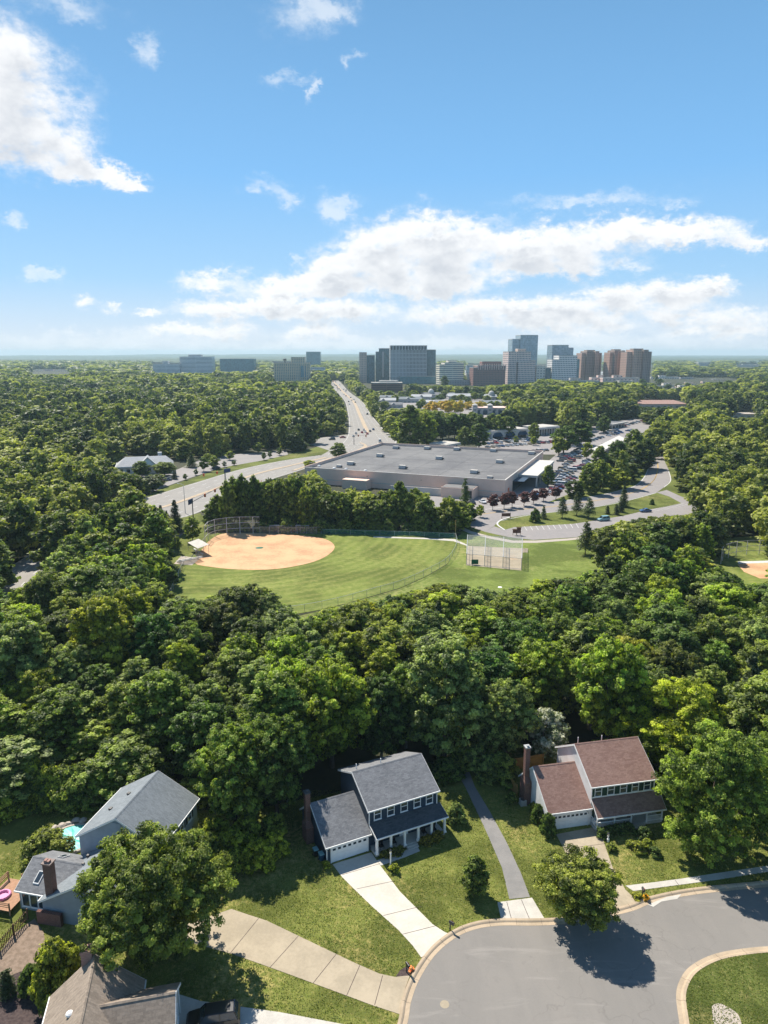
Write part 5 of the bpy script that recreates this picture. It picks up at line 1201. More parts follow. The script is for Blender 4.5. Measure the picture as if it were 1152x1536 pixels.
for k in range(5): gr.tube((-3.4 + k * 1.7, 3.35, 1.2), (-3.4 + k * 1.7, 3.35, 2.3), .03)
gr.build('guard_rail', 'metal', bl)
slab('path', [(232,818),(250,806),(268,797),(284,786),(290,788),(276,800),(262,812),(252,822),(262,828),(262,832),(246,828)], .05, 'asphalt_new')
# batting cages
slab('batting_pad', [(699,848),(782,856),(784,829),(792,829),(792,823),(745,821),(701,819)], .06, 'old_concrete')
bc = thing('batting_cage', 'three bay netted batting cage on a pale concrete pad', 'batting cage', G3(699.5, 847), 0)
o = Vector(G(699.5, 847)); nl, nr = Vector(G(699.5, 847)) - o, Vector(G(782, 854.5)) - o; fl, fr = Vector(G(701, 817)) - o, Vector(G(783, 822)) - o
for k in range(4):
    a, b = nl.lerp(nr, k / 3), fl.lerp(fr, k / 3)
    dv = MB(); net = MB(); net.face([(*a, .1), (*b, .1), (*b, 3.3), (*a, 3.3)]); net.build('side_net', 'chain_link' if k < 3 else 'cage_net', bc)
    dv.tube((*a, 3.3), (*b, 3.3), .09, .09, 6); dv.tube((*a, 1.7), (*b, 1.7), .04, .04, 5)
    for j in range(5): q = a.lerp(b, j / 4); dv.tube((*q, -.1), (*q, 3.3), .085, .085, 6)
    dv.build('frame', 'metal', bc)
for k in range(3):
    a, b, c_, d_ = nl.lerp(nr, k / 3), nl.lerp(nr, (k + 1) / 3), fl.lerp(fr, (k + 1) / 3), fl.lerp(fr, k / 3)
    MB().face([(*a, 3.28), (*b, 3.28), (*c_, 3.28), (*d_, 3.28)]).build('roof_net', 'cage_net', bc)
    MB().face([(*d_, .1), (*c_, .1), (*c_, 3.28), (*d_, 3.28)]).build('back_net', 'chain_link', bc)
    e_ = MB(); e_.tube((*a, 3.3), (*b, 3.3), .05); e_.tube((*d_, 3.3), (*c_, 3.3), .05); e_.tube((*a, .2), (*b, .2), .04); e_.build('cross_bar', 'metal', bc)
    if k != 1: mt_ = MB(); q = a.lerp(c_, .5); mt_.box(q.x - 1.2, q.y - 3, .062, q.x + 1.0, q.y + 3, .075); mt_.build('mat', 'tan_concrete' if k == 2 else 'old_concrete', bc)
q = nl.lerp(nr, .16); MB().box(q.x - 1.0, q.y + .3, .3, q.x + 1.0, q.y + .36, 1.7).build('green_panel', 'green_panel', bc)
hp = MB(); hx, hy = G(750, 881); hp.lathe([(.6, .035), (.55, .08), (.05, .09)], 10, (hx, hy, 0)); tag(hp.build('utility_cover', 'white_paint'), 'round white cover in the meadow grass below the batting cage', 'cover')
# park road, car park and signs
sheet('meadow_verge', [(600,800),(640,770),(720,760),(900,730),(990,690),(1010,690),(1080,760),(1100,790),(960,800),(870,815),(770,815),(690,800)], .022, 'verge')
ring = [(620,800),(660,780),(706,767),(760,760),(828,753),(870,747.5),(912,740),(952,729),(966,716),(972,703),(976,696),(985,680),(995,680),(997,692),(1004,707),(1007,720),(996,731),(985,739),(940,751),(900,759),(859,765),(802,771),(765,776),(750,780),(741,789),(728,798),(708,791),(690,789),(660,800)]
sheet('park_road', ring, .045, 'lot')
sheet('car_park', [(728,798),(741,789.5),(757,795),(771,791),(859,786),(899,780),(906,790),(865,806),(800,810),(770,807),(745,802)], .05, 'lot')
sheet('car_park_lane', [(897,780),(935,774),(976,764),(1000,760),(1022,755),(1004,745),(985,739),(1000,735),(1022,745),(1040,751),(1051,760),(1064,766),(1040,771),(1009,774),(960,781),(905,790.5)], .054, 'lot')
slab('path', [(684,786),(707,797),(737,805),(770,811),(804,811),(850,808),(900,803),(900,806),(850,811),(804,814.5),(768,814.5),(734,808),(703,800),(679,788)], .055, 'stone')
def line_px(name, pts, w, m, z=.062, mb=None):
    return strip(name, smooth_line([G(*p) for p in pts], 6), w / 2, -w / 2, z, m, mb)
yl = MB()
for off in (0, 1.6): line_px('', [(706 + off,774),(760,766 + off * .6),(828,759.5 + off * .6),(870,754 + off * .6),(912,747 + off * .6),(955,736.5 + off * .6),(979,722 + off * .3),(986 + off * .5,706),(986 + off * .5,694)], .3, '', .064, yl)
structure(yl.build('yellow_centre_line', 'yellow_line')); 
structure(line_px('', [(752,781),(802,771.5),(859,765.5),(900,759.5),(940,751.5),(984,739.5)], .35, '', .07, MB()).build('kerb_line', 'white_line'))
structure(line_px('', [(706,767),(760,760.3),(828,753.3),(870,747.8),(912,740.4),(952,729.4),(966,716.5),(972,704)], .35, '', .07, MB()).build('kerb_line', 'white_line'))
structure(line_px('', [(757,795),(746,786.5),(752,780),(765,776)], .6, '', .075, MB()).build('kerb_line', 'white_line'))
structure(line_px('', [(996,731),(1006,721),(1003,707)], .35, '', .07, MB()).build('kerb_line', 'white_line'))
wl = MB()
for k in range(11): a, b = Vector(G(778 + k * 8.6, 790.5 - k * .5)), Vector(G(782 + k * 8.6, 796.5 - k * .45)); strip('', [tuple(a), tuple(b)], .08, -.08, .062, '', wl)
for k in range(9): a, b = Vector(G(978 + k * 5.4, 764 - k * 1.1)), Vector(G(989 + k * 5.4, 766.5 - k * 1.1)); strip('', [tuple(a), tuple(b)], .09, -.09, .062, '', wl)
structure(wl.build('parking_lines', 'white_line'))
sg = thing('park_sign', 'long brown park sign on two posts on the grass beside the car park entrance', 'sign', G3(759, 778), .1)
MB().box(-1.5, -.06, .9, 1.5, .06, 2.1).build('board', 'brown_sign', sg); 
for x_ in (-1.6, 1.6): MB().box(x_ - .08, -.08, -.2, x_ + .08, .08, 2.3).build('post', 'brown_sign', sg)
for px, py, hh, lb in ((772,803,1.9,'small dark notice board beside the car park path'),(778,803,2.6,'taller dark notice board with a small roof beside the car park path')):
    s = thing('notice_board', lb, 'notice board', G3(px, py)); MB().box(-.7, -.08, .8, .7, .08, hh).build('board', 'brown_sign', s)
    for x_ in (-.6, .6): MB().box(x_ - .06, .083, -.2, x_ + .06, .18, hh + .1).build('post', 'wood', s)
    MB().loft([(-.85, -.3, hh + .1), (.85, -.3, hh + .1), (.85, .35, hh + .1), (-.85, .35, hh + .1)], [(-.85, .02, hh + .35), (.85, .02, hh + .35), (.85, .05, hh + .35), (-.85, .05, hh + .35)]).build('roof', 'wood', s)
car('suv', 'teal', *G(905, 781), .35, 'pale teal car parked at the park trees', detail=True); car('sedan', 'blue', *G(968, 768), .2, 'dark blue car alone in the upper park car lot'); car('sedan', 'silver', *G(964, 704), 1.2, 'pale car at the bend of the park road under the trees')
# second ball field
sheet('second_field', [(1050,840),(1075,808),(1200,800),(1200,885),(1110,880),(1060,862)], .034, 'outfield')
sheet('second_infield', [(1106,847),(1120,844),(1160,843),(1200,845),(1200,868),(1140,868),(1116,858)], .06, 'dirt')
fence_link('backstop', [G(*p) for p in [(1081,846),(1084,840),(1093,837),(1105,834),(1120,832.5),(1135,832),(1152,833),(1170,836)]], 4.6, 'backstop_net', 'curved backstop of the second ball field with two rails', 4.0, 'white_line', 'backstop', None, (1.0, .62, .3))
slab('concrete_strip', [(1106,842.5),(1160,841),(1160,844),(1108,846)], .07, 'white_line')
# single trees of the park
def Tpx(name, kind, px, py, ptop, rpx, label, cat='tree', group=None, tone=(1, 1, 1)):
    x, y = G(px, py); zo = y * CP + H * SP; h = max(1.5, hgt(ptop, y)); return tree(name, kind, x, y, h, rpx / F * zo, label, cat, group, tone)
for px, py, pt in ((739,765,742),(756,763,740),(768,761,738),(786,759,738),(800,756,736),(815,752,733),(834,749,731)): Tpx('plum_tree', 'plum', px, py, pt, 10.5, 'dark red leaved plum tree in the row between the store wall and the park road', 'plum tree', 'row of plum trees')
Tpx('conifer', 'pine', 843, 777, 744, 10, 'open dark pine on the grass island beside the park road, nearest the store', 'conifer', tone=(1.1,1.2,1.0)); Tpx('conifer', 'pine', 865, 773, 736, 11, 'tallest dark pine of the three on the grass island', 'conifer', tone=(1.2,1.2,1)); Tpx('conifer', 'pine', 883, 777, 746, 12, 'pale pine beside the tallest pine of the grass island', 'conifer', tone=(1.8,1.8,1.5))
Tpx('conifer', 'fir', 935, 760, 728, 9.5, 'tall dark fir at the far end of the grass island', 'conifer', tone=(1.3,1.4,1.2))
for px, py, pt, r in ((911,771,758,4),(924,772,756,5),(931,768,751,6)): Tpx('conifer', 'dwarf', px, py, pt, r, 'small young dark conifer near the tall fir on the grass island', 'conifer', 'young conifers of the grass island')
Tpx('shrub', 'bush', 803, 783, 764, 9, 'round dark shrub on the grass island', 'shrub', tone=DK); Tpx('conifer', 'fir', 815, 778, 757, 6, 'small fir behind the round dark shrub of the grass island', 'conifer', tone=(1.4,1.5,1.2)); Tpx('shrub', 'bush', 978, 757, 749, 4, 'small lone shrub at the end of the upper car lot', 'shrub', tone=DK)
Tpx('conifer', 'pine', 878, 832, 781, 15, 'tall pine with bare ground under it beside the meadow', 'conifer', tone=(1.5,1.4,1.2))
Tpx('conifer', 'pine', 697, 778, 716, 11, 'tall pine standing against the pink store wall', 'conifer', tone=(1.6,1.6,1.2)); Tpx('small_tree', 'small', 704, 784, 756, 13, 'small round tree at the end of the park path', tone=(1.2,1.2,.9)); Tpx('small_tree', 'small', 720, 776, 758, 7, 'little tree beside the tall pine at the store wall', tone=(1.5,1.4,.9))
Tpx('small_tree', 'small', 268, 830, 806, 4.5, 'thin young tree on the grass by the bleachers', tone=MID); Tpx('broadleaf_tree', 'mid0', 289, 812, 776, 14, 'round tree beside the backstop and the path', tone=(1.2,1.2,.9))
for px, py, pt, r in ((243,800,757,11),(264,800,749,14),(252,806,765,10)): Tpx('conifer', 'fir', px, py, pt, r, 'dark pointed conifer between the highway and the path', 'conifer', 'conifers by the highway')
rk = random.Random(8)
for i in range(30):
    f = i / 29; px = 318 + f * 372 + rk.uniform(-4, 4); base = 795 + f * 3; top = np.interp(px, [310, 345, 375, 400, 430, 460, 500, 540, 575, 600, 630, 660, 690], [752, 718, 712, 718, 708, 724, 738, 752, 746, 722, 740, 762, 754]) + rk.uniform(-4, 9)
    lk = rk.choice([('dark green', DK), ('mid green', MID), ('yellow green', (1.25, 1.18, .85)), ('mid green', MID)])
    Tpx('broadleaf_tree', f'mid{rk.randrange(5)}', px, base - rk.uniform(-1, 7), top, rk.uniform(14, 20), f'{lk[0]} tree in the thick row between the backstop and the flat roofed store', 'tree', 'tree row behind the ball field', lk[1])
for i in range(16):
    px = 322 + i * 22 + rk.uniform(-5, 5); Tpx('shrub', 'bush', px, 796 + i * .3, 782 + rk.uniform(-6, 5), rk.uniform(11, 15), 'leafy bush at the foot of the thick tree row behind the field fence', 'shrub', 'bushes behind the field fence', tone=rk.choice([DK, MID]))
# ---------------------------------------------------------------- highway
PA = [((-60,880),(-60,985)),((0,858),(0,940)),((60,822),(60,872)),((110,795),(130,822)),((165,765),(200,790)),((225,745),(280,775)),((300,722),(335,752)),((365,703),(400,722)),((430,690),(446,707)),((480,683),(498,690))]
PB_ = [((490,682),(566,679)),((508,670),(590,668)),((520,655),(594,660)),((523,642),(574,642)),((522,622),(557,622)),((517,602),(543,602)),((507,590),(524,588)),((497,579),(514,577)),((490,570),(506,568)),((492,562),(504,560))]
def pair_line(P, f, n=5): return smooth_line([tuple(Vector(G(*a)).lerp(Vector(G(*b)), f)) for a, b in P], n)
def pair_sheet(name, P, z, m):
    a, b = pair_line(P, 0), pair_line(P, 1); mb = MB()
    for i in range(len(a) - 1): mb.face([(*b[i], z), (*b[i + 1], z), (*a[i + 1], z), (*a[i], z)])
    return structure(mb.build(name, m))
pair_sheet('road', PA, .04, 'highway'); pair_sheet('highway', PB_, .045, 'highway')
sheet('road_junction', [(440,664),(470,658),(520,652),(530,660),(505,690),(480,695),(470,690),(494,676),(470,668)], .042, 'highway')
# grass beside the highway
sheet('verge', [(205,760),(225,747),(300,723),(365,704),(425,691),(500,679),(510,672),(505,662),(470,672),(425,684),(380,690),(330,703),(275,722),(228,738)], .03, 'verge')
sheet('verge', [(523,655),(527,612),(515,590),(560,640),(600,650),(600,675),(580,650),(558,622),(543,602),(520,580),(545,590),(590,640)], .028, 'verge')
def dashes(line, w, on, off, z, mb, solid=False):
    P = [Vector(p) for p in line]; d = 0.0
    for a, b in zip(P, P[1:]):
        L = (b - a).length; s = 0.0
        while s < L:
            e = min(L, s + (L if solid else .5)); mid = (d + s) % (on + off)
            if solid or mid < on: strip('', [tuple(a.lerp(b, s / L)), tuple(a.lerp(b, e / L))], w / 2, -w / 2, z, '', mb)
            s = e
        d += L
lm = MB()
for f in (.18, .34, .66, .82): dashes(pair_line(PA, f), .22, 3, 7, .06, lm)
for f in (.16, .32, .66, .82): dashes(pair_line(PB_, f), .22, 4, 6, .062, lm)
for P in (PA, PB_):
    for f in (.025, .975): dashes(pair_line(P, f), .25, 1, 0, .061, lm, True)
for py_ in (671, 667.5, 650, 653): dashes([G(515 if py_ > 660 else 524, py_), G(545 if py_ > 660 else 580, py_ - 1)], .5, 1, 0, .064, lm, True)
structure(lm.build('lane_markings', 'white_line'))
md = MB(); A = pair_line(PA, .5); strip('', A[10:], 1.1, -1.1, .14, '', md); Bm = pair_line(PB_, .5); strip('', Bm[:6], 1.4, -1.4, .14, '', md); strip('', Bm[13:], 1.6, -1.6, .14, '', md)
structure(md.build('road_median', 'tan_concrete'))
md = MB(); strip('', smooth_line([G(*p) for p in [(440,706),(498,687),(530,680),(546,674),(548,668),(540,664)]], 5), .9, -.9, .15, '', md); structure(md.build('road_median', 'tan_concrete'))
def road_dir(px, py, P=PB_):
    q = Vector(G(px, py)); L = [Vector(p) for p in pair_line(P, .5)]; i = min(range(len(L) - 1), key=lambda k: (L[k] - q).length); d = L[i + 1] - L[i]; return math.atan2(d.y, d.x)
rc = random.Random(4); PC = ['white', 'silver', 'grey', 'black', 'white', 'red', 'blue', 'silver', 'tan', 'grey']
def drive_by(px, py, paint, kind='sedan', back=False, lab='car', P=PB_):
    car(kind, paint, *G(px, py), road_dir(px, py, P) + (0 if back else math.pi), lab, f'{paint} cars on the highway', False)
drive_by(570, 663, 'white', 'van', lab='white van rolling past the corner of the flat roofed store'); drive_by(551, 622, 'black', 'suv', lab='lone black car on the open stretch of highway')
for px, py, p in ((534,651,'silver'),(538,645.5,'black'),(543,649.5,'red'),(548,648.5,'white'),(555,647.5,'grey'),(546,645.5,'white'),(560,645,'blue'),(551,651.5,'red'),(530,655,'white')): drive_by(px, py, p, lab=f'{p} car waiting at the stop line of the highway junction')
for px, py, p in ((523,603,'black'),(533,604,'grey'),(531,600,'white'),(526,597,'blue'),(519,594.5,'red'),(516,592,'white'),(528,601,'silver'),(524,607,'white')): drive_by(px, py, p, lab=f'{p} car in the short queue on the rising highway')
for i in range(24):
    py = rc.uniform(570, 589); f = rc.choice([.2, .32, .4, .6, .72, .85]); a = np.interp(py, [570, 579, 590], [490, 497, 507]); b = np.interp(py, [568, 577, 588], [506, 514, 524]); p = rc.choice(PC)
    drive_by(a + (b - a) * f, py, p, rc.choice(['sedan', 'suv']), f > .5, f'{p} car in the distant traffic at the top of the highway')
car('suv', 'black', *G(498, 660), .3, 'dark car waiting on the side road under the trees at the junction'); car('sedan', 'red', *G(514, 657), .3, 'dark red car on the side road at the junction', detail=True)
# traffic signal masts
def signal(px, py, px2, h, label, n=4, sign=True):
    x, y = G(px, py); x2, y2 = G(px2[0], px2[1]); L = math.hypot(x2 - x, y2 - y); s = thing('traffic_signal', label, 'traffic signal', (x, y, 0), math.atan2(y2 - y, x2 - x))
    MB().lathe([(.28, 0), (.2, .3), (.16, h)], 10).build('post', 'dark_metal', s); MB().tube((0, 0, h - .4), (L, 0, h + .5), .13, .06, 8).build('arm', 'dark_metal', s)
    for k in range(n):
        xx = L * (.35 + .6 * k / max(1, n - 1)); b = MB().box(xx - .3, -.3, h - .9, xx + .3, .3, h + .35).build('signal_head', 'orange', s)
        MB().box(xx - .18, -.33, h - .75, xx + .18, -.303, h + .2).build('lens', 'dark_metal', b)
    if sign: MB().box(-3.4, -.1, h - .9, .4, .1, h + .9).build('street_sign', 'sign_blue', s)
signal(290, 779, (340, 752), 7.0, 'traffic signal mast with a dark blue street sign above the tree row', 3); signal(338, 727, (305, 733), 6.5, 'traffic signal mast across the highway with a small blue sign', 2)
signal(531, 667, (550, 668), 6.5, 'dark signal mast at the highway junction beside the side road', 2, False)
def street_light(px, py, h, rz, label, arm=2.6):
    s = thing('street_light', label, 'street light', G3(px, py), rz); MB().lathe([(.14, 0), (.11, h * .5), (.07, h)], 8).build('post', 'metal', s)
    MB().path([(0, 0, h - .1), (arm * .5, 0, h + .35), (arm, 0, h + .45)], .06).build('arm', 'metal', s); MB().loft([(arm - .1, -.16, h + .36), (arm + .7, -.12, h + .38), (arm + .7, .12, h + .38), (arm - .1, .16, h + .36)], [(arm - .1, -.1, h + .52), (arm + .6, -.08, h + .5), (arm + .6, .08, h + .5), (arm - .1, .1, h + .52)]).build('lamp', 'white_paint', s)
street_light(278, 770, 11, 2.6, 'tall street light beside the highway, nearest the restaurant'); street_light(339, 722, 10, 2.6, 'tall street light across the highway from the backstop')
street_light(944, 714, 8, .3, 'street light at the bend of the park road, on the tree side'); street_light(997, 679, 9, .4, 'street light beyond the bend of the park road under dark trees'); street_light(594, 654, 8, 1, 'street light at the highway corner behind the store'); street_light(1104, 703, 6, .2, 'pale street light half hidden in the wood beyond the park road')
for i in range(10): pb = MB(); x, y = G(372 + i * 3.1 - 8, 731 - i * .9); pb.lathe([(.16, .0), (.1, 1.0), (.03, 1.05)], 8, (x, y, 0)); tag(pb.build('marker_post', 'orange'), 'small orange marker post along the highway median', 'marker post', 'orange marker posts')
# ---------------------------------------------------------------- restaurant and its car parks
sheet('restaurant_lot', [(168,730),(200,715),(262,706),(300,690),(345,682),(430,676),(432,682),(398,690),(330,702),(270,722),(228,738),(190,748)], .05, 'lot')
rs = thing('restaurant', 'low white building with pale grey roof and small white gable at the wood edge', 'restaurant', G3(176, 713), .30)
MB().box(0, 0, -.2, 27, 15, 4.0).build('wall', 'siding_white', rs)
rf = MB().loft([(-.6, -.6, 4.003), (27.6, -.6, 4.003), (27.6, 15.6, 4.003), (-.6, 15.6, 4.003)], [(4, 7.2, 8.0), (24, 7.2, 8.0), (24, 7.8, 8.0), (4, 7.8, 8.0)]).build('roof', 'roof_pale', rs)
MB().loft([(11, -2, 4.3), (19, -2, 4.3), (15, -2, 8.3)], [(11, 7, 4.3), (19, 7, 4.3), (15, 7, 8.3)]).build('gable', 'siding_white', rs); gs = rs.children[-1]
MB().loft([(10.4, -2.3, 4.1), (15, -2.3, 8.6), (19.6, -2.3, 4.1), (19.6, -2.3, 4.4), (15, -2.3, 8.9), (10.4, -2.3, 4.4)], [(10.4, 7, 4.1), (15, 7, 8.6), (19.6, 7, 4.1), (19.6, 7, 4.4), (15, 7, 8.9), (10.4, 7, 4.4)]).build('gable_roof', 'roof_pale', gs)
MB().box(-.7, -.75, 3.7, 27.7, -.603, 4.3).box(-.75, -.6, 3.7, -.603, 15.6, 4.3).build('fascia', 'white_paint', rf)
MB().box(20, 9, 7, 22, 11, 9.6).build('chimney', 'metal', rs)
for k in range(7): window(rs, 2 + k * 3.4, 0, 1.0, 2.8, 1.6, sash=False)
for k in range(5): window(rs, 0, 0, 1, 2, .5) if False else None
for px, py, pt, r, k, tn in ((213,716,692,14,'near2',DK),(247,714,693,20,'near3',MID),(287,701,678,9,'fir',(1.8,1.7,1.4)),(306,707,687,8,'small',DK),(321,703,684,10,'small',MID),(312,696,680,10,'near0',(1.4,1.35,.8)),(330,686,676,9,'small',LT),(345,690,677,8,'small',LT),(387,680,664,9,'small',MID),(262,719,706,4.5,'dwarf',DK),(225,725,712,4.5,'dwarf',DK),(278,720,711,4,'small',DK),(294,713,704,4,'small',DK),(337,701,692,4,'small',DK),(351,698,691,4,'small',DK),(396,690,679,4,'small',DK),(405,687,677,4,'small',DK),(419,683,672,5,'small',DK),(300,683,672,11,'near1',MID),(275,690,668,13,'mid1',DK),(288,680,664,12,'mid2',MID)):
    Tpx('conifer' if k in ('fir', 'dwarf') else 'parking_tree', k, px, py, pt, r, ('large spreading tree in front of the low white building' if r > 12 else 'small tree in the planted strips of the restaurant car park' if r < 6 else 'rounded tree beside the restaurant car park'), 'conifer' if k in ('fir', 'dwarf') else 'tree', 'restaurant car park trees', tn)
for px, py, p in ((216,724,'blue'),(222,727,'black'),(236,728,'white'),(232,731,'blue'),(250,721,'grey'),(255,719,'black'),(324,703,'black'),(208,722,'silver'),(243,724,'red')): car('sedan', p, *G(px, py), rc.choice([.3, 1.8]), f'{p} car parked beside the low white restaurant', f'{p} cars at the restaurant', False)
# ---------------------------------------------------------------- flat roofed store
M['store_wall'] = mat('store_wall', (.80, .58, .47), (.71, .52, .42), .15, .9); M['store_roof'] = mat('store_roof', (.115, .115, .12), (.185, .182, .18), .045, .9, bump=.2); M['store_white'] = mat('store_canopy', (.56, .54, .50), (.48, .46, .43), .3, .8)
ms = thing('store', 'huge flat roofed pale pink store beyond the ball field', 'store', (-37.4, 331.9, 0), math.atan2(-35.2, 89))
SW, SL, SH = 95.5, 98.0, 7.5
wb = MB(); wb.box(0, 0, -.2, SW, SL, SH - 1.0)
wb.build('wall', 'store_wall', ms)
pp = MB(); pp.box(0, 0, SH - .997, SW, .35, SH); pp.box(0, SL - .35, SH - .997, SW, SL, SH + .5); pp.box(0, .353, SH - .997, .35, SL - .353, SH + .5); pp.box(SW - .35, .353, SH - .997, SW, SL - .353, SH); pp.build('parapet', 'store_wall', ms)
cp = MB(); cp.box(-.1, -.1, SH + .003, SW + .1, .42, SH + .1); cp.box(SW - .42, .423, SH + .003, SW + .1, SL - .4, SH + .1); cp.build('coping', 'store_white', ms)
rfm = MB(); rfm.box(.36, .36, SH - .996, SW - .36, SL - .36, SH - .93); ro = rfm.build('roof', 'store_roof', ms)
sm = MB()
for k in range(1, 6): sm.box(SW * k / 6 - .06, .5, SH - .927, SW * k / 6 + .06, SL - .5, SH - .9)
for k in range(1, 4): sm.box(.5, SL * k / 4 - .06, SH - .926, SW - .5, SL * k / 4 + .06, SH - .899)
sm.build('roof_seam', 'roof_dark', ro)
bd_ = MB(); bd_.box(0, -.05, 2.2, SW, -.004, 2.5); bd_.build('wall_band', 'store_white', ms)
MB().box(70, -9, -.1, 84, -.06, 4.4).build('dock_block', 'store_wall', ms); MB().box(70.3, -8.7, 4.403, 83.7, -.4, 4.55).build('dock_roof', 'store_roof', ms); MB().box(80, -9.05, .4, 83.4, -9.003, 3.6).build('dock_door', 'dark_metal', ms)
MB().box(46, -7, -.1, 69.9, -6.6, 3.2).build('screen_wall', 'store_white', ms); MB().box(22, -6, -.1, 34, -.06, 4.2).build('dock_block', 'store_wall', ms)
e_ = MB().box(SW + .003, 28, 4.6, SW + 9, 78, 5.6); e_.build('entrance_canopy', 'store_white', ms)
for k in range(6): MB().box(SW + 8, 29 + k * 9.4, 0, SW + 8.7, 29.7 + k * 9.4, 4.597).build('canopy_column', 'store_white', ms)
MB().box(SW + .003, 16, .2, SW + .12, 76, 4.4).build('storefront_glass', 'glass', ms); MB().box(SW + .003, 6, .1, SW + .1, 8.5, 3.0).build('red_door', 'orange', ms)
MB().box(SW + .125, 16, 4.42, SW + 5, 27.5, 4.6).build('side_canopy', 'awning', ms)
MB().box(14, SL + .003, -.1, 52, SL + 10, 5.5).build('rear_wing', 'store_wall', ms); MB().box(13.6, SL - .1 + .11, 5.503, 52.4, SL + 10.4, 6.6).build('rear_wing_roof', 'roof_dark', ms)
for k in range(3): MB().tube((6 + k * 26, -.02, 5.2), (6 + k * 26, -.35, 5.1), .15, .15, 6).build('wall_lamp', 'dark_metal', ms)
a_ms = math.atan2(-35.2, 89)
for i, (cx, cy) in enumerate([(97,90),(232,93),(360,97),(518,103),(683,115),(28,125),(284,136),(545,152),(126,176),(435,197),(503,219),(-98,160),(-148,170)]):
    px, py = 560 + cx / 2.88, 640 + cy / 2.88 + 2.0; x, y = G(px, py, SH - .93); big = i not in (10, 12)
    u = thing('rooftop_unit', 'grey air handling box standing on the flat store roof', 'rooftop unit', (x, y, SH - .93), a_ms, 'boxes on the store roof'); s = 1.0 if big else .7
    MB().box(-1.7 * s, -1.1 * s, .0, 1.7 * s, 1.1 * s, .25).build('base', 'roof_dark', u); MB().box(-1.6 * s, -1.0 * s, .253, 1.6 * s, 1.0 * s, 1.6 * s).build('cabinet', 'metal', u); MB().box(-1.65 * s, -1.05 * s, 1.6 * s + .003, 1.65 * s, 1.05 * s, 1.6 * s + .1).build('lid', 'pale_concrete', u); MB().box(1.61 * s, -.5 * s, .4, 2.6 * s, .5 * s, 1.0 * s).build('duct', 'roof_dark', u)
for cx, cy in ((810,178),(862,181),(945,188),(745,168)): x, y = G(220 + cx / 2.88, 640 + cy / 2.88 + 1, SH - .93); v = MB().lathe([(.7, 0), (.8, .2), (.6, .5), (.05, .6)], 10, (x, y, SH - .93)).build('roof_skylight', 'white_paint'); tag(v, 'small white dome on the front corner of the flat store roof', 'skylight', 'white domes on the store roof')
# parking and shops behind the store
sheet('shop_lot', [(712,680),(722,655),(780,646),(840,645),(900,638),(960,625),(980,637),(940,668),(890,700),(862,738),(800,762),(735,768),(640,762),(560,745),(640,735),(760,745),(834,682)], .036, 'lot')
LOTROWS = [((724,662),(790,656),11),((722,667),(806,661),14),((728,672),(830,664),15),((838,694),(868,675),7),((846,699),(880,680),8),((832,712),(850,701),4),((835,722),(860,706),6),((802,746),(836,738),5),((880,664),(905,656),5),((852,660),(876,653),6),((900,652),(928,646),5),((752,682),(822,676),11),((848,690),(886,668),9),((828,740),(862,716),8),((866,706),(884,690),5),((742,664),(800,660),9),((856,672),(884,660),6),((915,645),(965,632),9),((910,655),(950,645),7),((905,668),(925,662),4),((820,730),(838,722),4),((700,756),(732,754),2),((850,712),(864,702),3)]
for (a, b, n) in LOTROWS:
    (ax, ay), (bx, by) = G(*a), G(*b); ang = math.atan2(by - ay, bx - ax) + math.pi / 2
    for k in range(n):
        if rc.random() < .12: continue
        f = (k + .5) / n; p = rc.choice(PC); kd = rc.choice(['sedan', 'sedan', 'suv', 'van' if p == 'white' else 'suv'])
        car(kd, p, ax + (bx - ax) * f, ay + (by - ay) * f, ang + rc.choice([0, math.pi]) + rc.uniform(-.04, .04), f'{p} car parked in the lot behind and beside the flat roofed store', f'{p} cars in the store lot', False)
def shop(px0, px1, py, h, dpt, label, arches=0, bays=0, roofm='pale_concrete', wall='store_white'):
    (x0, y0), (x1, y1) = G(px0[0], px0[1]), G(px1[0], px1[1]); L = math.hypot(x1 - x0, y1 - y0); s = thing('shop_row', label, 'shops', (x0, y0, 0), math.atan2(y1 - y0, x1 - x0))
    MB().box(0, 2.0, -.1, L, dpt, h).build('wall', wall, s); MB().box(-.3, 1.6, h + .003, L + .3, dpt + .3, h + .35).build('roof', roofm, s)
    n = arches or bays; w_ = L / n
    for k in range(n):
        c = (k + .5) * w_
        if arches:
            fr = MB(); out = [(c - w_ / 2, 0), (c - w_ / 2, h), (c + w_ / 2, h), (c + w_ / 2, 0)]; r = w_ * .40; ins = [(c + r * math.cos(a), h * .34 + r * .75 * math.sin(a)) for a in [math.pi * j / 12 for j in range(13)]]
            ring_ = [(c - w_ / 2, 0), (c - r, 0)] + list(reversed(ins)) + [(c + r, 0), (c + w_ / 2, 0), (c + w_ / 2, h), (c - w_ / 2, h)]
            fr.loft([(x, .6, z) for x, z in ring_], [(x, 0, z) for x, z in ring_]); fr.build('arch', wall, s)
            aw = MB(); aw.loft([(c - r * .9, -.9, h * .36), (c + r * .9, -.9, h * .36), (c + r * .9, .58, h * .36), (c - r * .9, .58, h * .36)], [(c - r * .75, .5, h * .36 + r * .55), (c + r * .75, .5, h * .36 + r * .55), (c + r * .75, .58, h * .36 + r * .55), (c - r * .75, .58, h * .36 + r * .55)]); aw.build('awning', 'awning', s)
            MB().box(c - r, 1.9, .1, c + r, 1.996, h * .7).build('shop_window', 'glass', s)
        else:
            MB().box(c - w_ * .36, 1.9, .1, c + w_ * .36, 1.997, h * .72).build('shop_window', 'glass', s); MB().box(c - w_ * .5, -.2, 0, c - w_ * .42, .2, h).build('pillar', wall, s)
    if not arches: MB().box(-.2, -.4, h * .78, L + .2, 1.99, h + .2).build('canopy', wall, s)
    return s
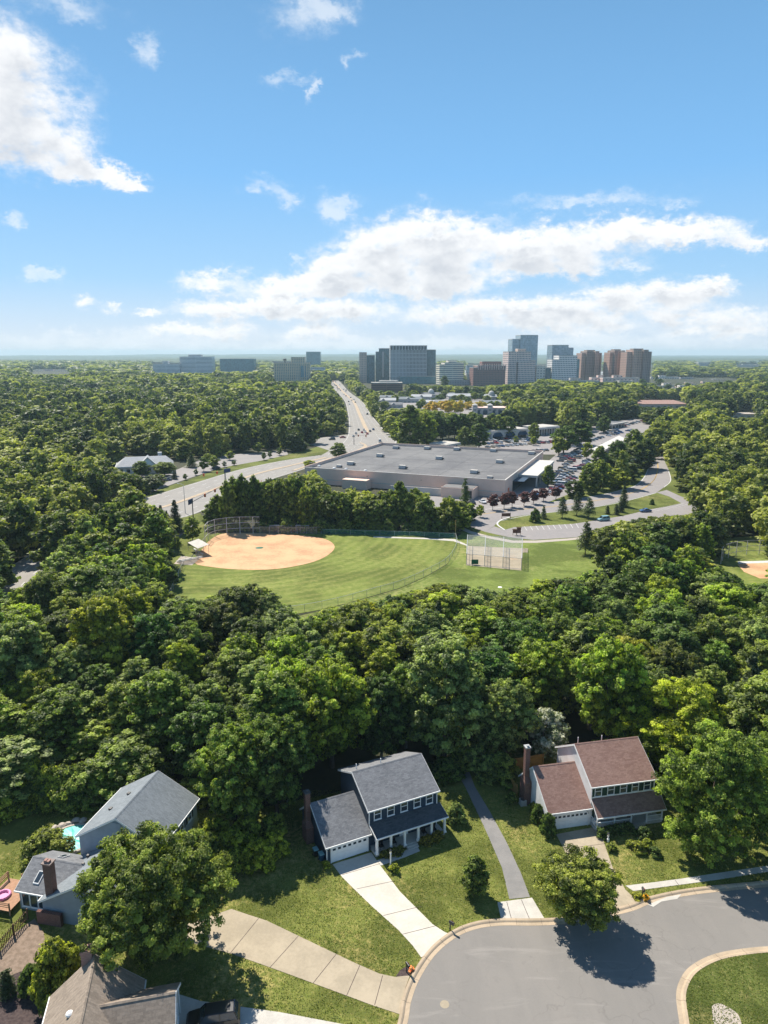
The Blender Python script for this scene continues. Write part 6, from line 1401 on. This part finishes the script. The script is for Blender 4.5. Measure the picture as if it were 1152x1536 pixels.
shop((737,660), (793,656), 0, 6.2, 16, 'white row of shops with three arches and dark blue awnings', 3); shop((808,654), (838,651), 0, 6.0, 16, 'white row of shops with four dark square openings', 0, 4)
shop((668,680), (690,676), 0, 5.0, 12, 'small beige shop building behind the store roof near the highway', 0, 3); shop((918,644), (940,640), 0, 4, 14, 'low shop building with grey roof beyond the car lot', 0, 5, 'roof_grey')
lr = thing('covered_walk', 'long low white roof running between the car lots', 'canopy', G3(886, 684)); q0 = Vector(G(886, 684)); qs = [Vector(G(*p)) - q0 for p in ((886,684),(900,688),(940,668),(928,662))]
MB().loft([(*p, 3.6) for p in qs], [(*p, 4.1) for p in qs]).build('roof', 'store_white', lr)
for k in range(6):
    for a, b in ((qs[0], qs[3]), (qs[1], qs[2])): p = a.lerp(b, (k + .5) / 6); MB().box(p.x - .2, p.y - .2, 0, p.x + .2, p.y + .2, 3.597).build('column', 'store_white', lr)
# lone trees about the store and the highway
for px, py, pt, r, k, lb, tn in ((615,676,606,22,'mid1','tall broad tree beside the highway corner behind the store',MID),(640,674,620,20,'mid3','second tall tree beside the highway corner behind the store',(1.2,1.15,.9)),(600,668,628,16,'mid0','shorter tree at the highway edge behind the store',(1.3,1.25,.85)),(508,687,664,14,'mid2','lone round tree on the corner grass of the junction',MID),(464,703,690,10,'mid4','yellow green bushy tree at the near corner of the store',(1.8,1.6,.8)),
    (697,672,640,13,'mid0','round tree in the lot behind the store roof',MID),(718,673,634,17,'mid1','tall round tree in the lot behind the store roof',DK),(801,661,634,10,'mid2','tree in front of the white shops between the arches and openings',LT),(774,666,654,5,'small','small tree in the lot before the arched shops',LT),(800,668,655,6,'small','second small tree in the lot before the arched shops',LT),
    (845,680,640,22,'mid3','large tree group tree at the middle of the car lots',DK),(868,668,630,24,'mid1','tallest dark tree at the middle of the car lots',DK),(905,650,624,11,'mid0','round dark green tree beyond the car lots',DK),(822,730,697,11,'mid1','single tree in front of the store entrance',MID),(838,684,656,12,'small','small leafy tree beside the entrance canopy',(1.3,1.2,1.0)),(880,690,664,9,'small','small tree beside the long white roof',(1.3,1.2,.9)),
    (882,740,694,15,'mid4','green tree at the corner between car lot and park road',MID),(900,735,690,17,'mid0','bigger green tree at the corner between car lot and park road',LT),(925,733,704,22,'mid3','broad yellow green tree leaning over the park road',(1.5,1.35,.75)),(898,716,668,16,'mid1','tall tree beside the long white roof',MID),(925,705,660,18,'mid2','tall dark tree behind the broad yellow green tree',DK),(950,690,644,18,'mid0','tree at the bend of the park road',MID),(868,744,722,9,'bush','rounded shrub at the corner of the park road',DK),(945,722,700,10,'mid4','low tree by the street light at the bend',LT)):
    Tpx('broadleaf_tree', k, px, py, pt, r, lb, 'tree', None, tn)
for i in range(12): Tpx('broadleaf_tree', 'mid' + str(rk.randrange(5)), 640 + i * 11 + rk.uniform(-3, 3), 662 - i * .6 + rk.uniform(-3, 2), 622 + rk.uniform(-5, 6), 14, 'dark tree in the row between the shopping village and the arched shops', 'tree', 'tree row below the shopping village', tone=rk.choice([DK, DK, MID]))
for i in range(14): Tpx('gold_tree', 'gold', 640 + i * 6.5 + rk.uniform(-2, 2), 616 + rk.uniform(-5, 5), 603 + rk.uniform(-3, 3), 8, 'golden yellow tree among the shopping village roofs', 'tree', 'golden trees of the shopping village', tone=(rk.uniform(1.1, 1.4), rk.uniform(1.1, 1.4), .9))
# ---------------------------------------------------------------- towers and far buildings
def facade(name, wall, glass_c, pu, pz, fu, fz, wall2=None, vary=.5, rough=.25):
    """walls with a grid of window openings, measured in metres on the building"""
    m, nt_, _, _ = nodes_of(name); q = NT(nt_); tcn = q.n('ShaderNodeTexCoord'); s = q.n('ShaderNodeSeparateXYZ'); q.link(tcn.outputs['Object'], s.inputs[0]); n = q.n('ShaderNodeSeparateXYZ'); q.link(tcn.outputs['Normal'], n.inputs[0])
    u = q.math('ADD', q.math('MULTIPLY', s.outputs[0], q.math('ABSOLUTE', n.outputs[1])), q.math('MULTIPLY', s.outputs[1], q.math('ABSOLUTE', n.outputs[0])))
    uf = q.math('FRACT', q.math('DIVIDE', u, pu)); zf = q.math('FRACT', q.math('DIVIDE', s.outputs[2], pz))
    side = q.math('LESS_THAN', q.math('ABSOLUTE', n.outputs[2]), .5)
    mk = q.math('MULTIPLY', q.math('MULTIPLY', q.math('LESS_THAN', uf, fu), q.math('LESS_THAN', zf, fz)), side)
    cell_ = q.n('ShaderNodeCombineXYZ'); q.link(q.math('FLOOR', q.math('DIVIDE', u, pu)), cell_.inputs[0]); q.link(q.math('FLOOR', q.math('DIVIDE', s.outputs[2], pz)), cell_.inputs[1]); wn = q.n('ShaderNodeTexWhiteNoise'); q.link(cell_.outputs[0], wn.inputs[0])
    wall = tuple(min(.85, x * 1.75) for x in wall)
    g = q.mix(q.math('MULTIPLY', wn.outputs[0], vary), glass_c, tuple(min(1, x * 3 + .03) for x in glass_c)); wl_ = q.mix(q.noise(tcn.outputs['Object'], .08, 3), wall, wall2 or tuple(x * .85 for x in wall))
    q.out(q.principled(q.mix(mk, wl_, g), q.math('SUBTRACT', .85, q.math('MULTIPLY', mk, .85 - rough)), 0, None, .5)); M[name] = m
facade('tan_slab', (.40, .30, .25), (.05, .06, .07), 3.2, 3.6, .35, .5); facade('grid_pink', (.50, .38, .34), (.05, .07, .09), 3.0, 3.8, .55, .55); facade('grid_white', (.50, .47, .45), (.05, .08, .10), 3.4, 3.9, .58, .52)
facade('beige_bands', (.52, .45, .36), (.10, .12, .13), 60, 3.8, .99, .42); facade('white_bands', (.48, .48, .48), (.06, .09, .11), 60, 4.0, .99, .45); facade('brick_dark', (.20, .10, .085), (.05, .055, .06), 3.0, 3.4, .45, .5)
facade('brown_tower', (.20, .14, .12), (.03, .03, .035), 3.6, 3.2, .4, .45); facade('brown_tower_lit', (.33, .21, .165), (.06, .055, .055), 3.4, 3.2, .42, .42); facade('glass_dark', (.035, .07, .085), (.04, .09, .11), 2.2, 3.8, .86, .8, None, .5, .12); facade('glass_teal', (.06, .13, .155), (.06, .16, .19), 3.0, 4.0, .9, .82, None, .35, .12)  # lit brown facade: same tower wall with sunlight put into its colour
facade('glass_pale', (.20, .25, .28), (.20, .27, .31), 3.2, 4.0, .9, .85, None, .3, .12); facade('fin_grey', (.34, .35, .36), (.035, .045, .055), 2.9, 7.6, .42, .80); facade('apart_beige', (.42, .34, .24), (.05, .11, .12), 4.0, 3.3, .5, .55); facade('garage_bands', (.15, .075, .06), (.012, .012, .015), 70, 3.2, .99, .45); facade('retail', (.50, .44, .38), (.08, .09, .1), 6, 5, .5, .4)
facade('mall_pink', (.46, .33, .29), (.14, .12, .12), 7, 6, .4, .35); facade('white_low', (.26, .25, .24), (.1, .12, .14), 5, 4, .55, .4)
def wx(px, D): return (px - 576) / F * (D * CP + (H - 25) * SP)
def block(o, x0, x1, y0, y1, z0, z1, m, name='wall', roofm='pale_concrete', par=1.0):
    """a storey block with its own parapet roof"""
    w_ = MB().box(x0, y0, z0, x1, y1, z1).build(name, m, o); r = MB()
    r.box(x0 + .4, y0 + .4, z1 + .004, x1 - .4, y1 - .4, z1 + .15)
    for a in ((x0, y0, x1, y0 + .35), (x0, y1 - .35, x1, y1), (x0, y0 + .352, x0 + .35, y1 - .352), (x1 - .35, y0 + .352, x1, y1 - .352)): r.box(a[0], a[1], z1 + .002, a[2], a[3], z1 + par)
    r.build('parapet_roof', roofm, w_); return w_
def tower(px0, px1, ptop, D, label, m, depth=28, rz=None, name='tower', cat='tower', roofm='pale_concrete'):
    x0, x1 = wx(px0, D), wx(px1, D); h = hgt(ptop, D); rz = (.16 if x0 > 30 else 0.0) if rz is None else rz; t_ = thing(name, label, cat, ((x0 + x1) / 2, D, 0), rz); w2 = (x1 - x0) / 2
    if m: block(t_, -w2, w2, 0, depth, -.5, h - 1.0, m, roofm=roofm)
    return t_, w2, h
# tall grey tower with vertical slits and its dark wings
t_, w2, h = tower(585.5, 640, 518, 1480, 'widest grey tower with narrow vertical window slits and a dark glass podium', 'fin_grey', 34, .05)
fn = MB()
for k in range(26): x = -w2 + (2 * w2) * k / 25; fn.box(x - .35, -.7, 12, x + .35, -.004, h - 1)
fn.build('fin', 'roof_pale', t_); block(t_, w2 + .01, w2 + 19, 5, 30, -.5, hgt(525, 1480), 'glass_dark', 'side_wing'); block(t_, -w2 + 18, w2 + 26, -22, -.8, -.5, hgt(564.5, 1480), 'glass_teal', 'podium')
pb = MB()
for k in range(12): x = -w2 + (2 * w2) * (k + .2) / 12; pb.box(x, -.75, h - 9, x + 2.6, -.71, h - 1.6)
pb.build('louvre', 'dark_metal', t_)
t_, w2, h = tower(539, 562, 529, 1500, 'slim tan slab tower with a blue glass half, beside the highway', None)
block(t_, -w2, -w2 * .05, 0, 26, -.5, h, 'tan_slab'); block(t_, -w2 * .05 + .01, w2, 3, 26, -.5, hgt(533.5, 1500), 'glass_dark', 'glass_wing')
t_, w2, h = tower(563.5, 585, 523, 1540, 'dark green glass tower next to the widest grey tower', None)
block(t_, -w2, -w2 * .55, 0, 26, -.5, hgt(528, 1540), 'glass_dark', 'glass_wing'); block(t_, -w2 * .55 + .01, w2, 2, 28, -.5, h, 'glass_dark'); MB().box(-w2 * .1, 1.3, 10, w2 * .15, 1.996, h - 6).build('pale_strip', 'roof_pale', t_)
t_, w2, h = tower(557, 604, 574, 1130, 'brown parking garage with dark open decks at the foot of the grey tower', 'garage_bands', 40, .02, 'parking_garage', 'garage'); MB().box(-w2 * .5, 8, h, w2 * .7, 20, h + 3).build('stair_house', 'pale_concrete', t_)
t_, w2, h = tower(659, 699, 545, 1400, 'stepped beige office block left of the dark red one', None)
block(t_, -w2, -w2 * .62, 2, 30, -.5, hgt(548, 1400), 'beige_bands', 'side_wing'); block(t_, -w2 * .62 + .01, w2 * .85, 0, 30, -.5, h, 'beige_bands'); block(t_, -w2 * .3, w2 * .35, 6, 24, h - .9, hgt(541, 1400), 'beige_bands', 'penthouse', par=.4); block(t_, -w2, w2 * 1.2, -18, -.02, -.5, 9, 'white_low', 'podium')
t_, w2, h = tower(708.5, 759, 545, 1370, 'dark red brick block with pale framed top storeys', None)
block(t_, -w2, -w2 * .72, -3, 24, -.5, hgt(552, 1370), 'brick_dark', 'corner_wing'); block(t_, -w2 * .72 + .01, w2, 0, 30, -.5, h - 5, 'brick_dark'); cr = MB()
for k in range(13): x = -w2 * .7 + (w2 * 1.68) * k / 12; cr.box(x, -.5, h - 12, x + 1.6, 0 - .004, h - 1)
cr.build('pale_frame', 'mall_pink', t_); block(t_, -w2 * .4, w2 * .8, 6, 22, h - 4.9, h + 3, 'brick_dark', 'penthouse', par=.5)
t_, w2, h = tower(760, 803, 528, 1415, 'pink and grey gridded tower in front of the tall pale glass tower', None)
block(t_, -w2, -w2 * .42, -4, 30, -.5, h, 'grid_pink', 'stair_wing'); block(t_, -w2 * .42 + .01, w2 * .68, 0, 30, -.5, h, 'grid_pink'); block(t_, -w2 * .3, w2 * .95, -7, -.02, -.5, hgt(543, 1415), 'grid_pink', 'front_wing'); block(t_, w2 * .68 + .01, w2 * 1.1, 4, 28, -.5, hgt(541, 1415), 'tan_slab', 'side_wing'); block(t_, -w2 * .2, w2 * .4, 8, 22, h, h + 6, 'tan_slab', 'penthouse', par=.4)
t_, w2, h = tower(767, 806, 503, 1720, 'tallest pale blue glass tower rising behind the pink gridded tower', None)
block(t_, -w2, -w2 * .4, 3, 34, -.5, hgt(509, 1720), 'glass_pale', 'glass_wing'); block(t_, -w2 * .4 + .01, w2, 0, 36, -.5, h, 'glass_pale')
t_, w2, h = tower(804, 826, 549, 1430, 'low beige block with curved dark glass between two towers', None)
block(t_, -w2, w2 * .3, 0, 22, -.5, h, 'retail'); block(t_, w2 * .3 + .01, w2, -3, 18, -.5, hgt(552, 1430), 'glass_dark', 'glass_wing')
t_, w2, h = tower(826, 866, 534, 1440, 'white gridded office tower with pale glass tower top behind it', None)
block(t_, -w2, -w2 * .45, -2, 24, -.5, hgt(540, 1440), 'grid_white', 'side_wing'); block(t_, -w2 * .45 + .01, w2, 0, 28, -.5, h, 'grid_white'); block(t_, w2 + .01, w2 + 8, 6, 26, -.5, hgt(539, 1440), 'glass_teal', 'glass_wing')
t_, w2, h = tower(826, 860, 518, 1650, 'pale glass tower with a stepped top rising behind the white gridded tower', None)
block(t_, -w2, w2 * .5, 0, 30, -.5, h, 'glass_pale'); block(t_, w2 * .5 + .01, w2, 2, 30, -.5, hgt(522, 1650), 'glass_pale', 'side_wing')
def ribbed(px0, px1, ptop, D, label, mats, n=5):
    x0, x1 = wx(px0, D), wx(px1, D); h = hgt(ptop, D); t_ = thing('tower', label, 'tower', ((x0 + x1) / 2, D, 0), .2); w_ = (x1 - x0)
    for k in range(n): a = -w_ / 2 + w_ * k / n; block(t_, a + .01, a + w_ / n - .01, [6, 0, 2.5, -1.5, 4, 1][k % 6], 30, -.5, h - [4, 0, 1.5, 0, 3.5, 5][k % 6], mats[k % len(mats)], 'bay', par=.6)
    block(t_, -w_ * .22, w_ * .2, 9, 22, h - 4.5, h + 2.5, 'brown_tower', 'penthouse', par=.4)
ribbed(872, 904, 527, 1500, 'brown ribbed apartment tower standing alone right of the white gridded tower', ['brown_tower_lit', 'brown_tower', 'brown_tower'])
ribbed(914.5, 941, 526, 1470, 'brown ribbed apartment tower, narrower of the joined pair', ['brown_tower_lit', 'brown_tower']); ribbed(939.5, 979, 525, 1420, 'brown ribbed apartment tower, wider of the joined pair with bays coloured sunlit red', ['brown_tower_lit', 'brown_tower_lit', 'brown_tower_lit', 'brown_tower', 'brown_tower'], 5)
t_, w2, h = tower(270, 318, 535, 2230, 'white banded office block far beyond the western wood', 'white_bands', 40, .0, 'office_block', 'office block'); block(t_, -w2 * .5, w2 * .3, 8, 30, h - .9, h + 6, 'white_bands', 'penthouse', par=.5)
t_, w2, h = tower(229, 269, 546, 2210, 'low stepped white office wing left of the white banded block', 'white_bands', 36, 0, 'office_block', 'office block'); block(t_, -w2 * .3, w2 * .1, 6, 28, h - .9, h + 8, 'white_bands', 'penthouse', par=.5)
tower(330, 381, 538, 2230, 'wide dark teal glass office block far beyond the western wood', 'glass_teal', 40, 0, 'office_block', 'office block')
t_, w2, h = tower(411.5, 464, 544, 1550, 'beige and turquoise apartment block above the wood beside the highway', 'apart_beige', 26, 0, 'apartment_block', 'apartment block')
for k in range(8): x = -w2 + 2 * w2 * k / 7; MB().box(x - .9, -1.4, -.5, x + .9, -.004, h - 1).build('bay_column', 'apart_beige', t_)
block(t_, -w2 * .05, w2 * .75, 4, 20, h - .9, hgt(536, 1550), 'apart_beige', 'penthouse', par=.5); MB().box(w2 * .5, -1.0, 10, w2 * .8, -.2, h - 6).build('glass_bay', 'blue_glass', t_); MB().lathe([(1.2, h), (1.0, h + 4), (4, h + 4.2), (3.4, h + 8), (.2, h + 9)], 10, (-w2 * .42, 10, 0)).build('water_tank', 'dark_metal', t_)
tower(459.5, 480.5, 527.5, 2800, 'square dark blue glass tower far up the highway', 'glass_teal', 40)
tower(463, 487, 551, 1900, 'grey glass block below the square dark blue tower', 'white_bands', 24, 0, 'office_block', 'office block')
LOW = [(888,922,566,1330,'mall_pink',5),(905,960,566.5,1310,'mall_pink',8),(838,900,570.5,1300,'white_low',4),(978,1020,565.5,1750,'retail',14),(1000,1078,568.5,1720,'white_low',20),(1050,1124,572,1650,'white_low',20),(984,1030,578,1300,'retail',8),(1020,1062,577,1250,'mall_pink',8),(1048,1064,543.5,3200,'white_low',30),(1104,1142,547.5,3300,'white_low',30),(1020,1050,549,3100,'white_low',20),(46,104,556,2500,'mall_pink',20),(480,520,546,3600,'white_low',20),(505,540,549.5,3000,'white_low',20),(120,165,560,2400,'white_low',15),(700,716,548,1900,'glass_pale',12),(699,716,556,1700,'white_bands',14),(905,916,557,1900,'white_bands',14),(700,712,560,1600,'white_low',10),(986,1008,584,1170,'white_low',8),(1012,1046,581.5,1200,'retail',8),(1046,1082,575,1480,'mall_pink',10),(930,952,571,1250,'white_low',6),(1086,1120,577,1420,'white_low',9)]
for i, (a, b, tp, D, m, dp_) in enumerate(LOW):
    d = ['pale low building', 'long low pale building', 'low building with rows of windows'][i % 3]; where = ['at the foot of the brown towers', 'near the brown towers', 'among the far woods'][0 if D < 1340 else 1 if D < 1800 else 2]
    t_, w2, h = tower(a, b, tp, D, f'{d} {where} with ' + {'mall_pink': 'pinkish walls', 'white_low': 'white walls', 'retail': 'beige walls'}.get(m, 'glass walls'), m, max(18, dp_ * 2), 0, 'low_building', 'building'); t_['group'] = 'low buildings round the towers'
    if b - a > 25: block(t_, -w2 * .4, w2 * .1, 4, 14, h - .9, h + 3.5, m, 'roof_house', par=.4)
tr = thing('low_building', 'long low building with a terracotta roof among the trees below the brown towers', 'building', G3(958, 612), 0, None); x1 = wx(1030, 800) - wx(958, 800)
MB().box(0, 0, -.1, x1, 40, 4.5).build('wall', 'mall_pink', tr); MB().loft([(-1, -1, 4.503), (x1 + 1, -1, 4.503), (x1 + 1, 41, 4.503), (-1, 41, 4.503)], [(6, 18, 7.5), (x1 - 6, 18, 7.5), (x1 - 6, 22, 7.5), (6, 22, 7.5)]).build('roof', 'brick_pink', tr)
tr = thing('low_building', 'low tan flat building in a clearing of the eastern wood', 'building', G3(1092, 628), 0, None); MB().box(0, 0, -.1, 28, 18, 4.0).build('wall', 'retail', tr); MB().box(-.5, -.5, 4.003, 28.5, 18.5, 4.4).build('roof', 'stone', tr)
# shopping village of white gabled roofs
VIL = [(575,606,30,16,7,0),(590,612,22,14,6,.2),(612,604,34,16,7,.1),(632,600,26,16,7,-.1),(650,598,22,18,8,.3),(668,597,26,16,7,0),(690,600,30,18,8,.1),(612,620,24,14,5,.3),(745,610,26,20,7,.3),(738,600,18,14,7,0),(722,598,24,14,6,.1),(580,600,24,12,6,0),(648,608,30,16,6,-.05),(676,609,34,18,6,.05)]
for i, (px, py, L, d, h, rz) in enumerate(VIL):
    dome = i in (4, 9); s = thing('village_shop', ('small white shop with a cream dome' if dome else 'white shop with a pale gabled roof') + ' in the shopping village', 'shop', G3(px, py), rz, 'shopping village')
    MB().box(-L / 2, 0, -.1, L / 2, d, h * .62).build('wall', 'white_low', s)
    MB().loft([(-L / 2 - .6, -.6, h * .62 + .003), (-L / 2 - .6, d / 2, h), (-L / 2 - .6, d + .6, h * .62 + .003)], [(L / 2 + .6, -.6, h * .62 + .003), (L / 2 + .6, d / 2, h), (L / 2 + .6, d + .6, h * .62 + .003)]).build('roof', ['roof_pale', 'roof_grey', 'roof_bluegrey'][i % 3], s)
    if dome: MB().lathe([(4, h * .6), (4, h + 1), (3.2, h + 3), (1.5, h + 4.4), (.1, h + 4.8)], 14, (0, d / 2, 0)).build('dome', 'store_white', s)
    else: MB().loft([(-4, -.4, h * .4), (4, -.4, h * .4), (0, -.4, h * 1.0)], [(-4, 2, h * .4), (4, 2, h * .4), (0, 2, h * 1.0)]).build('gable', 'white_low', s)
vs = thing('village_shop', 'big white and purple shop block with square corner towers', 'shop', G3(710, 622), -.05); MB().box(0, 0, -.1, 50, 22, 6.5).build('wall', 'white_low', vs); MB().box(-.4, -.4, 6.503, 50.4, 22.4, 7.0).build('roof', 'mall_pink', vs)
for x in (-1, 14, 44): MB().box(x, -1.5, -.1, x + 5, 3.5, 9.5).build('corner_tower', 'white_low', vs); MB().loft([(x - .4, -1.9, 9.503), (x + 5.4, -1.9, 9.503), (x + 5.4, 3.9, 9.503), (x - .4, 3.9, 9.503)], [(x + 2.3, 1, 11.4), (x + 2.7, 1, 11.4), (x + 2.7, 1.2, 11.4), (x + 2.3, 1.2, 11.4)]).build('tower_roof', 'store_white', vs)
for k in range(6): MB().box(2 + k * 7.6, -.2, .2, 6.5 + k * 7.6, -.004, 4.4).build('shop_window', 'awning', vs)
sheet('village_lot', [(566,614),(575,598),(700,594),(755,602),(760,625),(700,640),(650,640)], .05, 'lot')

for i in range(26):
    px = 572 + i * 7.2 + rk.uniform(-4, 4); py = rk.choice([598, 603, 608, 613]) + rk.uniform(-2, 2)
    Tpx('broadleaf_tree', 'mid' + str(rk.randrange(5)), px, py, py - rk.uniform(9, 13), rk.uniform(6, 9), 'rounded green tree between the shopping village roofs', 'tree', 'green trees of the shopping village', tone=rk.choice([DK, MID, YG]))
for i in range(16):
    px = 925 + i * 13 + rk.uniform(-5, 5); py = 584 + rk.uniform(-6, 6)
    Tpx('broadleaf_tree', 'mid' + str(rk.randrange(5)), px, py, py - rk.uniform(8, 12), rk.uniform(6, 9), 'rounded tree among the low buildings near the brown towers', 'tree', 'trees near the brown towers', tone=rk.choice([DK, MID]))
